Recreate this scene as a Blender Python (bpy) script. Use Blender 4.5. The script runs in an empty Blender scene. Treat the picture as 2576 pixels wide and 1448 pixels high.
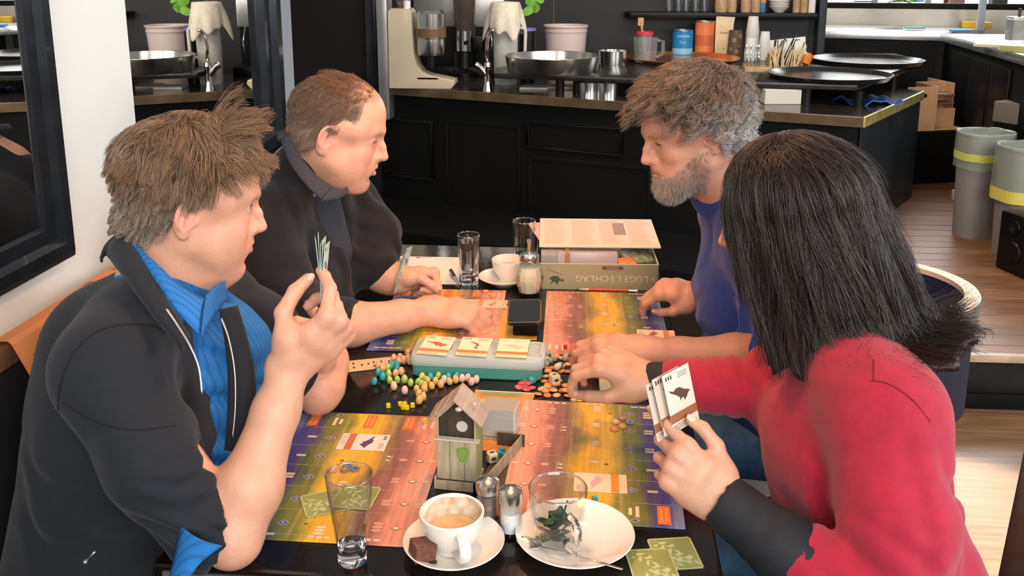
import bpy, bmesh, math, random
import numpy as np
from mathutils import Vector, Matrix, noise as mnoise

C = bpy.context.scene.collection
S = bpy.context.scene
random.seed(7)
RNG = np.random.RandomState(11)

# ------------------------------------------------------------------ camera
FPX, PCX, PCY, CAMZ, HORIZ = 2350.0, 1288.0, 440.0, 1.59, -90.0
PITCH = math.atan((PCY - HORIZ) / FPX)
YAW = math.atan(212 * math.cos(PITCH) / FPX)
FWD = Vector((-math.sin(YAW) * math.cos(PITCH), math.cos(YAW) * math.cos(PITCH), -math.sin(PITCH)))
RGT = Vector((math.cos(YAW), math.sin(YAW), 0))
UPV = RGT.cross(FWD)
CAMP = Vector((0, 0, CAMZ))
cam = bpy.data.cameras.new('camera')
cam.sensor_fit = 'HORIZONTAL'; cam.sensor_width = 36.0
cam.lens = 36.0 * FPX / 2576.0
cam.shift_y = -(724.0 - PCY) / 2576.0
cam.clip_start = 0.02
camo = bpy.data.objects.new('camera', cam); C.objects.link(camo)
camo.matrix_world = Matrix(((RGT.x, UPV.x, -FWD.x, 0), (RGT.y, UPV.y, -FWD.y, 0), (RGT.z, UPV.z, -FWD.z, CAMZ), (0, 0, 0, 1)))
S.camera = camo

# ------------------------------------------------------------------ exposure, world, lights
S.view_settings.view_transform = 'Standard'; S.view_settings.look = 'None'
S.view_settings.gamma = 1.0; S.view_settings.use_curve_mapping = False
S.view_settings.exposure = 0.22
wld = bpy.data.worlds.new('daylight'); S.world = wld; wld.use_nodes = True
wld.node_tree.nodes['Background'].inputs[0].default_value = (0.93, 0.96, 1.0, 1)
wld.node_tree.nodes['Background'].inputs[1].default_value = 0.26

def lamp(name, kind, loc, target, energy, color, size=1.0, size_y=None, spot=None, blend=.3):
    l = bpy.data.lights.new(name, kind); l.energy = energy; l.color = color
    if kind == 'AREA':
        l.shape = 'RECTANGLE'; l.size = size; l.size_y = size_y or size
    elif kind in ('POINT', 'SPOT'):
        l.shadow_soft_size = size
    if kind == 'SPOT':
        l.spot_size = spot; l.spot_blend = blend
    o = bpy.data.objects.new(name, l); C.objects.link(o); o.location = loc
    d = Vector(target) - Vector(loc)
    o.rotation_euler = d.to_track_quat('-Z', 'Y').to_euler()
    return o
lamp('window_light_behind', 'AREA', (0.9, -1.6, 2.3), (-.2, 1.8, .8), 125, (1.0, .97, .94), 2.6, 1.7)
lamp('window_light_right', 'AREA', (3.6, 1.2, 2.2), (-.2, 1.8, .8), 95, (.93, .96, 1.0), 2.4, 1.8)
lamp('kitchen_window_light', 'AREA', (2.6, 8.2, 2.6), (1.0, 5.0, .9), 110, (.95, .98, 1.0), 3.0, 1.2)
lamp('bar_light', 'AREA', (.3, 4.2, 2.9), (.3, 5.6, .9), 45, (1.0, .86, .68), 2.2, .5)
lamp('pendant_lamp_front', 'SPOT', (-.12, 1.55, 2.0), (-.12, 1.6, .75), 26, (1.0, .46, .17), .07, None, 1.9, .7)
lamp('pendant_lamp_back', 'SPOT', (-.05, 2.3, 2.0), (-.05, 2.25, .75), 30, (1.0, .46, .17), .07, None, 1.9, .7)
lamp('sun_patch', 'SPOT', (2.6, 1.4, 2.4), (1.22, 2.45, 0), 1500, (1, .98, .95), .03, None, .30, .3)

# ------------------------------------------------------------------ pixel -> world on a known plane
def ray(x, y): return FWD + RGT * ((x - PCX) / FPX) - UPV * ((y - PCY) / FPX)
def PZ(x, y, z): r = ray(x, y); return CAMP + r * ((z - CAMZ) / r.z)
def PY(x, y, Y): r = ray(x, y); return CAMP + r * (Y / r.y)
def PX(x, y, X): r = ray(x, y); return CAMP + r * (X / r.x)
def PD(x, y, d): return CAMP + ray(x, y) * d

# ------------------------------------------------------------------ materials
MATS = {}
def mat(name, col=(.8, .8, .8), rough=.5, metal=0.0, trans=0.0, ior=1.45, var=0.0, vscale=8.0, bump=0.0, bscale=60.0,
        attr=False, coat=0.0, emit=None, estr=0.0, sss=0.0, sheen=0.0, stretch=None, alpha=1.0, spec=.5, col2=None, detail=6):
    if name in MATS: return MATS[name]
    m = bpy.data.materials.new(name); m.use_nodes = True; MATS[name] = m
    nt = m.node_tree; N, L = nt.nodes, nt.links
    b = N['Principled BSDF']
    I = b.inputs
    I['Base Color'].default_value = (*col, 1); I['Roughness'].default_value = rough; I['Metallic'].default_value = metal
    I['IOR'].default_value = ior; I['Transmission Weight'].default_value = trans; I['Coat Weight'].default_value = coat
    I['Specular IOR Level'].default_value = spec
    I['Alpha'].default_value = alpha
    if sheen: I['Sheen Weight'].default_value = sheen; I['Sheen Roughness'].default_value = .5
    if sss:
        I['Subsurface Weight'].default_value = sss; I['Subsurface Radius'].default_value = (1.0, .35, .2); I['Subsurface Scale'].default_value = .008
    if emit: I['Emission Color'].default_value = (*emit, 1); I['Emission Strength'].default_value = estr
    src = None
    if attr:
        a = N.new('ShaderNodeAttribute'); a.attribute_name = 'col'; src = a.outputs['Color']
    tc = N.new('ShaderNodeTexCoord'); vec = tc.outputs['Object']
    if stretch:
        mp = N.new('ShaderNodeMapping'); mp.inputs['Scale'].default_value = stretch; L.new(vec, mp.inputs[0]); vec = mp.outputs[0]
    if var or col2:
        nz = N.new('ShaderNodeTexNoise'); nz.inputs['Scale'].default_value = vscale; nz.inputs['Detail'].default_value = detail; L.new(vec, nz.inputs['Vector'])
        mx = N.new('ShaderNodeMix'); mx.data_type = 'RGBA'
        rp = N.new('ShaderNodeMapRange'); rp.inputs[1].default_value = .3; rp.inputs[2].default_value = .7; L.new(nz.outputs['Fac'], rp.inputs[0])
        L.new(rp.outputs[0], mx.inputs[0])
        if col2:
            mx.inputs[6].default_value = (*col, 1); mx.inputs[7].default_value = (*col2, 1)
        elif src:
            mx.blend_type = 'MULTIPLY'; mx.inputs[7].default_value = (1 - var, 1 - var, 1 - var, 1); L.new(src, mx.inputs[6])
        else:
            mx.inputs[6].default_value = (*[c * (1 - var) for c in col], 1); mx.inputs[7].default_value = (*[min(1, c * (1 + var)) for c in col], 1)
        src = mx.outputs[2]
    if src: L.new(src, I['Base Color'])
    if bump:
        nb = N.new('ShaderNodeTexNoise'); nb.inputs['Scale'].default_value = bscale; nb.inputs['Detail'].default_value = 4; L.new(vec, nb.inputs['Vector'])
        bp = N.new('ShaderNodeBump'); bp.inputs['Strength'].default_value = 1; bp.inputs['Distance'].default_value = bump; L.new(nb.outputs['Fac'], bp.inputs['Height'])
        L.new(bp.outputs[0], I['Normal'])
    return m

# ------------------------------------------------------------------ mesh builder
class MB:
    def __init__(s): s.v = []; s.f = []; s.c = []; s.col = None
    def add(s, vs, fs):
        o = len(s.v); s.v += [tuple(v) for v in vs]; s.f += [tuple(i + o for i in f) for f in fs]
        s.c += [s.col or (1, 1, 1)] * len(vs); return s
    def box(s, c, d, rot=None, M=None):
        hx, hy, hz = d[0] / 2, d[1] / 2, d[2] / 2
        vs = [Vector((x, y, z)) for x in (-hx, hx) for y in (-hy, hy) for z in (-hz, hz)]
        R = M or (Matrix.Rotation(rot, 3, 'Z') if rot else None)
        if R: vs = [R @ v for v in vs]
        vs = [v + Vector(c) for v in vs]
        return s.add(vs, [(0, 1, 3, 2), (4, 6, 7, 5), (0, 4, 5, 1), (2, 3, 7, 6), (0, 2, 6, 4), (1, 5, 7, 3)])
    def prism(s, pts, z0, z1):
        n = len(pts); vs = [(p[0], p[1], z0) for p in pts] + [(p[0], p[1], z1) for p in pts]
        return s.add(vs, [tuple(range(n))[::-1], tuple(range(n, 2 * n))] + [(i, (i + 1) % n, n + (i + 1) % n, n + i) for i in range(n)])
    def lathe(s, prof, c=(0, 0, 0), n=32, M=None, closed=False):
        vs = []; fs = []; m = len(prof)
        for i in range(n):
            a = 2 * math.pi * i / n
            for r, z in prof:
                v = Vector((r * math.cos(a), r * math.sin(a), z))
                vs.append((M @ v if M else v) + Vector(c))
        for i in range(n):
            j = (i + 1) % n
            for k in range(m if closed else m - 1):
                k2 = (k + 1) % m
                fs.append((i * m + k, j * m + k, j * m + k2, i * m + k2))
        return s.add(vs, fs)
    def tube(s, pts, r, n=8, cap=True, flat=1.0, up=None):
        pts = [Vector(p) for p in pts]; k = len(pts)
        rs = r if isinstance(r, (list, tuple)) else [r] * k
        vs = []; fs = []; prev = None
        for i, p in enumerate(pts):
            t = (pts[min(i + 1, k - 1)] - pts[max(i - 1, 0)]).normalized()
            if prev is None:
                a = Vector(up) if up else (Vector((0, 0, 1)) if abs(t.z) < .9 else Vector((1, 0, 0)))
            else: a = prev
            a = (a - t * a.dot(t)); a = a.normalized() if a.length > 1e-6 else t.orthogonal().normalized()
            prev = a; b = t.cross(a)
            for q in range(n):
                an = 2 * math.pi * q / n
                vs.append(p + a * (math.cos(an) * rs[i] * flat) + b * (math.sin(an) * rs[i]))
        for i in range(k - 1):
            for q in range(n):
                fs.append((i * n + q, i * n + (q + 1) % n, (i + 1) * n + (q + 1) % n, (i + 1) * n + q))
        if cap: fs += [tuple(range(n))[::-1], tuple(range((k - 1) * n, k * n))]
        return s.add(vs, fs)
    def ball(s, c, r, n=16, m=10, M=None):
        r = r if isinstance(r, (tuple, list)) else (r, r, r)
        vs = [];  fs = []
        for j in range(m + 1):
            t = math.pi * j / m
            for i in range(n):
                a = 2 * math.pi * i / n
                v = Vector((r[0] * math.sin(t) * math.cos(a), r[1] * math.sin(t) * math.sin(a), r[2] * math.cos(t)))
                vs.append((M @ v if M else v) + Vector(c))
        for j in range(m):
            for i in range(n):
                fs.append((j * n + i, (j + 1) * n + i, (j + 1) * n + (i + 1) % n, j * n + (i + 1) % n))
        return s.add(vs, fs)
    def quad(s, a, b, c, d): return s.add([a, b, c, d], [(0, 1, 2, 3)])
    def mesh(s, name, smooth=False, merge=False):
        me = bpy.data.meshes.new(name); me.from_pydata(s.v, [], s.f)
        if s.col is not None:
            at = me.attributes.new('col', 'FLOAT_COLOR', 'POINT')
            at.data.foreach_set('color', np.array([(*c, 1) for c in s.c], dtype=np.float32).ravel())
        if merge or smooth:
            bm = bmesh.new(); bm.from_mesh(me)
            if merge: bmesh.ops.remove_doubles(bm, verts=bm.verts, dist=1e-5)
            bmesh.ops.recalc_face_normals(bm, faces=bm.faces); bm.to_mesh(me); bm.free()
        if smooth: me.shade_smooth() if smooth is True else me.shade_smooth(); 
        if smooth == 'auto': autosmooth(me)
        return me
    def build(s, name, m, parent=None, smooth=False, bevel=0.0, seg=2, merge=False, **kw):
        me = s.mesh(name, smooth, merge)
        return link(name, me, m, parent, bevel=bevel, seg=seg, **kw)

def autosmooth(me, ang=0.6):
    bm = bmesh.new(); bm.from_mesh(me)
    for e in bm.edges:
        e.smooth = not (len(e.link_faces) == 2 and e.calc_face_angle(0) > ang)
    bm.to_mesh(me); bm.free()

def link(name, me, m, parent=None, bevel=0.0, seg=2, label=None, cat=None, group=None, kind=None):
    if bevel:
        bm = bmesh.new(); bm.from_mesh(me)
        bmesh.ops.remove_doubles(bm, verts=bm.verts, dist=1e-6)
        bmesh.ops.recalc_face_normals(bm, faces=bm.faces)
        es = [e for e in bm.edges if len(e.link_faces) == 2 and e.calc_face_angle(0) > .5]
        bmesh.ops.bevel(bm, geom=es, offset=bevel, segments=seg, affect='EDGES', profile=.6, clamp_overlap=True)
        bm.to_mesh(me); bm.free(); me.shade_smooth(); autosmooth(me, .5)
    if isinstance(m, (list, tuple)):
        for x in m: me.materials.append(x)
    elif m: me.materials.append(m)
    o = bpy.data.objects.new(name, me); C.objects.link(o)
    if parent: o.parent = parent
    return tag(o, label, cat, group, kind)
def tag(o, label=None, cat=None, group=None, kind=None):
    if label: o['label'] = label
    if cat: o['category'] = cat
    if group: o['group'] = group
    if kind: o['kind'] = kind
    return o
def thing(name, label, cat, loc=(0, 0, 0), rz=0.0, group=None, M=None):
    o = bpy.data.objects.new(name, None); C.objects.link(o); o.empty_display_size = .05
    o.location = loc; o.rotation_euler = (0, 0, rz)
    if M is not None: o.matrix_world = M
    return tag(o, label, cat, group)
def dup(root, loc=None, rz=None, label=None, M=None, group=None):
    def cp(o, p=None):
        c = o.copy(); C.objects.link(c)
        if p is not None: c.parent = p
        for ch in o.children: cp(ch, c)
        return c
    r = cp(root)
    if loc is not None: r.location = loc
    if rz is not None: r.rotation_euler = (0, 0, rz)
    if M is not None: r.matrix_world = M
    if label: r['label'] = label
    if group: r['group'] = group
    return r
def struct(o): o['kind'] = 'structure'; return o

_tc = {}
def text_mesh(txt, size=1.0, extrude=0.0):
    k = (txt, size, extrude)
    cu = bpy.data.curves.new('t', 'FONT'); cu.body = txt; cu.size = size; cu.extrude = extrude; cu.align_x = 'CENTER'; cu.align_y = 'CENTER'; cu.resolution_u = 3
    o = bpy.data.objects.new('t', cu); C.objects.link(o)
    dg = bpy.context.evaluated_depsgraph_get(); dg.update()
    me = bpy.data.meshes.new_from_object(o.evaluated_get(dg)); me.materials.clear()
    bpy.data.objects.remove(o); bpy.data.curves.remove(cu)
    return me
def text_into(mb, txt, size, origin, ax, ay):
    """lettering laid flat: ax / ay are the unit directions of the line and of its up side"""
    me = text_mesh(txt, size)
    o = Vector(origin); ax = Vector(ax); ay = Vector(ay)
    mb.add([o + ax * v.co.x + ay * v.co.y for v in me.vertices], [tuple(p.vertices) for p in me.polygons])
    bpy.data.meshes.remove(me)
# ------------------------------------------------------------------ smooth bodies: signed distances -> one continuous skin
def A3(v): return np.array((v[0], v[1], v[2]), dtype=np.float32)
class Body:
    """a list of rounded shapes blended together and skinned as one surface"""
    def __init__(s): s.p = []; s.post = None
    def cap(s, a, b, ra, rb, k=.02, op=1):
        a = A3(a); b = A3(b)
        s.p.append(('c', (a, b, ra, rb), (a + b) / 2, float(np.linalg.norm(b - a)) / 2 + max(ra, rb), k, op)); return s
    def chain(s, pts, rs, k=.02, op=1):
        for i in range(len(pts) - 1): s.cap(pts[i], pts[i + 1], rs[i], rs[i + 1], k, op)
        return s
    def ell(s, c, r, k=.02, op=1, R=None):
        c = A3(c); r = A3(r)
        s.p.append(("e", (c, r, None if R is None else np.array(R, dtype=np.float32)), c, float(r.max()) * 1.7, k, op)); return s
    def tor(s, c, R, rad, rad2, r, k=.004, op=1):
        """elliptic ring in the local xy plane of R"""
        c = A3(c); s.p.append(('t', (c, np.array(R, dtype=np.float32), rad, rad2, r), c, max(rad, rad2) + r, k, op)); return s
    def placed(s, M, pose=None):
        """all shapes moved by the 4x4 matrix M (rotation, uniform scale, translation)"""
        M = np.array(M, dtype=np.float32); sc = float(np.linalg.norm(M[:3, 0])); Q = M[:3, :3] / sc
        T = lambda v: (M[:3, :3] @ v + M[:3, 3]).astype(np.float32)
        out = Body()
        for ty, q, c, br, k, op in s.p:
            if ty == 'c': q2 = (T(q[0]), T(q[1]), q[2] * sc, q[3] * sc)
            elif ty == 'e': q2 = (T(q[0]), q[1] * sc, Q if q[2] is None else Q @ q[2])
            else: q2 = (T(q[0]), Q @ q[1], q[2] * sc, q[3] * sc, q[4] * sc)
            out.p.append((ty, q2, T(c), br * sc, k * sc, op))
        return out
    def join(s, o): s.p += o.p; return s
def _dist(ty, q, P):
    if ty == 'c':
        a, b, ra, rb = q; ba = b - a; pa = P - a
        h = np.clip(pa @ ba / max(float(ba @ ba), 1e-12), 0, 1)
        d = pa - h[:, None] * ba
        return np.sqrt((d * d).sum(1)) - (ra + (rb - ra) * h)
    if ty == 'e':
        c, r, R = q; p = P - c
        if R is not None: p = p @ R
        k0 = np.sqrt(((p / r) ** 2).sum(1)); k1 = np.sqrt(((p / (r * r)) ** 2).sum(1)) + 1e-9
        return k0 * (k0 - 1) / k1
    c, R, a, b, r = q; p = (P - c) @ R
    an = np.arctan2(p[:, 1] / b, p[:, 0] / a)
    x = p[:, 0] - a * np.cos(an); y = p[:, 1] - b * np.sin(an)
    return np.sqrt(x * x + y * y + p[:, 2] ** 2) - r
def evalsdf(prims, P):
    d = None
    for ty, q, c, br, k, op in prims:
        e = _dist(ty, q, P)
        if d is None:
            d = e if op > 0 else np.full(len(P), 9., np.float32); continue
        if op > 0:
            h = np.maximum(k - np.abs(d - e), 0) / k; d = np.minimum(d, e) - h * h * k * .25
        else:
            e = -e; h = np.maximum(k - np.abs(d - e), 0) / k; d = np.maximum(d, e) + h * h * k * .25
    return d
def skin_mesh(body, vox, name, post=None, B=14, slack=.0):
    prims = body.p
    lo = np.min([p[2] - p[3] for p in prims if p[5] > 0], axis=0) - 3 * vox - slack
    hi = np.max([p[2] + p[3] for p in prims if p[5] > 0], axis=0) + 3 * vox + slack
    n = np.ceil((hi - lo) / vox).astype(int) + 1; nb = (n + B - 1) // B
    pc = np.array([p[2] for p in prims]); pr = np.array([p[3] for p in prims]); pk = np.array([p[4] for p in prims])
    half = B * vox / 2 * 1.7321; kmax = float(pk.max()) + .002
    g = np.arange(B + 1, dtype=np.float32) * vox
    off = np.stack(np.meshgrid(g, g, g, indexing='ij'), -1).reshape(-1, 3)
    NJ, NK = int(nb[1] * B + 2), int(nb[2] * B + 2)
    ids = []; pos = []; quads = []
    cor = [(i, j, k) for i in (0, 1) for j in (0, 1) for k in (0, 1)]
    ed = [(a, b) for a in range(8) for b in range(a + 1, 8) if sum(abs(x - y) for x, y in zip(cor[a], cor[b])) == 1]
    for bi in range(nb[0]):
        for bj in range(nb[1]):
            for bk in range(nb[2]):
                base = lo + np.array((bi, bj, bk)) * B * vox
                c = base + B * vox / 2
                near = np.linalg.norm(pc - c, axis=1) - pr < half + kmax + slack
                if not near.any(): continue
                loc = [prims[i] for i in np.nonzero(near)[0]]
                if not any(p[5] > 0 for p in loc): continue
                d0 = evalsdf(loc, c[None].astype(np.float32))[0]
                if abs(d0) > half * 1.5 + .012 + slack: continue
                P = (off + base).astype(np.float32)
                d = evalsdf(loc, P)
                if post is not None: d = post(P, d)
                if d.min() > 0 or d.max() < 0: continue
                D = d.reshape(B + 1, B + 1, B + 1)
                cs = [D[i:B + i, j:B + j, k:B + k] for i, j, k in cor]
                neg = sum((x < 0).astype(np.int8) for x in cs)
                I, J, K = np.nonzero((neg > 0) & (neg < 8))
                if len(I) == 0: continue
                val = np.stack([x[I, J, K] for x in cs], 1)
                acc = np.zeros((len(I), 3)); cnt = np.zeros(len(I))
                for a, b in ed:
                    va, vb = val[:, a], val[:, b]; m = (va < 0) != (vb < 0)
                    t = va[m] / (va[m] - vb[m])
                    ca = np.array(cor[a]); cb = np.array(cor[b])
                    acc[m] += ca + t[:, None] * (cb - ca); cnt[m] += 1
                gi, gj, gk = I + bi * B, J + bj * B, K + bk * B
                ids.append((gi.astype(np.int64) * NJ + gj) * NK + gk)
                pos.append(np.stack((gi, gj, gk), 1) * vox + lo + acc / cnt[:, None] * vox)
                for ax in range(3):
                    s0 = D[:B, :B, :B]; sh = [0, 0, 0]; sh[ax] = 1
                    s1 = D[sh[0]:B + sh[0], sh[1]:B + sh[1], sh[2]:B + sh[2]]
                    i, j, k = np.nonzero((s0 < 0) != (s1 < 0))
                    if len(i) == 0: continue
                    fl = s0[i, j, k] < 0
                    G = np.stack((i + bi * B, j + bj * B, k + bk * B), 1).astype(np.int64)
                    u, v = [(1, 2), (2, 0), (0, 1)][ax]
                    eu = np.zeros(3, np.int64); eu[u] = 1; ev = np.zeros(3, np.int64); ev[v] = 1
                    q = [G - eu - ev, G - ev, G, G - eu]
                    q = np.stack([(x[:, 0] * NJ + x[:, 1]) * NK + x[:, 2] for x in q], 1)
                    q[~fl] = q[~fl][:, ::-1]
                    quads.append(q)
    ids = np.concatenate(ids); pos = np.concatenate(pos); quads = np.concatenate(quads)
    o = np.argsort(ids); ids = ids[o]; pos = pos[o]
    qi = np.searchsorted(ids, quads); qi = np.minimum(qi, len(ids) - 1)
    ok = (ids[qi] == quads).all(1); qi = qi[ok]
    me = bpy.data.meshes.new(name)
    me.vertices.add(len(pos)); me.vertices.foreach_set('co', pos.astype(np.float32).ravel())
    me.loops.add(qi.size); me.loops.foreach_set('vertex_index', qi.astype(np.int32).ravel())
    me.polygons.add(len(qi)); me.polygons.foreach_set('loop_start', np.arange(0, qi.size, 4, dtype=np.int32))
    me.update(calc_edges=True); me.validate(); me.shade_smooth()
    return me
def mesh_co(me):
    a = np.zeros(len(me.vertices) * 3, np.float32); me.vertices.foreach_get('co', a); return a.reshape(-1, 3)
def mesh_no(me):
    a = np.zeros(len(me.vertices) * 3, np.float32); me.vertices.foreach_get('normal', a); return a.reshape(-1, 3)
def relax(me, it=1, f=.5):
    co = mesh_co(me); n = len(me.edges); e = np.zeros(n * 2, np.int32); me.edges.foreach_get('vertices', e); e = e.reshape(-1, 2)
    cnt = np.bincount(e.ravel(), minlength=len(co)).astype(np.float32)
    for _ in range(it):
        s = np.zeros_like(co)
        for ax in range(3):
            s[:, ax] = np.bincount(e[:, 0], co[e[:, 1], ax], len(co)) + np.bincount(e[:, 1], co[e[:, 0], ax], len(co))
        co = co + f * (s / cnt[:, None] - co)
    me.vertices.foreach_set('co', co.astype(np.float32).ravel()); me.update()
def paint(me, base, spots):
    """albedo of the skin or cloth itself: spots = (centre, radius, colour, strength)"""
    co = mesh_co(me); col = np.tile(np.array(base, np.float32), (len(co), 1))
    for c, r, cc, st in spots:
        r = np.array(r, np.float32)
        d = np.sqrt((((co - A3(c)) / r) ** 2).sum(1)); w = st * np.clip(1.4 - d * 1.4, 0, 1)
        w = (w * w * (3 - 2 * np.clip(w, 0, 1)) if st >= 1 else w)[:, None]
        col = col * (1 - np.clip(w, 0, 1)) + np.array(cc, np.float32) * np.clip(w, 0, 1)
    at = me.attributes.new('col', 'FLOAT_COLOR', 'POINT')
    at.data.foreach_set('color', np.concatenate((col, np.ones((len(co), 1), np.float32)), 1).astype(np.float32).ravel())
# ------------------------------------------------------------------ heads (local frame: +Y face, +Z crown, +X the right ear; origin between the ears)
def head_body(jaw=1.0, cheek=1.0, nose=1.0, nose_drop=0.0, chin=1.0, fat=0.0, brow=1.0, fore=1.0, mouth_open=0.0, beard=0.0, neck_r=.056, eye=.5):
    b = Body(); E = b.ell; c = b.cap
    E((0, -.008, .042), (.0755, .098, .086), .03)
    E((0, .030, .050), (.064, .062, .066 * fore), .03)
    E((0, -.045, -.005), (.062, .050, .055), .03)
    E((0, .036, -.022), (.054 * jaw, .052, .076), .03)
    E((0, .050, -.060), (.043 * jaw, .040, .045), .03)
    for s in (-1, 1):
        c((s * .047 * jaw, .008, -.046), (s * .020 * jaw, .072, -.088), .017 + fat * .5, .014, .03)
        c((s * .054 * jaw, .004, -.010), (s * .048 * jaw, .008, -.046), .013, .016 + fat * .4, .03)
        E((s * .041 * cheek, .062, -.018), (.022, .020, .022), .025)
        if fat: E((s * .040, .048, -.052), (.022, .03, .03), .03)
        c((s * .010, .0935, .033), (s * .040, .078, .037), .0075 * brow, .0075 * brow, .018)
        c((s * .058, .045, .03), (s * .062, .02, .03), .012, .015, .03)
    E((0, .081, -.094), (.019 * jaw, .0155 * chin, .015), .018)
    if fat: E((0, .045, -.100), (.04, .04, .02), .03)
    for s in (-1, 1): E((s * .032, .1035, .014), (.019, .0165, .0125), .014, -1)
    for s in (-1, 1): E((s * .0315, .0765, .0145), (.0150, .0133, .0112), .004)
    # nose
    nz = nose; d = nose_drop
    c((0, .0915, .022), (0, .1005 + .004 * nz, .000), .0068, .0075, .010)
    c((0, .1000 + .004 * nz, .000), (0, .1090 + .006 * nz, -.021 - d), .0075, .0092, .008)
    c((0, .092, -.02), (0, .104, -.026 - d * .8), .013, .0085, .010)
    for s in (-1, 1): E((s * .0115, .0985, -.0255 - d * .6), (.0068, .0095, .0075), .006)
    for s in (-1, 1): E((s * .0065, .1055, -.0325 - d * .8), (.0034, .0050, .0032), .003, -1)
    # mouth
    mo = mouth_open
    E((0, .083, -.052), (.030, .019, .020), .02)
    for s in (-1, 1):
        c((s * .004, .1015, -.0475), (s * .026, .0880, -.0525), .0054, .0030, .006)
        c((0, .1005, -.0610 - mo), (s * .023, .0880, -.0560 - mo * .4), .0062, .0030, .006)
    E((0, .1005, -.0765), (.020, .0055, .005), .010, -1)
    for s in (-1, 1): c((0, .106, -.0538 - mo * .4), (s * .026, .0915, -.0545 - mo * .3), .0012 + mo * .45, .0008, .003, -1)
    # eyelids: the slit
    for s in (-1, 1):
        c((s * .0225, .0915, .0118), (s * .0410, .0865, .0122), .0010 + .0045 * eye, .0010 + .0036 * eye, .0020, -1)
        c((s * .0190, .0915, .0165 + .004 * eye), (s * .0445, .0850, .0170 + .003 * eye), .0011, .0009, .0025, -1)
    if beard:
        for s in (-1, 1):
            c((s * .054, .012, -.045), (s * .020, .080, -.093), .018, .017 + beard * .4, .02)
            E((s * .035, .060, -.066), (.026, .030, .030), .02)
            c((s * .006, .1000, -.0405), (s * .028, .0880, -.050), .0050, .0050, .008)
        E((0, .082, -.094 - beard * .4), (.026, .018 + beard * .5, .018 + beard), .02)
        c((0, .106, -.0540), (.018, .096, -.0545), .0016, .0012, .003, -1); c((0, .106, -.0540), (-.018, .096, -.0545), .0016, .0012, .003, -1)
    # ears
    for s in (-1, 1):
        R = Matrix.Rotation(s * .42, 3, 'Z') @ Matrix.Rotation(-.22, 3, 'X') @ Matrix(((0, 0, s), (1, 0, 0), (0, 1, 0)))
        R = np.array(R); cc = np.array((s * .0785, -.012, -.002))
        def L(x, y, z): return cc + R @ np.array((x, y, z))
        E(L(0, .0, -.004), (.0185, .0290, .0050), .006, 1, R)
        b.tor(L(-.002, .006, .0015), R, .0165, .0245, .0036, .004)
        E(L(.004, .002, .006), (.0085, .0150, .0075), .005, -1, R)
        E(L(-.004, .014, .004), (.0085, .0080, .0040), .004, -1, R)
        E(L(.005, -.025, .000), (.0085, .0095, .0045), .006, 1, R)
        E(L(.016, -.002, .001), (.0040, .0070, .0045), .004, 1, R)
        b.cap(L(-.007, .012, .001), L(-.004, -.012, .001), .0026, .0026, .004)
    return b
def head_frame(pos, fwd, up=(0, 0, 1), scale=1.0):
    f = Vector(fwd).normalized(); u = Vector(up); u = (u - f * u.dot(f)).normalized(); r = f.cross(u)
    M = Matrix(((r.x, f.x, u.x, pos[0]), (r.y, f.y, u.y, pos[1]), (r.z, f.z, u.z, pos[2]), (0, 0, 0, 1)))
    return M @ Matrix.Scale(scale, 4)
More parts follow.
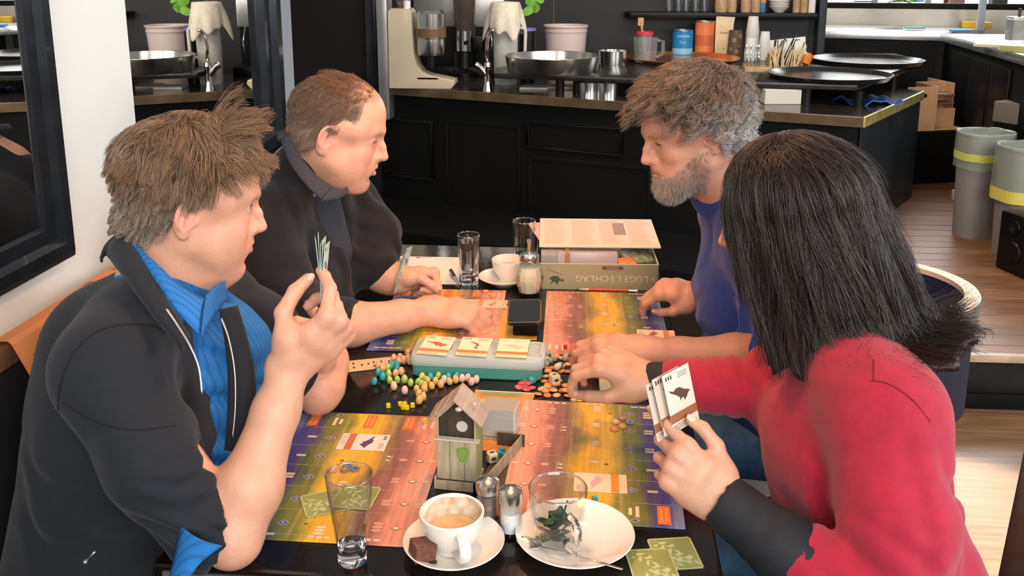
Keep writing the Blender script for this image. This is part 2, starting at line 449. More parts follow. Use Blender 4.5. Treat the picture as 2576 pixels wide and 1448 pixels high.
# ------------------------------------------------------------------ hands (local frame: +X from the wrist to the fingers, +Z the back of the hand, +Y the thumb side of a right hand)
FING = dict(index=((.090, .025, .000), (.043, .026, .021), (.0092, .0080, .0070)),
            middle=((.093, .004, .002), (.048, .030, .022), (.0093, .0082, .0071)),
            ring=((.087, -.016, .000), (.044, .028, .022), (.0088, .0077, .0067)),
            little=((.078, -.034, -.004), (.034, .020, .019), (.0078, .0068, .0060)))
def hand_body(side=1, bends=None, thumb=None, fat=1.0, cup=.0):
    """bends: finger -> (spread, mcp, pip, dip) in degrees; thumb: three points from its root to its tip in the local frame"""
    b = Body(); Y = lambda v: np.array((v[0], v[1] * side, v[2]))
    W = np.array((0., 0, 0)); nails = []
    bends = bends or {}
    b.chain([Y((-.012, .012, 0)), Y((.015, .013, 0))], [.0195 * fat, .0185 * fat], .02)
    b.chain([Y((-.012, -.010, 0)), Y((.015, -.012, 0))], [.0185 * fat, .0170 * fat], .02)
    for n, (m, ln, rr) in FING.items():
        m = np.array(m)
        st = np.array((.008, m[1] * .55, 0.))
        b.chain([Y(st), Y(st * .45 + m * .55 + np.array((0, 0, .001))), Y(m - np.array((0, 0, .002)))], [.0150 * fat, .0145 * fat, .0112 * fat], .014)
        b.cap(Y(m + np.array((-.004, 0, .0035))), Y(m + np.array((.002, 0, .0028))), .0078, .0078, .010)
        sp, a1, a2, a3 = bends.get(n, (0, 20, 25, 15))
        p = m - np.array((0, 0, .002)); ang = 0.0
        pts = [p]; dirs = []
        for L, a in zip(ln, (a1, a2, a3)):
            ang += math.radians(a)
            d = np.array((math.cos(ang) * math.cos(math.radians(sp)), math.sin(math.radians(sp)) * max(.25, math.cos(ang)), -math.sin(ang)))
            d /= np.linalg.norm(d); p = p + d * L; pts.append(p); dirs.append(d)
        r = [x * fat for x in rr]
        b.cap(Y(pts[0]), Y(pts[1]), r[0] * 1.10, r[0] * .98, .008)
        b.cap(Y(pts[1]), Y(pts[2]), r[0] * .99, r[1], .003)
        e = pts[3] - dirs[2] * r[2] * .7
        b.cap(Y(pts[2]), Y(e), r[1] * .98, r[2] * .95, .003)
        up = np.cross(np.cross(dirs[2], (0, 0, 1.)) if abs(dirs[2][2]) < .95 else np.array((0, 1., 0)), dirs[2])
        up = np.array((math.sin(ang) * math.cos(math.radians(sp)), math.sin(ang) * math.sin(math.radians(sp)), math.cos(ang)))
        nails.append((Y(e + up * r[2] * .80), Y(dirs[2]), Y(up), r[2]))
    b.ell(Y((.030, -.028, -.010)), (.034, .014, .013), .014)
    b.ell(Y((.030, .022, -.009)), (.028, .014, .014), .014)
    t = thumb or ((.022, .028, -.010), (.052, .056, -.016), (.080, .068, -.020), (.104, .072, -.022))
    t = [np.array(x) for x in t]
    b.cap(Y((.012, .014, -.004)), Y(t[0]), .017 * fat, .0165 * fat, .016)
    b.cap(Y(t[0]), Y(t[1]), .0150 * fat, .0112 * fat, .016)
    b.cap(Y(t[1]), Y(t[2]), .0112 * fat, .0102 * fat, .005)
    dt = (t[3] - t[2]) / np.linalg.norm(t[3] - t[2])
    b.cap(Y(t[2]), Y(t[3] - dt * .007), .0102 * fat, .0082 * fat, .004)
    ref = np.array((0., .55, .83)); un = ref - dt * (ref @ dt); un /= np.linalg.norm(un)
    nails.append((Y(t[3] - dt * .007 + un * .0072 * fat), Y(dt), Y(un), .0085))
    return b, nails
def hand_frame(wrist, fingers, back, scale=1.0):
    x = Vector(fingers).normalized(); z = Vector(back); z = (z - x * z.dot(x)).normalized(); y = z.cross(x)
    return Matrix(((x.x, y.x, z.x, wrist[0]), (x.y, y.y, z.y, wrist[1]), (x.z, y.z, z.z, wrist[2]), (0, 0, 0, 1))) @ Matrix.Scale(scale, 4)
def nail_mesh(mb, nails, M):
    for c, d, u, r in nails:
        c = M @ Vector(c); Q = M.to_3x3(); sc = Q.col[0].length; Q = Q.normalized()
        d = (Q @ Vector(d)).normalized(); u = (Q @ Vector(u)).normalized(); s = d.cross(u)
        w = r * .62 * sc; l = r * .85 * sc
        vs = []; fs = []
        for i in range(5):
            for j in range(5):
                a = (i - 2) / 2; bb = (j - 2) / 2
                wd = w * (1 - .18 * max(0, bb) ** 2 - .1 * max(0, -bb) ** 2)
                vs.append(c + s * (a * wd) + d * (bb * l * (1 - .25 * a * a) + l * .25) + u * (r * sc * .16 - a * a * w * .42 - .12 * r * sc * max(0, bb) ** 2))
        for i in range(4):
            for j in range(4): fs.append((i * 5 + j, i * 5 + j + 1, i * 5 + j + 6, i * 5 + j + 5))
        mb.add(vs, fs)
# ------------------------------------------------------------------ the setting
XW = -1.08
M_black = mat('black_lacquer', (.005, .0045, .004), .38, spec=.3, var=.3, vscale=3, bump=.0004, bscale=30)
M_blackm = mat('black_matt_paint', (.0042, .0038, .0034), .6, spec=.22, var=.35, vscale=2.2, bump=.0006, bscale=25)
M_blackr = mat('black_brown_panel', (.010, .006, .0045), .5, spec=.3, var=.3, vscale=1.5)
M_slate = mat('slate_paint', (.020, .025, .029), .45, var=.2, vscale=4)
M_wall = mat('white_plaster', (.90, .88, .80), .85, var=.04, vscale=2.5, bump=.0012, bscale=14)
M_wood = mat('brown_floorboard', (.21, .088, .036), .38, var=.45, vscale=5, stretch=(1.2, 22, 1), bump=.0004, bscale=9)
M_wood2 = mat('brown_floorboard_worn', (.26, .115, .05), .40, var=.4, vscale=5, stretch=(1.2, 22, 1), bump=.0004, bscale=9)
M_oak = mat('brown_wood_trim', (.17, .075, .035), .35, var=.4, vscale=6, stretch=(1, 18, 1))
M_bronze = mat('bronze_edging', (.16, .11, .055), .42, .55, var=.35, vscale=9)
M_brass = mat('brass_edging', (.62, .50, .16), .45, .6, var=.3, vscale=14)
M_steel = mat('brushed_steel', (.62, .60, .56), .22, 1.0, var=.15, vscale=4)
M_steelm = mat('satin_steel', (.55, .53, .50), .38, .9, var=.15, vscale=5)
M_mirror = mat('mirror_glass', (.92, .92, .90), .01, 1.0)
M_glassr = mat('solid_glass', (1, 1, 1), .0, 0, 1.0, 1.45)
def thin_glass(name):
    m = bpy.data.materials.new(name); m.use_nodes = True; nt = m.node_tree; N, L = nt.nodes, nt.links; out = N['Material Output']; N.remove(N['Principled BSDF'])
    t = N.new('ShaderNodeBsdfTransparent'); t.inputs[0].default_value = (.97, .98, .98, 1); g = N.new('ShaderNodeBsdfGlossy'); g.inputs['Roughness'].default_value = .02
    f = N.new('ShaderNodeLayerWeight'); f.inputs[0].default_value = .5; pw = N.new('ShaderNodeMath'); pw.operation = 'POWER'; pw.inputs[1].default_value = 2.6; L.new(f.outputs[1], pw.inputs[0]); k = N.new('ShaderNodeMath'); k.operation = 'MULTIPLY_ADD'; k.inputs[1].default_value = .95; k.inputs[2].default_value = .05; k.use_clamp = True
    x = N.new('ShaderNodeMixShader'); L.new(pw.outputs[0], k.inputs[0]); L.new(k.outputs[0], x.inputs[0]); L.new(t.outputs[0], x.inputs[1]); L.new(g.outputs[0], x.inputs[2]); L.new(x.outputs[0], out.inputs[0]); return m
M_glass = thin_glass('clear_glass')
M_gloss = mat('glossy_black_frame', (.012, .014, .017), .2, coat=.3, var=.3, vscale=12)
M_frameb = mat('grey_frame_side', (.06, .058, .055), .45, var=.25, vscale=8)

mb = MB(); mb.box((XW - .1, .96, 1.3), (.2, 2.28, 2.6)); struct(mb.build('wall_left', M_wall))
# side wall runs on, turned a little, behind the second mirror
W2 = lambda y: -1.175 - .081 * (y - 2.17)
mb = MB(); mb.prism([(W2(2.10) - .04, 2.101), (W2(3.80) - .04, 3.80), (W2(3.80) - .3, 3.80), (W2(2.10) - .3, 2.101)], 0, 2.6); struct(mb.build('wall_side', M_blackm))

# floors: boards laid one by one on the raised part, the tables' floor coloured near black as shade
flr = MB().add([(-4, -3, 0), (5, -3, 0), (5, 9, 0), (-4, 9, 0)], [(0, 1, 2, 3)]).build('floor', mat('shaded_laminate', (.020, .012, .008), .34, var=.3, vscale=4, stretch=(1, 14, 1)))
struct(flr)
fl2 = MB().box((2.95, 1.1, .0008), (4.0, 4.4, .0016)).build('floor_laminate', mat('brown_laminate', (.20, .105, .048), .30, var=.3, vscale=4, stretch=(1, 14, 1)))  # same floor where it is lit, kept brown
struct(fl2)
base = MB(); PLF = .2
base.prism([(.98, 3.325), (4.6, 3.40), (4.6, 8.6), (1.70, 8.6), (1.70, 6.4), (1.30, 4.9)], .001, PLF - .02)
plat = struct(base.build('floor_platform', mat('black_platform_side', (.012, .011, .010), .45, var=.5, vscale=9)))
y = 3.335; i = 0
while y < 6.4:
    w = .105; x0 = 1.0 + max(0, (y - 3.33)) * .2
    d = MB(); d.box(((x0 + 4.5) / 2, y + w / 2 + .018 * 0, PLF - .0095 + random.uniform(-.0006, .0006)), (4.5 - x0, w - .004, .019), rot=.018)
    d.build('plank', M_wood if i % 3 else M_wood2, plat, bevel=.002, seg=1); y += w; i += 1
t = MB(); t.box((2.8, 3.352, PLF - .012), (3.7, .03, .028), rot=.02); struct(t.build('trim_1', mat('worn_step_nosing', (.50, .38, .25), .4, var=.4, vscale=12), bevel=.004))
t = MB(); t.box((2.8, 3.325, .03), (3.7, .02, .06), rot=.02); struct(t.build('baseboard_platform', M_blackm, bevel=.003))

# ------------------------------------------------------------------ mirrors
def frame_mirror(name, label, M, w, h, fw, depth, mf, ms):
    """local frame: x along the wall, y out of the wall, z up; four mitred rails and one glass"""
    root = thing(name, label, 'mirror', M=M)
    g = MB(); g.box((0, .012, 0), (w - fw * 1.6, .008, h - fw * 1.6)); g.build('glass', M_mirror, root)
    prof = [(0, 0), (0, depth * .75), (fw * .18, depth), (fw * .42, depth * .92), (fw * .55, depth * .62), (fw * .86, depth * .55), (fw, depth * .25), (fw, .006)]
    cs = [(-w / 2, -h / 2, 1, 1), (w / 2, -h / 2, -1, 1), (w / 2, h / 2, -1, -1), (-w / 2, h / 2, 1, -1)]
    for q in range(4):
        a, b = cs[q], cs[(q + 1) % 4]; r = MB(); n = len(prof)
        for cx, cz, sx, sz in (a, b): r.v += [(cx + sx * u, v, cz + sz * u) for u, v in prof]
        r.f += [(k, (k + 1) % n, n + (k + 1) % n, n + k) for k in range(n)] + [tuple(range(n)), tuple(range(n, 2 * n))]
        o = r.build('frame_rail', mf, root, smooth='auto')
    bk = MB(); bk.box((0, .003, 0), (w, .006, h)); bk.build('backing', ms, root)
    return root
def wall_frame(p, out, z):
    out = Vector(out).normalized(); x = Vector((0, 0, 1)).cross(out) * -1
    return Matrix(((x.x, out.x, 0, p[0]), (x.y, out.y, 0, p[1]), (x.z, out.z, 1, z), (0, 0, 0, 1)))
c1 = PX(187, 640, XW + .03)
m1w, m1h = 1.25, .95
frame_mirror('wall_mirror', 'black framed mirror on the white wall, at the far left edge of the picture', wall_frame((XW + .001, c1.y - m1w / 2), (1, 0, 0), c1.z + m1h / 2), m1w, m1h, .085, .042, M_gloss, M_frameb)
d2 = Vector((-.081, 1, 0)).normalized()
ya, yb = 2.106, 3.73
mid = (ya + yb) / 2
frame_mirror('tall_mirror', 'tall black framed mirror behind the two men on the left, reflecting the jug and tap', wall_frame((W2(mid) - .038, mid), (1, .081, 0), .86 + .70), (yb - ya) * 1.003, 1.40, .17, .08, M_gloss, M_frameb)
# ------------------------------------------------------------------ bench along the white wall
bench = thing('wall_bench', 'dark upholstered wall bench with a brown wooden top rail under the mirrors', 'bench', (0, 0, 0))
s = MB(); s.box((XW + .055, 1.45, .477), (.075, 3.2, .874)); s.build('backrest', mat('black_leatherette', (.014, .013, .013), .5, bump=.0006, bscale=80), bench, bevel=.015)
s = MB(); s.box((XW + .076, 1.45, .935), (.034, 3.24, .040)); s.build('top_rail', M_oak, bench, bevel=.006)
s = MB(); s.box((XW + .30, 1.45, .42), (.46, 3.2, .09)); s.build('seat', MATS['black_leatherette'], bench, bevel=.025)
s = MB(); s.box((XW + .32, 1.45, .19), (.40, 3.16, .37)); s.build('plinth', M_blackm, bench)
# orange reserved cards folded over the rail
M_org = mat('orange_card', (.80, .27, .095), .6, var=.06, vscale=10)
def sign(y0, y1, label, txt):
    x0, x1, z = XW + .054, XW + .094, .958
    f = MB(); t = .0012
    xs = [(x0 + .004, z - .055), (x0 + .008, z + .001), (x1 - .004, z + .003), (x1 + .003, z - .004), (x1 + .055, z - .115)]
    n = len(xs); vs = []
    for yy in (y0, y1): vs += [(a, yy, b) for a, b in xs]
    for yy in (y0, y1): vs += [(a + t, yy, b + t) for a, b in xs]
    f.add(vs, [(i, i + 1, n + i + 1, n + i) for i in range(n - 1)] + [(2 * n + i, 3 * n + i, 3 * n + i + 1, 2 * n + i + 1) for i in range(n - 1)])
    r = f.build('reserved_sign', M_org); tag(r, label, 'sign')
    if txt:
        tm = MB(); dn = Vector((.052, 0, -.111)).normalized(); nr = Vector((.111, 0, .052)).normalized()
        text_into(tm, txt, .046, Vector((x1 + .003, y0 + .148, z - .004)) + dn * .050 + nr * .0025, (0, 1, 0), -dn)
        tm.build('lettering', mat('black_print', (.012, .01, .01), .6), r)
    return r
a = PX(20, 852, XW + .09); sign(a.y - .002, a.y + .31, 'orange reserved card folded over the bench rail behind the messy haired man', 'RESERVIERT')
a = PX(188, 705, XW + .05); sign(a.y, a.y + .10, 'small orange card on the bench rail, showing just above the messy haired man\'s shoulder', None)
# ------------------------------------------------------------------ the bar
ZC = .85
cA, cB, cC = PZ(985, 217, ZC), PZ(2171, 295, ZC), PZ(2316, 231, ZC)
dirF = (cB - cA).normalized(); nrm = Vector((-dirF.y, dirF.x, 0))
cA2 = cA - dirF * .16
cD = cC + (cC - cB).normalized() * .05
back = [cA2 + nrm * .80, cA2, cB, cD, Vector((cD.x - .3, cD.y + .35, 0))]
counter = thing('bar_counter', 'long black bar counter with a bronze edged top behind the players', 'counter', (0, 0, 0))
t = MB(); t.prism([(p.x, p.y) for p in back], ZC - .028, ZC); t.build('counter_top', mat('dark_counter_top', (.030, .022, .018), .16, var=.5, vscale=5), counter)
def strip(a, b, z0, z1, th, m, name, par, off=0.0):
    d = (b - a).normalized(); n = Vector((d.y, -d.x, 0)); q = MB()
    q.prism([(a + n * off).to_2d(), (b + n * off).to_2d(), (b + n * (off + th)).to_2d(), (a + n * (off + th)).to_2d()], z0, z1)
    return q.build(name, m, par, bevel=.002, seg=1)
strip(cA2, cB, ZC - .052, ZC + .001, .012, M_bronze, 'edging', counter)
strip(cB, cD, ZC - .052, ZC + .001, .012, M_brass, 'edging', counter)['label'] = 'brass edging'
inn = lambda p, k=.035: p + nrm * k
q = MB(); ins = [inn(cA2), inn(cB) - dirF * .02, cD - dirF * .02 - (cD - cB).normalized() * .03, Vector((cD.x - .33, cD.y + .33, 0)), cA2 + nrm * .76]
q.prism([(p.x, p.y) for p in ins], 0, ZC - .03); q.build('carcass', M_blackm, counter)
def panel(px0, px1, py0, py1, name, m, depth=.012):
    """a framed panel on the bar's front, its corners found on the front plane"""
    P = inn(cA2); n = nrm
    def hit(x, y):
        r = ray(x, y); k = (P - CAMP).dot(n) / r.dot(n); return CAMP + r * k
    a, b = hit(px0, py0), hit(px1, py0); z0 = hit(px0, py1).z; z1 = a.z
    q = MB(); d = (b - a); d.z = 0; L = d.length; d.normalize(); o = -n
    for u0, u1, w0, w1 in ((0, L, z1 - .018, z1), (0, L, z0, z0 + .018), (0, .018, z0 + .018, z1 - .018), (L - .018, L, z0 + .018, z1 - .018)):
        p0 = a + d * u0; p1 = a + d * u1
        q.prism([(p0 + o * .0005).to_2d(), (p0 + o * depth).to_2d(), (p1 + o * depth).to_2d(), (p1 + o * .0005).to_2d()], w0, w1)
    return q.build(name, m, counter, bevel=.002, seg=1)
panel(960, 1090, 292, 440, 'front_panel', M_black)
g = panel(1325, 1570, 300, 372, 'grille', M_black)
panel(1120, 1310, 300, 620, 'front_panel', M_blackm, .006); panel(1330, 1640, 392, 620, 'front_panel', M_blackm, .006)
# slate end board
e = (cD - cB).normalized(); q = MB(); a = inn(cB) - dirF * .012; b = cD - e * .03 - dirF * .012; nn = Vector((e.y, -e.x, 0))
q.prism([a.to_2d(), b.to_2d(), (b + nn * .012).to_2d(), (a + nn * .012).to_2d()], .15, ZC - .053); q.build('end_board', M_slate, counter)

# raised board on short legs
ZB = ZC + .115
brd = thing('raised_board', 'black worn board on short legs carrying trays and cups above the bar', 'shelf', (0, 0, 0))
bp = [PZ(1243, 184, ZB), PZ(1700, 200, ZB), PZ(2157, 214, ZB), PZ(2326, 152, ZB), PZ(2250, 134, ZB), PZ(1530, 134, ZB), PZ(1512, 168, ZB), PZ(1250, 168, ZB)]
t = MB(); t.prism([(p.x, p.y) for p in bp], ZB - .03, ZB); t.build('board', mat('worn_black_board', (.020, .018, .016), .25, var=.6, vscale=11), brd, bevel=.003)
for px, py in ((1408, 236), (1452, 234), (1622, 236), (2028, 262), (2160, 268), (2246, 225)):
    p = PZ(px, py, ZC); l = MB(); l.lathe([(.0001, 0), (.026, 0), (.026, ZB - .03 - ZC), (.0001, ZB - .03 - ZC)], (p.x, p.y, ZC), 14); l.build('leg', M_black, brd, smooth='auto')

# black slab added along the bar to keep the floor there dark
q = MB(); e1_ = cA2 - nrm * .62; e2_ = cB - nrm * .62 - dirF * .32; q.prism([e1_.to_2d(), e2_.to_2d(), inn(cB, .03).to_2d(), inn(cA2, .03).to_2d()], .001, .13); fs = q.build('floor_shade_slab', M_blackm, bevel=.004); tag(fs, 'low black foot step along the front of the bar', 'step')
# ---- things on the bar: helpers
def lathe_thing(name, label, cat, loc, prof, m, n=36, group=None, **kw):
    q = MB(); q.lathe(prof, n=n); o = q.build(name, m, smooth='auto', **kw); o.location = loc; return tag(o, label, cat, group)
def solid(o2, h, r2=None): # closed thick-walled pot profile: outer base radius, height, rim radius
    return [(.0001, 0), (o2, 0), (r2 or o2, h), ((r2 or o2) - .003, h), (o2 - .003, .004), (.0001, .004)]
DB = PZ(1228, 228, ZC)
# coffee grinder (cream body, L-shaped foot, chrome drum)
p = PZ(1015, 219, ZC); sc = (PZ(1090, 219, ZC) - PZ(1015, 219, ZC)).length / 75  # metres per pixel here
def mpx(P): return (P - CAMP).dot(FWD) / FPX
k = mpx(p)
gr = thing('coffee_grinder', 'cream coffee grinder with a curved foot and chrome drum on the bar', 'grinder', (p.x, p.y, ZC))
M_cream = mat('cream_enamel', (.56, .47, .33), .28, coat=.4, var=.08, vscale=5)
out = [(-30, 0), (125, 0), (135, 12), (133, 22), (70, 34), (52, 42), (40, 60), (34, 90), (30, 188), (24, 196), (-22, 196), (-29, 188)]
q = MB(); n = len(out); th = .16
q.v = [(a * k, -th / 2, b * k) for a, b in out] + [(a * k, th / 2, b * k) for a, b in out]
q.f = [tuple(range(n)), tuple(range(n, 2 * n))[::-1]] + [(i, n + i, n + (i + 1) % n, (i + 1) % n) for i in range(n)]
q.build('body', M_cream, gr, bevel=.008, seg=3)
q = MB(); cx = 76 * k
q.lathe([(.0001, 84 * k), (33 * k, 84 * k), (35 * k, 92 * k), (35 * k, 124 * k), (37 * k, 126 * k), (37 * k, 150 * k), (35 * k, 152 * k), (36 * k, 184 * k), (28 * k, 192 * k), (.0001, 192 * k)], (cx, -.05, 0)); q.build('drum', M_steel, gr, smooth='auto')
q = MB(); q.lathe([(37.6 * k, 127 * k), (37.6 * k, 149 * k)], (cx, -.05, 0)); q.build('drum_band', mat('brown_enamel', (.16, .08, .045), .3), gr, smooth=True)
q = MB(); q.tube([(cx, -.05, 82 * k), (cx, -.05, 52 * k)], .02); q.build('spout', M_black, gr)
q = MB(); q.lathe([(14 * k, 196 * k), (16 * k, 205 * k), (32 * k, 260 * k), (30 * k, 262 * k)], (cx - 70 * k, 0, 0)); q.build('hopper', mat('smoky_plastic', (.25, .2, .18), .1, 0, .7), gr, smooth=True)
q = MB(); q.lathe([(.0001, 196 * k), (9 * k, 196 * k), (9 * k, 214 * k), (.0001, 216 * k)], (18 * k, -.05, 0), 16); q.build('knob', mat('white_plastic', (.8, .8, .78), .3), gr, smooth='auto')
q = MB(); q.box((20 * k + 48 * k, -.02, 26 * k), (52 * k, .12, 4 * k)); q.build('drip_tray', M_steelm, gr)
# second grinder, dark
p = PZ(1170, 190, ZC); k = mpx(p)
g2 = thing('coffee_grinder', 'black coffee grinder with a chrome collar and glass hopper behind the cream one', 'grinder', (p.x, p.y, ZC))
q = MB(); q.lathe([(.0001, 0), (46 * k, 0), (46 * k, 10 * k), (30 * k, 20 * k), (27 * k, 60 * k), (.0001, 60 * k)], n=28); q.build('foot', M_black, g2, smooth='auto')
q = MB(); q.lathe([(.0001, 60 * k), (22 * k, 62 * k), (22 * k, 112 * k), (.0001, 112 * k)], n=28); q.build('collar', M_steel, g2, smooth='auto')
q = MB(); q.lathe([(22 * k, 112 * k), (24 * k, 125 * k), (30 * k, 215 * k), (29 * k, 215 * k), (23 * k, 125 * k), (21 * k, 112 * k)], n=28); q.build('hopper', MATS['smoky_plastic'], g2, smooth='auto')
q = MB(); q.box((34 * k, 0, 80 * k), (26 * k, 30 * k, 34 * k)); q.build('grip', M_black, g2, bevel=.01)
q = MB(); q.lathe([(.0001, 0), (20 * k, 0), (23 * k, 70 * k), (.0001, 70 * k)], (0, 0, 118 * k), 20); q.build('beans', mat('coffee_beans', (.05, .025, .015), .5, bump=.004, bscale=120), g2, smooth='auto', kind='stuff')
# espresso machine: steel side and black drip tray behind the grinders
p = PZ(1130, 196, ZC) + Vector((.0, .22, 0)); k = mpx(p)
em = thing('espresso_machine', 'steel espresso machine with a black drip tray, behind the two grinders', 'coffee machine', (p.x, p.y, ZC))
q = MB(); q.box((10 * k, .22, 170 * k), (230 * k, .3, 110 * k)); q.build('housing', M_steelm, em, bevel=.015)
q = MB(); q.box((10 * k, .02, 12 * k), (230 * k, .34, 24 * k)); q.build('drip_tray', M_black, em, bevel=.008)
for s in (-60, 40):
    q = MB(); q.lathe([(.0001, 0), (18 * k, 0), (18 * k, 30 * k), (.0001, 30 * k)], (s * k, -.02, 95 * k), 20); q.build('brew_group', M_steel, em, smooth='auto')
    q = MB(); q.tube([(s * k, -.02, 88 * k), (s * k + .0, -.20, 84 * k)], .014, 10); q.build('portafilter_handle', M_black, em)
q = MB(); q.tube([(95 * k, -.06, 120 * k), (100 * k, -.09, 80 * k), (92 * k, -.1, 40 * k)], .006); q.build('steam_wand', M_steel, em, smooth=True)
q = MB(); q.box((10 * k, .22, 60 * k), (220 * k, .26, 110 * k)); q.build('column_body', M_black, em)
# steel column of the bar's left end, and the black post beside it
yb_ = cA2.y + .55
def vert_box(px0, px1, y, th, z0, z1, name, m, py=100, **kw):
    a, b = PY(px0, py, y), PY(px1, py, y); q = MB(); q.box(((a.x + b.x) / 2, y + th / 2, (z0 + z1) / 2), (b.x - a.x, th, z1 - z0)); return q.build(name, m, **kw)
vert_box(735, 922, 5.75, .1, 0, 2.7, 'wall_back_left', M_blackr); struct(bpy.data.objects['wall_back_left'])
struct(vert_box(919, 946, 5.68, .12, 0, 2.7, 'trim_2', M_gloss, bevel=.012))
o = vert_box(947, 976, 5.60, .16, ZC - .2, 2.3, 'pipe_duct', M_steelm, bevel=.02); tag(o, 'upright brushed steel duct between black post and cream grinder', 'duct')
# back panel of the bar with its corner post and shelf
YB = 6.95
struct(vert_box(940, 2062, YB, .06, 0, 2.6, 'wall_back', mat('anthracite_panel', (.020, .019, .021), .55, var=.25, vscale=3)))
struct(vert_box(2056, 2076, YB - .12, .18, .2, 2.6, 'trim_3', M_slate, bevel=.01))
struct(vert_box(1390, 1394, YB - .012, .012, .9, 2.6, 'trim_4', M_frameb))
zs = PY(1800, 30, YB - .1).z
q = MB(); a, b = PY(1572, 30, YB - .12), PY(2052, 30, YB - .12)
pts = [(a.x, YB)] + [(a.x + .06 - .06 * math.cos(t), YB - .14 - .06 * math.sin(t)) for t in (0, .5, 1.0, 1.57)] + [(b.x, YB - .2), (b.x, YB)]
q.prism(pts, zs - .04, zs); sh = q.build('wall_shelf', M_black, bevel=.01); tag(sh, 'black rounded wall shelf with glasses and jars above the bar', 'shelf')
def on_shelf(px): v = PY(px, 20, YB - .12); return (v.x, v.y, zs)
kS = mpx(PY(1800, 20, YB - .12))
gl = lambda r, h: [(.0001, 0), (r * .8, 0), (r * .8, .001), (r, h), (r - .002, h), (r * .8 - .003, .008), (.0001, .008)]
for i, px in enumerate((1684, 1708, 1727, 1751, 1773)):
    lathe_thing('tumbler', ('first', 'second', 'third', 'fourth', 'fifth')[i] + ' from the left of five clear tumblers on the wall shelf', 'glass', on_shelf(px), gl(11 * kS, 60 * kS), M_glass, 24, 'tumblers on the wall shelf')
M_tan = mat('tan_ceramic', (.50, .32, .17), .35, var=.2, vscale=20)
for i, (px, r) in enumerate(((1814, 15), (1841, 11), (1876, 12), (1901, 11))):
    lathe_thing('storage_jar', ('wide brown jar', 'narrow tan jar beside the wide brown jar', 'tan jar in the middle of the wall shelf', 'tan jar beside the blue carton')[i] + ' on the wall shelf', 'jar', on_shelf(px), [(.0001, 0), (r * kS, 0), (r * kS * 1.1, 12 * kS), (r * kS, 34 * kS), (r * .7 * kS, 40 * kS), (.0001, 40 * kS)], M_tan, 24, 'jars on the wall shelf')
v = on_shelf(1918); q = MB(); q.box((0, 0, 22 * kS), (12 * kS, .05, 44 * kS)); o = q.build('carton', mat('blue_carton', (.05, .16, .42), .4), bevel=.002); o.location = v; tag(o, 'small blue and orange carton standing on the wall shelf', 'carton')
q = MB(); q.box((0, -.0255, 30 * kS), (12 * kS, .001, 12 * kS)); q.build('carton_band', M_org, o)
M_white = mat('white_porcelain', (.88, .86, .81), .12, coat=.3)
v = on_shelf(1960)
for j, z in enumerate((0, 7, 14)):
    lathe_thing('bowl', ('lowest', 'middle', 'topmost')[j] + ' of three white bowls stacked on the wall shelf', 'bowl', (v[0], v[1], v[2] + z * kS), [(.0001, 0), (11 * kS, 0), (26 * kS, 15 * kS), (25 * kS, 15.6 * kS), (10 * kS, 1.5 * kS), (.0001, 1.5 * kS)], M_white, 28, 'bowls on the wall shelf')
for i, px in enumerate((2003, 2022, 2042)):
    lathe_thing('storage_jar', ('cream jar next to the stacked white bowls', 'cream jar second from the corner post', 'white jar right by the corner post')[i] + ' on the shelf', 'jar', on_shelf(px), [(.0001, 0), (9 * kS, 0), (9 * kS, 40 * kS), (.0001, 40 * kS)], M_white if i == 2 else M_tan, 20, 'jars on the wall shelf')

# bar tap
p = PZ(1227, 229, ZC); k = mpx(p); M_chrome = mat('warm_chrome', (.66, .60, .52), .12, 1.0)
tp = thing('bar_tap', 'chrome bar tap with a swan neck and side lever beside the covered jug', 'tap', (p.x, p.y, ZC))
q = MB(); q.lathe([(.0001, 0), (13 * k, 0), (12 * k, 6 * k), (8 * k, 22 * k), (9 * k, 60 * k), (10 * k, 62 * k), (8 * k, 72 * k), (.0001, 73 * k)], n=24); q.build('body', M_chrome, tp, smooth='auto')
q = MB(); q.tube([(0, 0, 70 * k), (-2 * k, 0, 110 * k), (2 * k, 0, 138 * k), (10 * k, 0, 150 * k), (18 * k, -.01, 152 * k)], 4.4 * k, 12); q.build('spout', M_chrome, tp, smooth=True)
q = MB(); q.tube([(-4 * k, 0, 40 * k), (-22 * k, -.01, 62 * k), (-30 * k, -.01, 66 * k)], [7 * k, 9 * k, 10 * k], 12); q.build('lever', M_chrome, tp, smooth='auto')
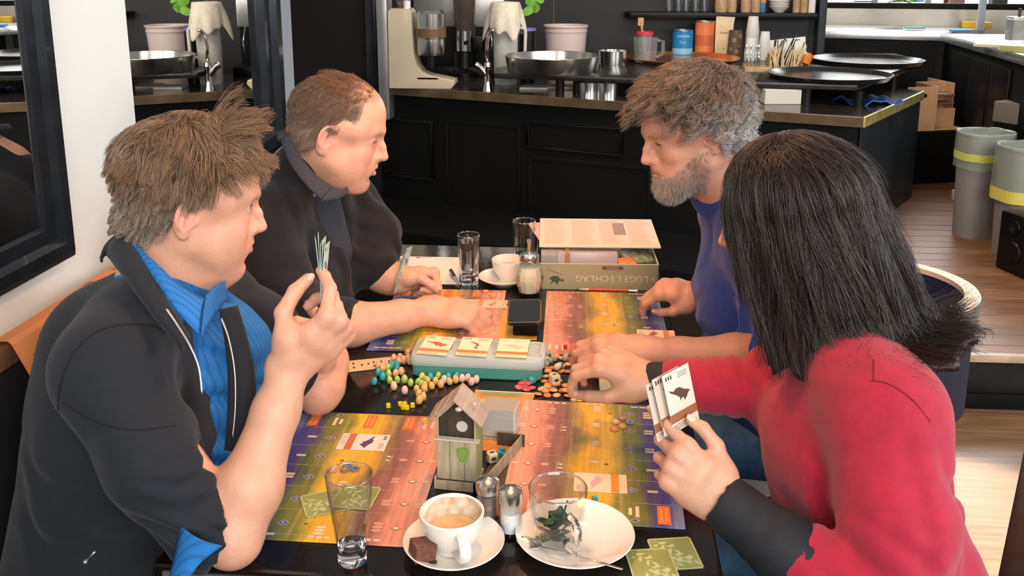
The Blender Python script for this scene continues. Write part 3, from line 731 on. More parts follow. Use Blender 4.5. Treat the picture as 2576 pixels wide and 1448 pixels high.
# tall jug covered with a cloth, sprig and lid
p = PZ(1272, 210, ZC); k = mpx(p) * .87
jg = thing('water_jug', 'tall frosted jug with a handle, capped by a cream cloth, behind the bar tap', 'jug', (p.x, p.y, ZC))
M_frost = mat('frosted_plastic', (.72, .70, .66), .35, 0, .25, var=.06, vscale=6)
q = MB(); q.lathe([(.0001, 0), (32 * k, 0), (33 * k, 10 * k), (37 * k, 190 * k), (39 * k, 205 * k), (37 * k, 205 * k), (31 * k, 12 * k), (.0001, 10 * k)], n=40); q.build('body', M_frost, jg, smooth='auto')
q = MB(); q.tube([(36 * k, 0, 160 * k), (54 * k, 0, 158 * k), (57 * k, 0, 150 * k), (56 * k, 0, 90 * k), (50 * k, 0, 76 * k), (34 * k, 0, 74 * k)], 5 * k, 10); q.build('handle', M_frost, jg, smooth=True)
def cloth(R0, R1, top, drop, seed, nr=22, na=72, amp=.35):
    rs = np.random.RandomState(seed); ph = rs.rand(6) * 6.28; q = MB()
    for i in range(nr + 1):
        u = i / nr
        for j in range(na):
            a = 2 * math.pi * j / na
            w = math.sin(3 * a + ph[0]) * .5 + math.sin(5 * a + ph[1]) * .35 + math.sin(9 * a + ph[2]) * .2
            if u < .45: r = R0 * (u / .45); z = top - .02 * R0 * w * u + .02 * R0 * math.sin(7 * u * 6 + a * 2)
            else:
                v = (u - .45) / .55; r = R0 + (R1 - R0) * math.sin(v * 1.57) * (1 + amp * w) + amp * .25 * R0 * w * v; z = top - drop * (1 + .35 * w) * v ** 1.1
            q.v.append((r * math.cos(a), r * math.sin(a), z))
    for i in range(nr):
        for j in range(na): q.f.append((i * na + j, i * na + (j + 1) % na, (i + 1) * na + (j + 1) % na, (i + 1) * na + j))
    return q
q = cloth(40 * k, 56 * k, 232 * k, 84 * k, 8, amp=.55); M_cloth = mat('cream_cloth', (.72, .64, .52), .85, var=.12, vscale=15, bump=.002, bscale=60)
o = q.build('cloth_cover', M_cloth, smooth=True, merge=True); sm = o.modifiers.new('s', 'SOLIDIFY'); sm.thickness = .004
o.location = (p.x, p.y, ZC); tag(o, 'cream cloth draped over the top of the tall jug', 'cloth')
# leafy sprig
sp = thing('leaf_sprig', 'small green leafy sprig sticking out beside the covered jug', 'plant', (p.x + 62 * k, p.y + .03, ZC + 196 * k))
M_leaf = mat('fresh_leaf', (.16, .40, .05), .45, var=.3, vscale=30)
def leaf(mb, M, L, W, curl=.3):
    n = 6; vs = []; fs = []
    for i in range(n + 1):
        t = i / n; w = W * math.sin(math.pi * min(1, t * .92 + .06)) ** .8 * (1 + .12 * math.sin(9 * t))
        for s in (-1, 0, 1): vs.append(M @ Vector((s * w, t * L, -curl * L * t * t + (.12 * W if s else 0))))
    for i in range(n):
        for s in (0, 1): fs.append((i * 3 + s, i * 3 + s + 1, i * 3 + s + 4, i * 3 + s + 3))
    mb.add(vs, fs)
q = MB(); q.tube([(-20 * k, 0, -10 * k), (10 * k, 0, 14 * k), (30 * k, 0, 40 * k)], 1.3 * k, 6); q.build('stem', M_leaf, sp)
for (dx, dz, rz, tilt, L) in ((22, 30, -1.2, .2, 34), (30, 38, -.5, .5, 36), (14, 18, -2.1, -.2, 32), (28, 36, 1.0, .6, 28), (30, 30, -2.6, .1, 30)):
    q = MB(); leaf(q, Matrix.Translation((dx * k, 0, dz * k)) @ Matrix.Rotation(rz, 4, 'Y') @ Matrix.Rotation(1.57 - tilt, 4, 'X'), L * k, L * k * .42); q.build('leaf', M_leaf, sp, smooth=True)
lathe_thing('purple_lid', 'purple plastic lid showing behind the jug handle', 'lid', (p.x + 60 * k, p.y + .12, ZC + 148 * k), [(.0001, 0), (24 * k, 0), (24 * k, 8 * k), (.0001, 10 * k)], mat('purple_plastic', (.20, .13, .48), .4), 20)
pl_b = MB(); pl_b.lathe([(.0001, 0), (22 * k, 0), (23 * k, 148 * k), (.0001, 148 * k)], n=20)
o = pl_b.build('storage_tub', M_black, smooth='auto'); o.location = (p.x + 60 * k, p.y + .12, ZC); tag(o, 'dark tub under the purple lid behind the jug', 'tub')
# white tub, big pan, small pots on the raised board
p = PZ(1422, 192, ZC); k = mpx(p)
wt = thing('plastic_bucket', 'pink white translucent bucket behind the big steel pan', 'bucket', (p.x, p.y, ZC))
q = MB(); q.lathe([(.0001, 0), (44 * k, 0), (53 * k, 122 * k), (56 * k, 124 * k), (56 * k, 128 * k), (52 * k, 126 * k), (42 * k, 3 * k), (.0001, 3 * k)], n=40); q.build('body', mat('milky_plastic', (.80, .66, .61), .35, 0, .15), wt, smooth='auto')
q = MB(); q.lathe([(52.5 * k, 110 * k), (54 * k, 112 * k), (53.5 * k, 116 * k)], n=40); q.build('rim_band', MATS['milky_plastic'], wt, smooth=True)
p = PZ(1390, 178, ZB); k = mpx(p)
pn = thing('steel_pan', 'large round steel pan at the left end of the raised board', 'pan', (p.x, p.y, ZB))
R_ = 119 * k
q = MB(); q.lathe([(.0001, 0), (R_ * .94, 0), (R_ * .955, .006), (R_, .088), (R_ * 1.015, .092), (R_ * .99, .094), (R_ * .94, .012), (.0001, .008)], n=64); q.build('body', M_steel, pn, smooth='auto')
q = MB(); q.lathe([(R_ * 1.0, .089), (R_ * 1.02, .092), (R_ * 1.0, .0955), (R_ * .98, .093)], n=64, closed=True); q.build('rolled_rim', M_chrome, pn, smooth=True)
p = PZ(1541, 163, ZB); k = mpx(p)
lathe_thing('steel_pot', 'small steel pot between the big pan and the copper tray', 'pot', (p.x, p.y, ZB), solid(33 * k, 36 * k, 35 * k), M_steel, 36)
p = PZ(1480, 238, ZC); lathe_thing('steel_canister', 'steel canister under the raised board, left of two', 'canister', (p.x, p.y, ZC), solid(22 * k, 29 * k), M_steel, 28, 'canisters under the board')
p = PZ(1530, 240, ZC); lathe_thing('steel_canister', 'steel canister under the raised board, right of two', 'canister', (p.x, p.y, ZC), solid(26 * k, 30 * k), M_steel, 28, 'canisters under the board')
for (x0, x1, y0, lab) in ((1308, 1376, 226, 'white folded paper lying under the raised board by the tap'), (1378, 1440, 224, 'cream box under the raised board beside the white paper')):
    a, b = PZ(x0, y0, ZC), PZ(x1, y0 - 2, ZC); q = MB(); h = .014 if 'paper' in lab else .045
    q.box((0, 0, h / 2), ((b - a).length, .16, h)); o = q.build('paper_stack' if 'paper' in lab else 'cream_box', mat('off_white_card', (.74, .66, .58), .6), bevel=.002); o.location = ((a.x + b.x) / 2, a.y + .09, ZC); tag(o, lab, 'paper' if 'paper' in lab else 'box')
# copper tray with measuring jug
p = PZ(1715, 152, ZB); k = mpx(p)
ct = thing('copper_tray', 'round shallow copper coloured tray holding a plastic measuring jug', 'tray', (p.x, p.y, ZB))
R_ = 143 * k; q = MB(); q.lathe([(.0001, 0), (R_ * .93, 0), (R_, .022), (R_ * .985, .024), (R_ * .92, .005), (.0001, .005)], n=56); q.build('body', mat('copper', (.80, .36, .16), .25, .9, var=.1), ct, smooth='auto')
q = MB(); q.lathe([(R_ * .985, .021), (R_ * 1.008, .0235), (R_ * .985, .026)], n=56, closed=True); q.build('rim', MATS['copper'], ct, smooth=True)
p2 = PZ(1622, 158, ZB); k = mpx(p2)
mj = thing('measuring_jug', 'clear plastic measuring jug with a red rimmed cup and spatula in it', 'jug', (p2.x, p2.y, ZB + .006))
M_clearp = mat('clear_plastic', (.92, .93, .93), .06, 0, .92, 1.2)
q = MB(); q.lathe(solid(27 * k, 62 * k, 31 * k), n=32); q.build('body', M_clearp, mj, smooth='auto')
q = MB(); q.tube([(30 * k, 0, 54 * k), (44 * k, 0, 52 * k), (45 * k, 0, 20 * k), (28 * k, 0, 12 * k)], 4 * k, 8); q.build('handle', M_clearp, mj, smooth=True)
q = MB(); q.lathe([(16 * k, 68 * k), (21 * k, 68 * k), (21 * k, 76 * k), (16 * k, 76 * k)], (-2 * k, 0, 0), 24, closed=True); q.build('red_rim', mat('red_plastic', (.72, .03, .06), .35), mj, smooth='auto')
q = MB(); q.lathe([(14 * k, 6 * k), (18 * k, 70 * k), (16 * k, 70 * k), (12 * k, 6 * k)], (-2 * k, 0, 0), 24, closed=True); q.build('inner_cup', M_clearp, mj, smooth='auto')
q = MB(); q.tube([(-2 * k, 0, 20 * k), (-12 * k, 0, 100 * k)], 3 * k, 8); q.box((-13 * k, 0, 100 * k), (14 * k, .006, 20 * k)); q.build('spatula', mat('pale_wood', (.52, .33, .16), .5, var=.2, vscale=20), mj)
# cans, bag, cups at the back of the board
def can(px, py, w, h, name, label, cat, m, parts):
    p = PZ(px, py, ZB); k = mpx(p); o = thing(name, label, cat, (p.x, p.y, ZB)); r = w * k / 2; h = h * k
    q = MB(); q.lathe([(.0001, 0), (r, 0), (r, h), (r * .96, h + .002), (.0001, h + .002)], n=36); q.build('body', m, o, smooth='auto')
    q = MB(); q.lathe([(r * .9, h), (r * 1.02, h), (r * 1.02, h + .007), (r * .9, h + .007)], n=36, closed=True); q.build('rim', M_steel, o, smooth='auto')
    for z0, z1, m2, nm in parts:
        q = MB(); q.lathe([(r * 1.004, h * z0), (r * 1.004, h * z1)], n=36); q.build(nm, m2, o, smooth=True)
    return o, r, h, k
M_blue = mat('blue_tin', (.012, .24, .55), .3); M_bluel = mat('pale_blue_print', (.25, .55, .80), .4)
def curved_text(o, txt, size, r, zc, m, ang=-1.57):
    me = text_mesh(txt, size); q = MB()
    vs = [(r * math.cos(ang + v.co.x / r), r * math.sin(ang + v.co.x / r), zc + v.co.y) for v in me.vertices]
    q.add(vs, [tuple(pp.vertices) for pp in me.polygons]); q.build('lettering', m, o); bpy.data.meshes.remove(me)
M_whitep = mat('white_print', (.85, .85, .82), .5)
o, r, h, k = can(1716, 138, 52, 60, 'coffee_tin', 'bright blue coffee tin with white lettering at the back of the board', 'tin', M_blue, [(.06, .30, M_bluel, 'label_band')])
curved_text(o, 'LAVAZZA', .021, r * 1.008, h * .80, M_whitep, -1.62); curved_text(o, 'Dek', .028, r * 1.008, h * .55, M_bluel, -1.62)
o, r, h, k = can(1770, 138, 48, 82, 'orange_tin', 'tall orange tin standing beside the blue coffee tin', 'tin', mat('orange_tin', (.75, .20, .07), .35, var=.15, vscale=12), [(.30, .62, mat('red_orange_print', (.55, .13, .05), .4), 'label_band')])
p = PZ(1817, 138, ZB); k = mpx(p)
bg = thing('coffee_bag', 'narrow cream paper bag with a folded grey top beside the orange tin', 'bag', (p.x, p.y, ZB))
q = MB(); w = 21 * k; q.v = [(-w, -.03, 0), (w, -.03, 0), (w, .03, 0), (-w, .03, 0), (-w, -.032, 78 * k), (w * 1.1, -.032, 78 * k), (w * 1.1, .03, 78 * k), (-w, .03, 78 * k), (-w * .9, -.004, 96 * k), (w * 1.3, -.004, 94 * k), (w * 1.3, .004, 94 * k), (-w * .9, .004, 96 * k)]
q.f = [(3, 2, 1, 0)] + [(i, (i + 1) % 4, 4 + (i + 1) % 4, 4 + i) for i in range(4)] + [(4 + i, 4 + (i + 1) % 4, 8 + (i + 1) % 4, 8 + i) for i in range(4)] + [(8, 9, 10, 11)]
q.build('body', mat('cream_paper', (.76, .58, .34), .5, var=.1, vscale=15), bg, bevel=.003)
q = MB(); text_into(q, 'Caesar', .020, (0, -.0335, 56 * k), (1, 0, 0), (0, 0, 1)); text_into(q, 'mild', .010, (0, -.0325, 16 * k), (1, 0, 0), (0, 0, 1)); q.build('lettering', MATS['black_print'], bg)
cupp = lambda r1, r2, h: [(.0001, 0), (r1, 0), (r2, h), (r2 + .002, h + .001), (r2 - .002, h), (r1 - .002, .004), (.0001, .004)]
p = PZ(1848, 140, ZB); k = mpx(p)
o = thing('paper_cup', 'brown printed paper cup turned upside down beside the cream bag', 'cup', (p.x, p.y, ZB))
q = MB(); q.lathe([(.0001, 64 * k), (16 * k, 64 * k), (20 * k, 0), (17 * k, 0)], n=28); q.build('body', mat('brown_paper_cup', (.11, .075, .05), .5), o, smooth='auto')
q = MB()
for a, z, rr in ((-1.9, 40, 5), (-1.2, 26, 3), (-1.5, 12, 4), (-2.3, 18, 4), (-1.0, 50, 5)):
    rad = (20 - 4 * z / 64) * k * 1.01; cc = Vector((rad * math.cos(a), rad * math.sin(a), z * k)); u = Vector((-math.sin(a), math.cos(a), 0)); vs = []
    for j in range(14): t = 2 * math.pi * j / 14; vs += [cc + u * (rr * k * math.cos(t)) + Vector((0, 0, rr * k * math.sin(t))), cc + u * (rr * .5 * k * math.cos(t)) + Vector((0, 0, rr * .5 * k * math.sin(t)))]
    q.add(vs, [(2 * j, 2 * ((j + 1) % 14), 2 * ((j + 1) % 14) + 1, 2 * j + 1) for j in range(14)])
q.build('printed_rings', M_tan, o)
M_cupw = mat('white_paper_cup', (.82, .81, .77), .5)
for (px, py, w, h, lab) in ((1890, 140, 34, 100, 'tall stack of white paper cups, tallest of three stacks'), (1887, 152, 33, 58, 'short front stack of white paper cups by the wooden caddy'), (1921, 150, 30, 72, 'right hand stack of white paper cups behind the caddy')):
    p = PZ(px, py, ZB); k = mpx(p); root = None; n = int(h / 7)
    o = thing('paper_cup_stack', lab, 'cups', (p.x, p.y, ZB), group='stacks of paper cups')
    for j in range(max(2, n - 5)):
        q = MB(); z = j * 7 * k; q.lathe([(w * .48 * k, z), (w * .50 * k, z + 1.5 * k), (w * .36 * k, z + 42 * k), (.0001, z + 42 * k)], n=22); q.build('paper_cup', M_cupw, o, smooth='auto')
# wooden caddy with spoons, jar of stirrers, orange cup
p = PZ(1902, 178, ZB); k = mpx(p); M_pale = MATS['pale_wood']
cd = thing('wooden_caddy', 'open wooden caddy holding spoons in front of the white cups', 'caddy', (p.x, p.y, ZB))
q = MB(); q.box((0, 0, .004), (62 * k, .10, .008)); q.build('base', M_pale, cd)
for s in (-1, 1):
    q = MB(); q.prism([(s * 30 * k - 1.5 * k, -.05), (s * 30 * k + 1.5 * k, -.05), (s * 30 * k + 1.5 * k, .05), (s * 30 * k - 1.5 * k, .05)], 0, 44 * k if s > 0 else 16 * k); q.build('end_board', M_pale, cd, bevel=.002)
    q = MB(); q.box((0, s * .05, 6 * k), (62 * k, .006, 12 * k)); q.build('side_board', M_pale, cd)
for i, (x, t) in enumerate(((-22, -.12), (-14, -.05), (2, .05), (8, -.1), (-6, .1))):
    q = MB(); q.tube([(x * k, 0, .01), (x * k + t * 40 * k, 0, 52 * k)], 1.5 * k, 6); q.ball((x * k + t * 44 * k, 0, 56 * k), (3.2 * k, 1.2 * k, 6 * k), 8, 6)
    o = q.build('teaspoon', M_steel, smooth=True); o.location = (p.x, p.y, ZB + .008); tag(o, ('first', 'second', 'fourth', 'fifth', 'third')[i] + ' from the left of the steel teaspoons standing in the wooden caddy', 'spoon', 'teaspoons in the caddy')
p = PZ(1970, 176, ZB); k = mpx(p)
jr = thing('stirrer_holder', 'clear holder packed with wooden stirrers and black straws', 'holder', (p.x, p.y, ZB))
q = MB(); q.box((0, 0, 2 * k), (84 * k, .09, 4 * k)); q.box((-42 * k, 0, 16 * k), (2 * k, .09, 30 * k)); q.box((42 * k, 0, 10 * k), (2 * k, .09, 16 * k)); q.box((0, .045, 16 * k), (84 * k, .003, 30 * k)); q.box((0, -.045, 7 * k), (84 * k, .003, 10 * k)); q.build('tray', M_clearp, jr)
M_stir = mat('stirrer_wood', (.74, .55, .32), .6, var=.15, vscale=30)
for i in range(34):
    x = random.uniform(-34, 36); lean = random.uniform(-.12, .38) + x * .004
    q = MB(); q.tube([(x * k, random.uniform(-.03, .03), 4 * k), (x * k + lean * 60 * k, random.uniform(-.03, .03), random.uniform(50, 64) * k)], 1.5 * k, 5)
    q.build('stirrer', M_stir, jr)
for i in range(13):
    x = random.uniform(-40, 36); lean = random.uniform(-.25, .45)
    q = MB(); z = random.uniform(66, 82) * k; xe = x * k + lean * 70 * k
    q.tube([(x * k, .02, 4 * k), (xe, random.uniform(-.02, .04), z), (xe + random.uniform(-4, 9) * k, 0, z + random.uniform(2, 8) * k)], 1.2 * k, 5); q.build('straw', M_black, jr)
q = MB(); q.box((0, 0, 0), (88 * k, .004, 44 * k), M=Matrix.Rotation(-.12, 3, 'Y')); o = q.build('white_card', mat('white_card', (.80, .79, .76), .5)); o.location = (p.x + 16 * k, p.y + .09, ZB + 54 * k); tag(o, 'white card leaning behind the stirrers and straws', 'card')
p = PZ(2022, 168, ZB); k = mpx(p)
q = MB(); q.lathe([(.0001, 0), (12 * k, 0), (16 * k, 28 * k), (14 * k, 28 * k), (10 * k, 3 * k), (.0001, 3 * k)], n=28, M=Matrix.Rotation(-.5, 3, 'X') @ Matrix.Rotation(.35, 3, 'Y')); o = q.build('orange_cup', mat('orange_plastic', (.85, .22, .02), .3), smooth='auto'); o.location = (p.x, p.y, ZB + 5 * k); tag(o, 'small orange plastic cup tipped over beside the stirrers', 'cup')
# serving trays
M_tray = mat('black_tray', (.022, .018, .016), .22, var=.2, vscale=6)
for px, py, w, lab in ((2085, 196, 152, 'round black serving tray at the front corner of the board'), (2180, 158, 136, 'round black serving tray lying behind the front one')):
    p = PZ(px, py, ZB); k = mpx(p); R_ = w * k
    o = thing('serving_tray', lab, 'tray', (p.x, p.y, ZB), group='black serving trays')
    q = MB(); q.lathe([(.0001, 0), (R_ * .93, 0), (R_, .026), (R_ * .985, .028), (R_ * .915, .006), (.0001, .006)], n=64); q.build('body', M_tray, o, smooth='auto')
    q = MB(); q.lathe([(R_ * .985, .026), (R_ * 1.004, .028), (R_ * .985, .030)], n=64, closed=True); q.build('rim', mat('tray_rim', (.10, .085, .075), .3, .3), o, smooth=True)
# under the board: white box; blue cloth on the counter
a, b = PZ(1918, 262, ZC), PZ(2010, 262, ZC); q = MB(); k = mpx(a); q.box((0, 0, .04), ((b - a).length, .2, .08)); o = q.build('white_box', mat('cream_box_card', (.66, .62, .52), .5), bevel=.003, seg=1); o.location = ((a.x + b.x) / 2, a.y + .1, ZC); o.rotation_euler = (0, 0, .1); tag(o, 'low cream box under the raised board by the front corner', 'box')
p = PZ(2190, 258, ZC); q = MB(); n = 26
for i in range(n + 1):
    for j in range(n + 1):
        u, v = i / n - .5, j / n - .5
        q.v.append((u * .30, v * .22, .012 + .016 * math.sin(9 * u + 3 * v) * math.cos(5 * v) + .014 * math.exp(-((u - .3) ** 2 + (v + .1) ** 2) * 40) + .006 * math.sin(21 * u - 9 * v)))
q.f = [(i * (n + 1) + j, i * (n + 1) + j + 1, (i + 1) * (n + 1) + j + 1, (i + 1) * (n + 1) + j) for i in range(n) for j in range(n)]
o = q.build('blue_cloth', mat('navy_cloth', (.020, .045, .14), .85, bump=.001, bscale=150), smooth=True); o.location = (p.x - .02, p.y, ZC); o.rotation_euler = (0, 0, .3); o.modifiers.new('s', 'SOLIDIFY').thickness = .003; tag(o, 'navy cleaning cloth with a bright blue hem, crumpled on the bar corner', 'cloth')
hem = MB(); hem.tube([(v[0], v[1] - .001, v[2] + .001) for v in [q.v[i * (n + 1)] for i in range(n + 1)]], .0035, 6); hem.build('hem', mat('bright_blue_hem', (.02, .16, .62), .7), o, smooth=True)
hem = MB(); hem.tube([(v[0] + .001, v[1], v[2] + .001) for v in [q.v[n * (n + 1) + j] for j in range(n + 1)]], .0035, 6); hem.build('hem', MATS['bright_blue_hem'], o, smooth=True)
# ------------------------------------------------------------------ kitchen corner behind the bar's right end
ZK = 1.10
kA, kB, kC = PZ(2060, 74, ZK), PZ(2368, 84, ZK), PZ(2700, 172, ZK)
M_topst = mat('steel_worktop', (.66, .66, .66), .25, .8, var=.1, vscale=4)
kt = thing('sink_counter', 'steel topped sink counter along the far kitchen wall', 'counter', (0, 0, 0))
kb = [(kA.x - .6, kA.y), (kB.x, kB.y), (kB.x + .55, kB.y + .62), (kA.x - .6, kA.y + .62)]
q = MB(); q.prism(kb, ZK - .055, ZK); q.build('worktop', M_topst, kt, bevel=.004)
q = MB(); q.prism([(kA.x - .6, kA.y + .03), (kB.x - .01, kB.y + .03), (kB.x + .55, kB.y + .6), (kA.x - .6, kA.y + .6)], .2, ZK - .056); q.build('cabinet', M_blackm, kt)
q = MB(); q.box(((kA.x + kB.x) / 2 - .05, kA.y + .25, ZK + .004), (.62, .34, .012)); q.build('sink_rim', M_steel, kt, bevel=.003)
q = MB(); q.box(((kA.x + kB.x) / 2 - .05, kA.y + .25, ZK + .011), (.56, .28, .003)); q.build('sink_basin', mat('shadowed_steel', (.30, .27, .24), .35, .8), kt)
q = MB(); q.prism([(kA.x - .6, kA.y + .62), (kB.x + .9, kB.y + .63), (kB.x + .9, kB.y + .66), (kA.x - .6, kA.y + .66)], ZK - .1, ZK + .14); q.build('splashback', mat('beige_steel', (.50, .45, .38), .35, .4, var=.2, vscale=3), kt)
q = MB(); q.prism([(kA.x - .6, kA.y + .60), (kB.x + 1.0, kB.y + .61), (kB.x + 1.0, kB.y + .70), (kA.x - .6, kA.y + .70)], ZK + .14, ZK + .185); q.build('ledge', M_blackm, kt, bevel=.004)
for px in (2140, 2230):
    v = PY(px, 118, kA.y + .0); q = MB(); q.tube([(v.x - .03, v.y - .005, v.z), (v.x - .03, v.y - .03, v.z), (v.x + .03, v.y - .03, v.z), (v.x + .03, v.y - .005, v.z)], .005, 6); q.build('handle', M_steel, kt)
# right hand worktop
rc = thing('side_counter', 'dark fronted kitchen counter with a pale worktop running toward the camera', 'counter', (0, 0, 0))
dk = (kC - kB).normalized(); nk = Vector((-dk.y, dk.x, 0)); nk = nk if nk.x > 0 else -nk
q = MB(); e1 = kB + dk * 2.6; q.prism([kB.to_2d(), e1.to_2d(), (e1 + nk * .75).to_2d(), (kB + nk * .75).to_2d()], ZK - .055, ZK); q.build('worktop', M_topst, rc, bevel=.004)
f0 = kB + nk * .03; f1 = e1 + nk * .03
q = MB(); q.prism([f0.to_2d(), f1.to_2d(), (e1 + nk * .7).to_2d(), (kB + nk * .7).to_2d()], .2, ZK - .056); q.build('cabinet', M_blackm, rc)
for u in (.35, .72, 1.1):
    a = f0 + dk * u; q = MB(); q.prism([(a).to_2d(), (a + dk * .35).to_2d(), (a + dk * .35 - nk * .014).to_2d(), (a - nk * .014).to_2d()], .3, ZK - .10); q.build('door', M_black, rc, bevel=.003)
wp = kB + nk * .72
q = MB(); q.prism([wp.to_2d(), (wp + dk * 2.6).to_2d(), (wp + dk * 2.6 + nk * .05).to_2d(), (wp + nk * .05).to_2d()], ZK - .2, ZK + .16); q.build('upstand', M_frameb, rc)
# faucet
p = PZ(2290, 66, ZK) + Vector((0, .12, 0)); k = mpx(p)
fc = thing('kitchen_faucet', 'chrome kitchen faucet with a high arched spout at the far sink', 'tap', (p.x, p.y, ZK + .05))
q = MB(); q.tube([(-46 * k, 0, 2 * k), (26 * k, 0, 0)], 5.5 * k, 12); q.build('body', M_chrome, fc, smooth='auto')
pts = [(12 * k, 0, 2 * k)] + [(-20 * k + 33 * k * math.cos(a), 0, 30 * k + 18 * k * math.sin(a)) for a in np.linspace(0, math.pi, 12)] + [(-54 * k, 0, 16 * k), (-54 * k, 0, 10 * k)]
q = MB(); q.tube(pts, 2.8 * k, 10); q.build('spout', M_chrome, fc, smooth=True)
for x in (-10, 28):
    q = MB(); q.ball((x * k, -.01, 9 * k), (7 * k, 5 * k, 6 * k), 12, 8); q.build('handle', M_chrome, fc, smooth=True)
q = MB(); q.tube([(-44 * k, 0, 0), (-44 * k, .0, -.05)], .01); q.tube([(20 * k, 0, 0), (20 * k, 0, -.05)], .01); q.build('inlet', M_chrome, fc)
# sponges, cloths, boards and jar on the worktops
def bx(name, label, cat, px, py, d, m, z=ZK, rz=0.0, bev=.006, group=None, dz=0.0, dy=0.0):
    p = PZ(px, py, z); q = MB(); q.box((0, 0, d[2] / 2), d); o = q.build(name, m, bevel=bev); o.location = (p.x, p.y + dy, z + dz); o.rotation_euler = (0, 0, rz); return tag(o, label, cat, group)
M_yel = mat('yellow_sponge', (.72, .46, .05), .9, bump=.002, bscale=120)
bx('sponge', 'yellow sponge at the back of the corner worktop, larger of two', 'sponge', 2440, 70, (.13, .06, .05), M_yel, group='yellow sponges')
bx('sponge', 'yellow sponge at the back of the corner worktop, smaller one by the post', 'sponge', 2478, 72, (.075, .06, .05), M_yel, group='yellow sponges')
bx('dish_cloth', 'bright blue folded dish cloth on the corner worktop', 'cloth', 2415, 80, (.13, .08, .018), mat('sky_blue_cloth', (.06, .33, .70), .8), rz=.2)
bx('dish_cloth', 'teal dish cloth lying by the faucet', 'cloth', 2300, 76, (.14, .07, .012), mat('teal_cloth', (.12, .33, .36), .8), dz=.013)
bx('cutting_board', 'pale cutting board on the side counter', 'board', 2525, 118, (.30, .2, .02), mat('cream_board', (.78, .70, .52), .5), rz=-.6)
bx('cutting_board', 'olive green cutting board on the side counter by the glass jar', 'board', 2572, 128, (.20, .22, .035), mat('olive_board', (.40, .38, .12), .5), rz=-.6)
p = PZ(2566, 108, ZK); k = mpx(p); o = thing('blender_jar', 'square clear blender jar with a steel lid on the side counter', 'jar', (p.x + .02, p.y + .10, ZK))
q = MB(); q.box((0, 0, 30 * k), (44 * k, 44 * k, 54 * k)); q.build('jar', M_clearp, o, bevel=.01); q = MB(); q.box((0, 0, 60 * k), (46 * k, 46 * k, 6 * k)); q.build('lid', M_steelm, o, bevel=.003); q = MB(); q.tube([(0, 0, 62 * k), (0, 0, 84 * k)], 4 * k); q.build('knob', M_frameb, o)
struct(vert_box(2486, 2524, kB.y + .75, .08, .9, 1.32, 'trim_5', M_frameb))
bx('towel_dispenser', 'pale strip of a paper dispenser on the dark post', 'dispenser', 2506, 84, (.05, .03, .24), mat('pale_grey_plastic', (.42, .46, .48), .5), dz=.0, dy=.30)
# far wall with the kitchen windows
YW = kB.y + 2.3
wl = MB(); wl.box((3.6, YW + .1, .55), (7.5, .2, 1.1)); struct(wl.build('wall_kitchen', M_wall))
M_win = mat('bright_window_pane', (1, 1, 1), .5, emit=(.97, .99, 1.0), estr=2.2)
xs = [PY(px, 10, YW).x for px in (2060, 2196, 2330, 2470, 2620)]
for i in range(4):
    w_ = MB(); w_.box(((xs[i] + xs[i + 1]) / 2, YW, 1.95), (xs[i + 1] - xs[i] - .05, .012, 1.7)); o = struct(w_.build('window_%d' % (i + 1), M_win))
    f = MB(); f.box((xs[i], YW - .02, 1.95), (.06, .06, 1.7)); f.build('mullion', mat('white_window_frame', (.75, .75, .74), .4), o, bevel=.006)
# things on the sill ledge in front of the windows
lz = ZK + .185
M_grn = mat('green_bottle', (.18, .62, .02), .3, 0, .2)
for i, (px, w, h, m, lab, nm, ct_) in enumerate(((2098, 13, 40, M_glass, 'clear tumbler standing on the kitchen ledge at the left', 'tumbler', 'glass'), (2252, 16, 44, M_grn, 'lime green washing up bottle on the ledge, left of two', 'soap_bottle', 'bottle'), (2284, 13, 40, M_grn, 'lime green bottle on the ledge, right of two', 'soap_bottle', 'bottle'), (2310, 12, 30, mat('pale_blue_plastic', (.35, .55, .85), .35, 0, .2), 'pale blue bottle beside the green bottles on the ledge', 'soap_bottle', 'bottle'))):
    v = PY(px, 20, kA.y + .65); k = mpx(v); rr = w * k
    o = thing(nm, lab, ct_, (v.x, v.y, lz))
    q = MB(); q.lathe([(.0001, 0), (rr, 0), (rr, h * k * .75), (rr * .45, h * k), (rr * .4, h * k * 1.1), (.0001, h * k * 1.1)] if i else gl(rr, h * k), n=22); q.build('body', m, o, smooth='auto')
    if i: q = MB(); q.lathe([(.0001, 0), (rr * .5, 0), (rr * .4, 8 * k), (.0001, 8 * k)], (0, 0, h * k * 1.1), 14); q.build('cap', M_whitep, o, smooth='auto')
v = PY(2170, 20, kA.y + .65); q = MB(); q.lathe([(.0001, 0), (.07, 0), (.085, .008), (.0001, .006)], n=28); o = q.build('dark_plate', M_slate, smooth='auto'); o.location = (v.x, v.y, lz); tag(o, 'flat dark plate lying on the kitchen ledge', 'plate')
# a passer-by outside the far window
v = PY(2402, 16, YW - .5); kk = 1.0
pb = Body(); pz = v.z
pb.cap((0, 0, pz + .02), (0, 0, pz - .25), .055, .06, .03); pb.ell((0, 0, pz + .12), (.075, .095, .12), .03); pb.cap((-.17, 0, pz - .06), (.17, 0, pz - .06), .07, .07, .05)
pb.cap((0, 0, pz - .15), (0, 0, .95), .15, .14, .06)
for s in (-1, 1): pb.cap((s * .19, 0, pz - .08), (s * .23, -.02, pz - .55), .05, .04, .04); pb.cap((s * .09, 0, .98), (s * .1, 0, .06), .085, .06, .05)
me = skin_mesh(pb, .014, 'person'); paint(me, (.62, .30, .27), [((0, 0, pz + .1), (.16, .16, .2), (.75, .42, .36), 1)])
o = link('person', me, mat('pink_top', (.7, .4, .36), .7, attr=True)); o.location = (v.x, v.y, 0); tag(o, 'person in a pink top standing by the bright far window', 'person')
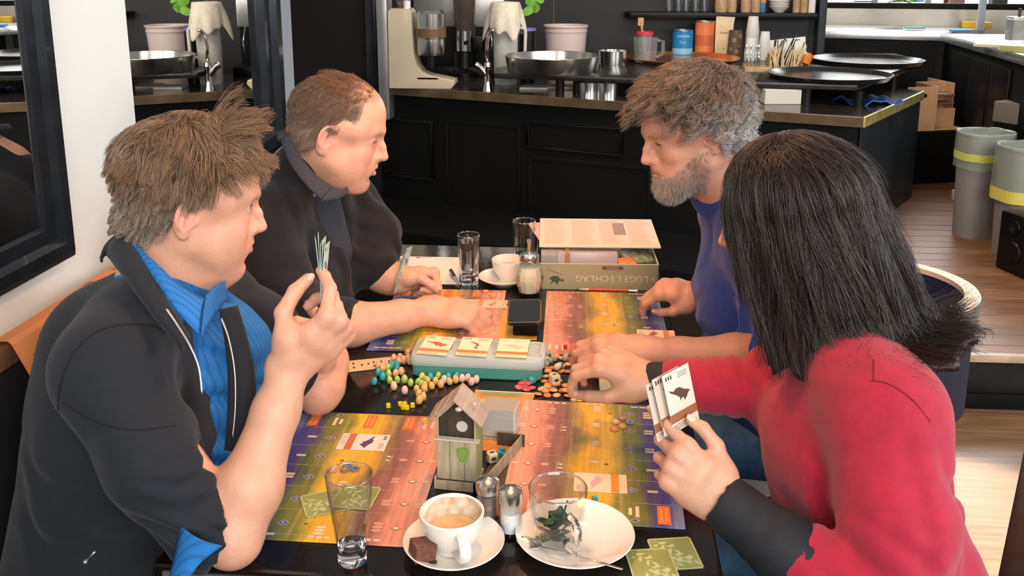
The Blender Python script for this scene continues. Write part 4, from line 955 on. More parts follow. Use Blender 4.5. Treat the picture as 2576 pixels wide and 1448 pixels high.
hp = Body(); hp.ell((0, .01, pz + .15), (.085, .1, .11), .02); hp.cap((-.06, .03, pz + .1), (-.07, .03, pz - .02), .03, .025, .03); hp.cap((.06, .03, pz + .1), (.07, .03, pz - .02), .03, .025, .03)
link('hair', skin_mesh(hp, .014, 'hair'), mat('brown_hair_far', (.12, .06, .04), .6), o)

# ------------------------------------------------------------------ floor level: bins, carton, speaker
ZF = PLF
M_bin = mat('grey_bin_plastic', (.27, .25, .235), .42, var=.08, vscale=3)
M_bag = mat('clear_bin_liner', (.55, .62, .50), .25, alpha=.30, bump=.003, bscale=30)
M_yell = mat('yellow_liner_band', (.72, .72, .16), .5, alpha=.9)
def bin_(px, py, label, w, h, rz, tall):
    p = PZ(px, py, ZF); o = thing('waste_bin', label, 'bin', (p.x, p.y, ZF), rz)
    def ring(wx, wy, z, n=28, pw=3.2): return [((abs(math.cos(t)) ** (2 / pw)) * math.copysign(wx, math.cos(t)), (abs(math.sin(t)) ** (2 / pw)) * math.copysign(wy, math.sin(t)), z) for t in [2 * math.pi * i / n for i in range(n)]]
    def shell(levels, name, m, cap=False, wob=0):
        q = MB(); n = 28
        for wx, wy, z in levels: q.v += [(x * (1 + wob * random.uniform(-1, 1)), y * (1 + wob * random.uniform(-1, 1)), zz + wob * .2 * random.uniform(-1, 1)) for x, y, zz in ring(wx, wy, z)]
        for i in range(len(levels) - 1):
            for j in range(n): q.f.append((i * n + j, i * n + (j + 1) % n, (i + 1) * n + (j + 1) % n, (i + 1) * n + j))
        if cap: q.f.append(tuple(range(n))[::-1])
        return q.build(name, m, o, smooth='auto')
    shell([(w * .42, w * .36, 0), (w * .5, w * .43, h), (w * .52, w * .45, h), (w * .52, w * .45, h + .012), (w * .49, w * .42, h + .012), (w * .41, w * .35, .01), (.001, .001, .01)], 'body', M_bin)
    if tall:
        shell([(w * .44, w * .38, h - .20), (w * .475, w * .41, h - .03), (w * .485, w * .42, h + .018), (w * .535, w * .462, h + .02), (w * .54, w * .47, h - .07), (w * .53, w * .46, h - .11), (w * .535, w * .465, h - .17)], 'liner', M_bag, wob=.012)
        shell([(w * .542, w * .472, h - .085), (w * .538, w * .468, h - .125)], 'liner_band', M_yell, wob=.01)
    else:
        shell([(w * .44, w * .38, h - .20), (w * .475, w * .41, h - .03), (w * .485, w * .42, h + .018), (w * .535, w * .462, h + .02), (w * .55, w * .48, h - .10), (w * .55, w * .48, h - .2)], 'liner', M_bag, wob=.012)
        shell([(w * .556, w * .486, h - .19), (w * .552, w * .482, h - .25)], 'liner_band', mat('orange_yellow_band', (.80, .62, .12), .5), wob=.004)
    return o
bin_(2452, 590, 'tall grey waste bin with a clear liner and green yellow band, by the cabinets', .245, .535, .2, True)
bin_(2560, 640, 'grey waste bin with a yellow banded liner, at the right edge', .26, .53, .2, False)
# carton on a dark ledge
a = PZ(2305, 352, .62)
bxm = mat('orange_cardboard', (.66, .38, .19), .7, var=.1, vscale=10)
p0 = PD(2312, 330, (PZ(2312, 560, ZF) - CAMP).dot(FWD) + .85); k = mpx(p0)
ct = thing('cardboard_carton', 'pale orange cardboard carton with a hand hole, on a dark stand by the bins', 'box', (p0.x, p0.y, p0.z), .25)
w, d, h = 84 * k, .22, 112 * k
for nm, c, s_ in (('side_panel', (0, 0, h / 2), (w, .006, h)), ('side_panel', (w, .12, h * .22), (w, .006, h * .44)), ('side_panel', (w * 1.5, .3, h / 2), (.006, .3, h)), ('bottom_panel', (w * .7, .16, .003), (w * 1.6, .3, .006)), ('side_panel', (w * .5, .12, h / 2), (.006, .24, h)), ('side_panel', (w, .25, h / 2), (w, .006, h))):
    q = MB(); q.box(c, s_); q.build(nm, bxm, ct, bevel=.001, seg=1)
q = MB(); q.box((0, -.004, h * .80), (22 * k, .004, 9 * k)); q.build('hand_hole', M_black, ct, bevel=.002)
for z in (.36, .55, .74):
    q = MB(); q.box((w * 1.0, .17, h * z), (w * .9, .1, .012)); o = q.build('folded_paper', mat('dull_red_paper', (.24, .11, .08), .7)); o.parent = ct
q = MB(); q.box((w * .7, .16, (p0.z - ZF) / -2), (w * 2.1, .36, p0.z - ZF - .002)); o = q.build('stand', M_blackm); o.location = (p0.x, p0.y, p0.z - .001); o.rotation_euler = (0, 0, .25); tag(o, 'low black cabinet under the cardboard carton', 'cabinet')
p = PZ(2392, 492, ZF); q = MB(); q.box((0, 0, .03), (.06, .04, .06)); o = q.build('power_plug', M_whitep, bevel=.006); o.location = (p.x, p.y - .1, ZF); tag(o, 'white power plug on the floor beside the tall bin', 'plug')
p = PZ(2566, 688, ZF); sk_ = thing('loudspeaker', 'black floor loudspeaker at the right edge beside the bins', 'speaker', (p.x + .03, p.y + .02, ZF), .3)
q = MB(); q.box((0, 0, .14), (.16, .2, .28)); q.build('cabinet', M_black, sk_, bevel=.012)
for z, r in ((.10, .05), (.22, .03)):
    q = MB(); q.lathe([(r * 1.1, .0), (r, .006), (r * .3, -.004), (.0001, 0)], (-.083, 0, z), 24, M=Matrix.Rotation(-1.57, 3, 'Y')); q.build('driver', M_black, sk_, smooth='auto')
# grey crate edge and glass lids by the cabinet
p = PZ(2570, 300, .72); q = MB(); q.box((0, 0, .06), (.3, .3, .12)); o = q.build('grey_crate', mat('grey_crate', (.20, .17, .15), .5), bevel=.01); o.location = (p.x + .06, p.y, .70); o.rotation_euler = (0, 0, .6); tag(o, 'dull grey brown crate above the bins at the right edge', 'crate')
q = MB(); q.box((0, 0, .25), (.28, .28, .5)); o = q.build('crate_stand', M_blackm); o.location = (p.x + .06, p.y, ZF); o.rotation_euler = (0, 0, .6); tag(o, 'black stand under the grey brown crate', 'stand')
# ------------------------------------------------------------------ copper pendant lamps over the table, above the picture
for x_, y_, lab in ((-.12, 1.55, 'copper pendant lamp hanging over the near half of the table'), (-.05, 2.30, 'copper pendant lamp hanging over the far half of the table')):
    o = thing('pendant_lamp', lab, 'lamp', (x_, y_, 1.98))
    q = MB(); q.lathe([(.16, 0), (.155, .03), (.10, .13), (.03, .17), (.028, .17), (.097, .128), (.152, .03), (.157, 0)], n=40, closed=True); q.build('shade', MATS['copper'] if 'copper' in MATS else mat('copper', (.80, .36, .16), .25, .9, var=.1), o, smooth='auto')
    q = MB(); q.tube([(0, 0, .17), (0, 0, 1.0)], .004, 6); q.build('cord', M_black, o)
    q = MB(); q.ball((0, 0, .10), .035, 16, 10); q.build('bulb', mat('glowing_bulb', (1, .6, .3), .4, emit=(1.0, .42, .12), estr=14), o, smooth=True)
# ------------------------------------------------------------------ the table
ZT = .75
tb = thing('cafe_table', 'long glossy black brown cafe table covered with game boards and cups', 'table', (-.2, 1.88, 0))
TX0, TX1, TY0, TY1 = -.62, .196, 1.135, 2.72
q = MB(); q.box(((TX0 + TX1) / 2 + .2, (TY0 + TY1) / 2 - 1.88, ZT - .016), (TX1 - TX0, TY1 - TY0, .032))
q.build('tabletop', mat('espresso_table_top', (.009, .0055, .004), .10, var=.5, vscale=3.5, stretch=(6, 1, 1), coat=.0, bump=.00012, bscale=22), tb, bevel=.008, seg=3)
for x, y in ((-.5, -.6), (.3, -.6), (-.5, .7), (.3, .7)):
    q = MB(); q.box((x, y, .355), (.05, .05, .71)); q.build('leg', M_black, tb, bevel=.004)
q = MB(); q.box((-.008, 0, .69), (.70, 1.40, .05)); q.build('apron', M_black, tb)
q = MB(); q.box((-.008, TY0 - 1.88 - .0012, ZT - .016), (.79, .003, .014)); q.build('edge_strip', M_steelm, tb)

# ------------------------------------------------------------------ printed game boards
def board_material():
    m = bpy.data.materials.new('painted_landscape_print'); m.use_nodes = True; nt = m.node_tree; N, L = nt.nodes, nt.links
    b = N['Principled BSDF']; b.inputs['Roughness'].default_value = .27
    tc = N.new('ShaderNodeTexCoord'); mp = N.new('ShaderNodeMapping'); mp.inputs['Scale'].default_value = (1, .35, 1); L.new(tc.outputs['Object'], mp.inputs[0])
    nz = N.new('ShaderNodeTexNoise'); nz.inputs['Scale'].default_value = 26; nz.inputs['Detail'].default_value = 7; nz.inputs['Roughness'].default_value = .62; L.new(mp.outputs[0], nz.inputs['Vector'])
    n2 = N.new('ShaderNodeTexNoise'); n2.inputs['Scale'].default_value = 7; n2.inputs['Detail'].default_value = 3; L.new(tc.outputs['Object'], n2.inputs['Vector'])
    sx = N.new('ShaderNodeSeparateXYZ'); L.new(tc.outputs['Object'], sx.inputs[0])
    def M(op, a, bb, c=None):
        x = N.new('ShaderNodeMath'); x.operation = op
        for i, v in enumerate((a, bb, c)):
            if v is None: continue
            if isinstance(v, (int, float)): x.inputs[i].default_value = v
            else: L.new(v, x.inputs[i])
        return x.outputs[0]
    u = M('MULTIPLY_ADD', sx.outputs['X'], 3.48, .5)
    u = M('ADD', u, M('MULTIPLY', M('SUBTRACT', nz.outputs['Fac'], .5), .20)); u = M('ADD', u, M('MULTIPLY', M('SUBTRACT', n2.outputs['Fac'], .5), .26))
    r = N.new('ShaderNodeValToRGB'); L.new(u, r.inputs[0]); e = r.color_ramp
    stops = [(0, (.20, .25, .44)), (.09, (.06, .075, .30)), (.17, (.08, .06, .20)), (.235, (.13, .16, .05)), (.33, (.30, .27, .04)), (.40, (.80, .50, .05)), (.56, (.86, .44, .03)), (.63, (.42, .27, .06)), (.69, (.26, .125, .075)), (.78, (.36, .14, .11)), (.86, (.78, .31, .20)), (1, (.80, .40, .29))]
    while len(e.elements) < len(stops): e.elements.new(.5)
    for el, (p, c) in zip(e.elements, stops): el.position = p; el.color = (*c, 1)
    hs = N.new('ShaderNodeMix'); hs.data_type = 'RGBA'; hs.blend_type = 'MULTIPLY'; hs.inputs[0].default_value = .5
    n3 = N.new('ShaderNodeTexNoise'); n3.inputs['Scale'].default_value = 90; n3.inputs['Detail'].default_value = 5; m3 = N.new('ShaderNodeMapping'); m3.inputs['Scale'].default_value = (1.6, .10, 1); L.new(tc.outputs['Object'], m3.inputs[0]); L.new(m3.outputs[0], n3.inputs['Vector'])
    r3 = N.new('ShaderNodeMapRange'); r3.inputs[1].default_value = .3; r3.inputs[2].default_value = .7; r3.inputs[3].default_value = .45; r3.inputs[4].default_value = 1.15; L.new(n3.outputs['Fac'], r3.inputs[0])
    L.new(r.outputs[0], hs.inputs[6]); L.new(r3.outputs[0], hs.inputs[7]); L.new(hs.outputs[2], b.inputs['Base Color'])
    return m
M_board = board_material()
M_print = mat('printed_marks', (1, 1, 1), .4, attr=True)
def flat(mb, pts, z, col):
    mb.col = col; mb.add([(x, y, z) for x, y in pts], [tuple(range(len(pts)))])
def rectp(x, y, w, h): return [(x - w / 2, y - h / 2), (x + w / 2, y - h / 2), (x + w / 2, y + h / 2), (x - w / 2, y + h / 2)]
def ovalp(x, y, a, b, n=12): return [(x + a * math.cos(2 * math.pi * i / n), y + b * math.sin(2 * math.pi * i / n)) for i in range(n)]
def diap(x, y, a, b): return [(x - a, y), (x, y - b), (x + a, y), (x, y + b)]
CRE, ORG, DBL, LIN = (.74, .60, .42), (.72, .17, .03), (.06, .06, .22), (.62, .48, .26)
def print_mesh():
    p = MB(); z = .0034; dz = .00012
    ys = [.108 - i * .066 for i in range(5)]
    for y in [(.142)] + [a - .033 for a in ys]: flat(p, rectp(0, y, .272, .0007), z, LIN)
    for x in (-.048, -.045, .040, .043): flat(p, rectp(x, -.012, .0006, .37), z, LIN)
    flat(p, rectp(.126, 0, .0006, .38), z, (.66, .34, .22))
    for x in (-.113, -.006, .068): flat(p, rectp(x, .171, .020, .050), z + dz, ORG); [flat(p, rectp(x - .004 + .008 * k, .171, .0022, .036), z + 2 * dz, (.78, .36, .16)) for k in (0, 1)]
    for x, l in ((-.072, .030), (-.061, .020), (.098, .032), (.112, .024), (.128, .034)): flat(p, rectp(x, .166, .0055, l), z + dz, CRE)
    flat(p, diap(-.068, .190, .0085, .0055), z + dz, (.55, .48, .40)); flat(p, diap(-.068, .190, .006, .004), z + 2 * dz, DBL)
    for i, y in enumerate(ys):
        n = (1, 1, 2, 2, 3)[i]
        flat(p, diap(-.064, y - .004, .0105, .0078), z + dz, (.58, .50, .42)); flat(p, diap(-.064, y - .004, .0085, .006), z + 2 * dz, DBL); flat(p, rectp(-.064, y - .004, .005, .004), z + 3 * dz, (.45, .42, .55))
        for k in range(n):
            yy = y + .009 * (n - 1) / 2 - .009 * k - .002
            flat(p, rectp(-.098, yy, .0165, .0068), z + dz, (.66, .60, .46)); 
            for h in (-.005, .000, .005): flat(p, rectp(-.098 + h, yy, .0034, .0048), z + 2 * dz, (.48, .42, .30))
            flat(p, ovalp(-.002, yy - .018 + .001 * k, .0085, .0036), z + dz, (.78, .62, .40))
            flat(p, ovalp(.083, yy - .001, .0075, .0040), z + dz, (.74, .42, .30)); flat(p, ovalp(.083, yy - .001, .0055, .0026), z + 2 * dz, (.58, .27, .18))
        flat(p, diap(.112, y - .004, .0085, .0060), z + dz, (.28, .10, .07)); flat(p, diap(.112, y - .004, .0068, .0046), z + 2 * dz, (.74, .40, .28)); flat(p, ovalp(.112, y - .004, .0035, .0028, 8), z + 3 * dz, (.82, .70, .58))
        for k in range(1 + i // 3): flat(p, ovalp(.1345, y - .003 - .007 * k, .0052, .0026), z + dz, CRE)
        if i in (1, 3): flat(p, rectp(.062, y - .002, .0006, .03), z + dz, CRE); flat(p, rectp(.056, y + .006, .0075, .0045), z + dz, CRE); flat(p, rectp(.056, y - .006, .007, .0045), z + dz, CRE)
    for x in (-.01, .002, .014, .062, .076, .09): flat(p, ovalp(x, -.1925, .0052, .0032), z + dz, (.78, .58, .38))
    for k in range(4): flat(p, rectp(-.122 + .016 * k, -.190, .013, .006), z + dz, (.50, .50, .34))
    flat(p, ovalp(-.022, .028, .0038, .0028), z + dz, (.20, .10, .02)); flat(p, ovalp(-.028, -.16, .0032, .0026), z + dz, (.20, .12, .03))
    return p.mesh('printed_icons')
print_me = None
def game_board(cx, cy, rz, label):
    global print_me
    o = thing('player_board', label, 'game board', (cx, cy, ZT + .0004), rz, 'painted player boards')
    for s in (1, -1):
        q = MB(); q.box((0, s * .1012, .0016), (.288, .2016, .0030)); q.build('board_half', M_board, o, bevel=.0008, seg=1)
    if print_me is None:
        print_me = print_mesh(); link('printed_icons', print_me, M_print, o, kind='stuff')
    else:
        c = bpy.data.objects.new('printed_icons', print_me); C.objects.link(c); c.parent = o; c['kind'] = 'stuff'
    return o
game_board(-.399, 1.407, 0, 'painted game board under the tall empty glass, nearest the messy haired man')
game_board(.012, 1.491, math.pi - .02, 'painted game board in front of the woman, partly under the tea mug')
a, b = PZ(1255, 854, ZT), PZ(1276, 734, ZT); dr = (b - a).normalized(); ang = math.atan2(-dr.x, dr.y)
c0 = PZ(920, 883, ZT); cc = c0 + Vector((.145 * math.cos(ang) - .203 * math.sin(ang) * 1, .145 * math.sin(ang) + .203 * math.cos(ang), 0))
game_board(cc.x, cc.y, ang, 'painted game board beneath the outstretched arm of the balding man')
game_board(.036, 2.128, math.pi + .025, 'painted game board between the grey haired man and the phone')
# small goal boards
def plate(name, label, cat, corners, z, m, th=.002, parts=(), group=None):
    cs = [Vector(c) for c in corners]; ctr = sum(cs, Vector()) / len(cs)
    q = MB(); q.prism([(c.x - ctr.x, c.y - ctr.y) for c in cs], 0, th); o = q.build(name, m, bevel=th * .3, seg=1); o.location = (ctr.x, ctr.y, z)
    tag(o, label, cat, group)
    for nm, col, pts in parts:
        q = MB(); q.prism([(cs[0] + (cs[1] - cs[0]) * u + (cs[3] - cs[0]) * v - ctr).to_2d() for u, v in pts], th, th + .0004); q.build(nm, col, o)
    return o
M_gold = mat('golden_print', (.82, .55, .14), .35, var=.15, vscale=30); M_orp = mat('orange_print', (.72, .26, .05), .35, var=.2, vscale=25); M_olv = mat('olive_print', (.28, .28, .09), .4, var=.25, vscale=25)
M_cardw = mat('cream_card', (.80, .70, .55), .42)
PZt = lambda x, y: PZ(x, y, ZT)
plate('goal_board', 'narrow orange goal board beside the birdhouse, under the card deck', 'game board', [PZt(1196, 983), PZt(1347, 991), PZt(1283, 1138), PZt(1130, 1130)], ZT + .0003, M_orp, .002,
      [('golden_panel', M_gold, [(.16, .16), (.72, .16), (.72, .50), (.16, .50)]), ('olive_stripe', M_olv, [(.1, .02), (.8, .02), (.8, .09), (.1, .09)]), ('cream_edge', M_cardw, [(0, 0), (.99, 0), (.99, .015), (0, .015)])])
plate('goal_board', 'orange yellow goal board lying under the phone stand', 'game board', [PZt(1262, 770), PZt(1362, 768), PZt(1350, 856), PZt(1250, 856)], ZT + .0003, mat('orange_yellow_print', (.80, .40, .05), .35, var=.2, vscale=20), .002)

# ------------------------------------------------------------------ cards
M_green = mat('green_card_back', (.20, .24, .055), .38, col2=(.36, .38, .13), vscale=14)
M_greenp = mat('pale_leaf_print', (.52, .55, .27), .42)
def card_back(loc, rz, label, w=.057, h=.087, tilt=None, group=None):
    o = thing('playing_card', label, 'card', loc, rz, group)
    q = MB(); q.box((0, 0, .0003), (w, h, .0006)); q.build('card_face', M_green, o)
    q = MB(); zz_ = [.0009]
    def zn(): zz_[0] += .000012; return zz_[0]
    def lf(x, y, a, L, W): q.add([(x + L * t * math.cos(a) - W * s * math.sin(math.pi * t) * math.sin(a), y + L * t * math.sin(a) + W * s * math.sin(math.pi * t) * math.cos(a), z) for z in (zn(),) for t, s in ((0, 0), (.25, -1), (.5, -1), (.75, -1), (1, 0), (.75, 1), (.5, 1), (.25, 1))], [tuple(range(8))])
    def st(x0, y0, x1, y1, t=.0007):
        d = Vector((x1 - x0, y1 - y0)); n = Vector((-d.y, d.x)).normalized() * t; z = zn(); q.add([(x0 - n.x, y0 - n.y, z), (x1 - n.x, y1 - n.y, z), (x1 + n.x, y1 + n.y, z), (x0 + n.x, y0 + n.y, z)], [(0, 1, 2, 3)])
    sx, sy = w / .057, h / .087
    for (ox, oy, an) in ((-.020, .036, -.9), (-.006, .000, -.75), (-.018, -.036, .5)):
        ca, sa = math.cos(an), math.sin(an)
        st(ox * sx, oy * sy, (ox + .034 * ca) * sx, (oy + .034 * sa) * sy)
        for t, s in ((.2, 1), (.42, -1), (.6, 1), (.8, -1), (.98, 0)):
            lf((ox + .034 * t * ca) * sx, (oy + .034 * t * sa) * sy, an + s * .85, .014, .0026)
        for t, s in ((.3, -1), (.7, 1)):
            bx_, by_ = ox + .034 * t * ca - s * .008 * sa, oy + .034 * t * sa + s * .008 * ca
            q.add([(px, py, z) for z in (zn(),) for px, py in ovalp(bx_ * sx, by_ * sy, .0032, .0028, 10)], [tuple(range(10))]); st((ox + .034 * t * ca) * sx, (oy + .034 * t * sa) * sy, bx_ * sx, by_ * sy, .0004)
    q.build('leaf_print', M_greenp, o, kind='stuff')
    q = MB()
    for x, y, a, b in ((0, h / 2 - .001, w, .002), (0, -h / 2 + .001, w, .002), (w / 2 - .001, 0, .002, h), (-w / 2 + .001, 0, .002, h)): q.box((x, y, .0004), (a, b, .00075))
    q.build('border', M_greenp, o)
    return o
def rz_of(p, q_): d = (PZ(*q_, ZT) - PZ(*p, ZT)); return math.atan2(d.y, d.x) 
c = PZt(1670, 1395); card_back((c.x + .016, c.y + .004, ZT + .0004), rz_of((1610, 1345), (1711, 1339)), 'green leaf printed card on the table corner, lower of two', w=.066, h=.075)
c = PZt(1640, 1418); card_back((c.x + .000, c.y - .006, ZT + .0013), rz_of((1597, 1370), (1680, 1366)), 'green leaf printed card on the table corner, upper of two', w=.066, h=.078)
c = PZt(828, 1268); card_back((c.x, c.y, ZT + .0042), -1.12, 'green leaf printed card askew on the front board, left of the tall glass', w=.066, h=.082)
c = PZt(884, 1262); card_back((c.x + .006, c.y + .006, ZT + .0052), -.08, 'green leaf printed card seen through the tall glass', w=.066, h=.066)
def bird_card(M, label, tint=(.80, .70, .60), rib=(.62, .20, .07), bird=(.10, .05, .10), style=0, name='bird_card', group=None):
    o = thing(name, label, 'card', M=M, group=group)
    q = MB(); q.box((0, 0, .0003), (.057, .087, .0006)); q.build('card_face', mat('card_%d%d%d' % tuple(int(99 * t) for t in tint), tint, .4), o)
    q = MB(); q.col = None; q.box((0, -.024, .00072), (.0568, .013, .0002)); q.build('ribbon', mat('ribbon_%d%d%d' % tuple(int(99 * t) for t in rib), rib, .4), o)
    q = MB(); z = .0008
    bm = mat('print_%d%d%d' % tuple(int(99 * t) for t in bird), bird, .5)
    body = [(-.021, .014), (-.012, .010), (-.006, .013), (.002, .012), (.009, .007), (.013, .005), (.017, .004), (.022, .000), (.017, -.001), (.014, -.005), (.007, -.010), (.006, -.005), (.002, -.004), (-.001, -.008), (-.002, -.002), (-.008, .003), (-.019, .010)] if style == 0 else [(-.012, .020), (-.002, .016), (.006, .010), (.009, .002), (.004, -.006), (-.001, -.010), (.002, -.004), (.003, .003), (-.002, .010), (-.009, .016)]
    q.add([(x, y + .004, z) for x, y in body], [tuple(range(len(body)))])
    for x in (-.022, -.017, -.012): q.add([(px, py, z) for px, py in rectp(x, .036, .003, .006)], [(0, 1, 2, 3)])
    for k in range(3): q.add([(px, py, z) for px, py in rectp(.012, .037 - .003 * k, .020, .0008)], [(0, 1, 2, 3)])
    for k in range(3): q.add([(px, py, z) for px, py in rectp(-.006, -.034 - .003 * k, .036, .0007)], [(0, 1, 2, 3)])
    if style == 1: q.add([(px, py, z) for px, py in ovalp(.004, -.006, .004, .003)], [tuple(range(12))])
    q.build('print', bm, o, kind='stuff')
    return o
def flatM(px, py, rz, dz=.0042): c = PZt(px, py); return Matrix.Translation((c.x, c.y, ZT + dz)) @ Matrix.Rotation(rz, 4, 'Z')
bird_card(flatM(915, 1117, -1.57 + math.pi * 0), 'pale bird card with a dark purple bird, lying on the front board at the left', (.82, .68, .58), (.55, .14, .05), (.08, .05, .16))
bird_card(flatM(1510, 1220, 1.57), 'pale bird card with an orange ribbon beside the tea mug on the woman\'s board', (.82, .66, .46), (.82, .26, .03), (.62, .40, .42))
bird_card(flatM(1232, 768, -1.57), 'pale bird card at the fingertips of the balding man', (.82, .60, .42), (.72, .30, .12), (.6, .3, .2))
bird_card(flatM(1650, 846, 1.57), 'pale bird card half hidden under the grey haired man\'s wrist', (.82, .64, .48), (.66, .26, .06), (.35, .12, .05))

# ------------------------------------------------------------------ wooden eggs
egg_prof = [(.0001, 0)] + [(.0066 * math.sin(t) * (1 + .10 * math.cos(t)) , .0082 - .0082 * math.cos(t) + (.0010 * (1 - math.cos(t)))) for t in np.linspace(.25, math.pi - .02, 12)] + [(.0001, .0184)]
egg_me = {}
ECOL = {'teal': (.035, .36, .37), 'lime': (.42, .55, .10), 'peach': (.76, .42, .22), 'golden': (.74, .43, .14), 'pink': (.78, .50, .40), 'grey green': (.34, .38, .27), 'cream': (.72, .58, .40)}
def egg(x, y, colr, label, group, dz=0.0, lean=None):
    if colr not in egg_me:
        q = MB(); q.lathe(egg_prof, n=16); me = q.mesh('wooden_egg', True); me.materials.append(mat('egg_' + colr.replace(' ', '_'), ECOL[colr], .38, var=.08, vscale=60)); egg_me[colr] = me
    o = bpy.data.objects.new('wooden_egg', egg_me[colr]); C.objects.link(o); o.location = (x, y, ZT + .0006 + dz)
    t = lean if lean is not None else random.uniform(0, .30); a = random.uniform(0, 6.28); o.rotation_euler = (t * math.cos(a), t * math.sin(a), a)
    s = random.uniform(.94, 1.06); o.scale = (s, s, s)
    return tag(o, label, 'game piece', group)
ORD = 'first second third fourth fifth sixth seventh eighth ninth tenth eleventh twelfth thirteenth fourteenth fifteenth sixteenth'.split()
EG = {'teal': [(378, 1215), (432, 1122), (478, 1168), (572, 1058), (646, 1030), (632, 1078), (1000, 1172), (1185, 1172), (1270, 1160)],
      'lime': [(528, 1072), (548, 1135), (566, 1204), (640, 1192), (714, 1198), (780, 1232), (852, 1222), (893, 1178), (886, 1246), (938, 1190), (1066, 1160)],
      'peach': [(605, 962), (668, 948), (745, 912), (700, 992), (752, 966), (648, 1000), (430, 1058), (478, 1080), (612, 1130), (682, 1110), (770, 1000)],
      'golden': [(962, 1208), (1012, 1262), (936, 1262), (1056, 1214), (1100, 1248), (1206, 1214), (1268, 1200), (852, 1300), (930, 1296), (858, 1352), (906, 1386), (866, 1424)],
      'pink': [(605, 1272), (716, 1316), (1130, 1200), (1326, 1188), (1388, 1182), (1424, 1222), (1478, 1198)]}
for k_, l in EG.items():
    for i_, (x, y) in enumerate(sorted(l)):
        c = PZt(850 + x * .23485, 680 + y * .23485 + 3)
        egg(c.x, c.y, k_, '%s wooden egg, %s from the left of its colour before the teal box' % ('pale ' + k_ if k_ in ('pink', 'peach') else k_, ORD[i_]), '%s wooden eggs' % k_)
for i_, (x, y, k_, dz) in enumerate(((512, 915, 'grey green', 0), (545, 960, 'cream', .004), (580, 985, 'grey green', .004), (625, 985, 'grey green', .006), (668, 1035, 'teal', .004), (708, 975, 'grey green', .003), (612, 1075, 'cream', .005), (560, 1010, 'grey green', .002))):
    c = PZt(1250 + x * .23485, 680 + y * .23485 + 2); egg(c.x, c.y, k_, '%s wooden egg, %s of those on the token heap beside the teal box' % (k_, ORD[i_]), '%s eggs on the token heap' % k_, dz, random.uniform(.5, 1.3))
c = PZt(1347, 962); egg(c.x, c.y, 'teal', 'single teal egg at the right front corner of the teal box', 'teal egg at the box corner', .0, .9)

# ------------------------------------------------------------------ round food tokens
tk = {}
TC = {'orange': (.66, .27, .08), 'rust': (.50, .16, .06), 'raspberry': (.55, .10, .10), 'yellow': (.85, .55, .03), 'blue grey': (.14, .22, .36), 'tan': (.60, .38, .20), 'red': (.55, .04, .03), 'brown': (.26, .17, .10), 'pink': (.72, .26, .20)}
def token(px, py, colr, label, group, z=None, lean=.12):
    if colr not in tk:
        col = TC[colr]; q = MB(); q.lathe([(.0001, 0), (.0078, 0), (.0084, .0008), (.0084, .0020), (.0078, .0027), (.0062, .0027), (.0058, .0023), (.0001, .0023)], n=22); me = q.mesh('food_token', 'auto'); me.materials.append(mat('token_' + colr.replace(' ', '_'), col, .42, var=.15, vscale=90))
        q = MB(); q.add([(a, b, .00245) for a, b in ovalp(.0, .0, .0042, .0022, 10)], [tuple(range(10))]); m2 = q.mesh('symbol'); m2.materials.append(mat('token_print_' + colr.replace(' ', '_'), tuple(min(.9, v * 1.7 + .08) for v in col) if colr != 'blue grey' else (.05, .07, .12), .5)); tk[colr] = (me, m2)
    c = PZt(px, py); o = bpy.data.objects.new('food_token', tk[colr][0]); C.objects.link(o); o.location = (c.x, c.y, ZT + (z if z is not None else .0006)); a = random.uniform(0, 6.28)
    o.rotation_euler = (random.uniform(-lean, lean), random.uniform(-lean, lean), a); tag(o, label, 'game piece', group)
    s = bpy.data.objects.new('symbol', tk[colr][1]); C.objects.link(s); s.parent = o
    return o
heap = [(640, 925, 0), (700, 945, .0), (830, 935, 0), (520, 1045, 0), (690, 1085, 0), (525, 1140, .0), (510, 1195, 0), (545, 1255, .003), (520, 1310, .003), (540, 1345, 0), (606, 1306, .003), (640, 1345, .0), (730, 1305, .003), (760, 1350, 0), (700, 1290, .0), (440, 1330, 0), (585, 1235, 0), (735, 1240, 0), (920, 1185, .0), (935, 1150, .003), (600, 1275, 0), (480, 1275, 0), (600, 1120, 0), (660, 1180, .0), (590, 1050, 0), (760, 1090, 0), (640, 1250, .005), (545, 1095, .003), (760, 1010, 0), (690, 1030, 0), (610, 960, 0)]
cnt_ = {}
for i, (x, y, z) in enumerate(sorted(heap)):
    cl = ('orange', 'tan', 'rust', 'orange')[i % 4]
    cnt_[cl] = cnt_.get(cl, 0) + 1; token(1250 + x * .23485, 680 + y * .23485, cl, '%s token, %s from the left of its colour in the big heap' % (cl, ORD[cnt_[cl] - 1]), '%s tokens in the heap' % cl, .0006 + z, .25)
for i_, (x, y) in enumerate(((768, 965), (800, 955))): token(1250 + x * .23485, 680 + y * .23485, 'red', ('left', 'right')[i_] + ' one of two red tokens in the heap by the upper board', 'red tokens in the heap')
token(1250 + 890 * .23485, 680 + 1385 * .23485, 'yellow', 'bright yellow round token at the front edge of the heap', None, .0006, .3)
for i_, (x, y) in enumerate(((830, 1392), (970, 1352))): token(1250 + x * .23485, 680 + y * .23485, 'tan', ('left', 'right')[i_] + ' one of two tan round tokens lying apart just above the woman\'s board', 'tan tokens apart')
for i_, (x, y, z) in enumerate(((232, 1258, 0), (265, 1228, .003), (300, 1195, .0), (301, 1240, 0), (312, 1284, 0), (338, 1230, .003), (372, 1266, .0))): token(1250 + x * .23485, 680 + y * .23485, 'raspberry', ORD[i_] + ' from the left of the raspberry red tokens before the teal box', 'raspberry tokens', .0006 + z, .15)
zb = .0042
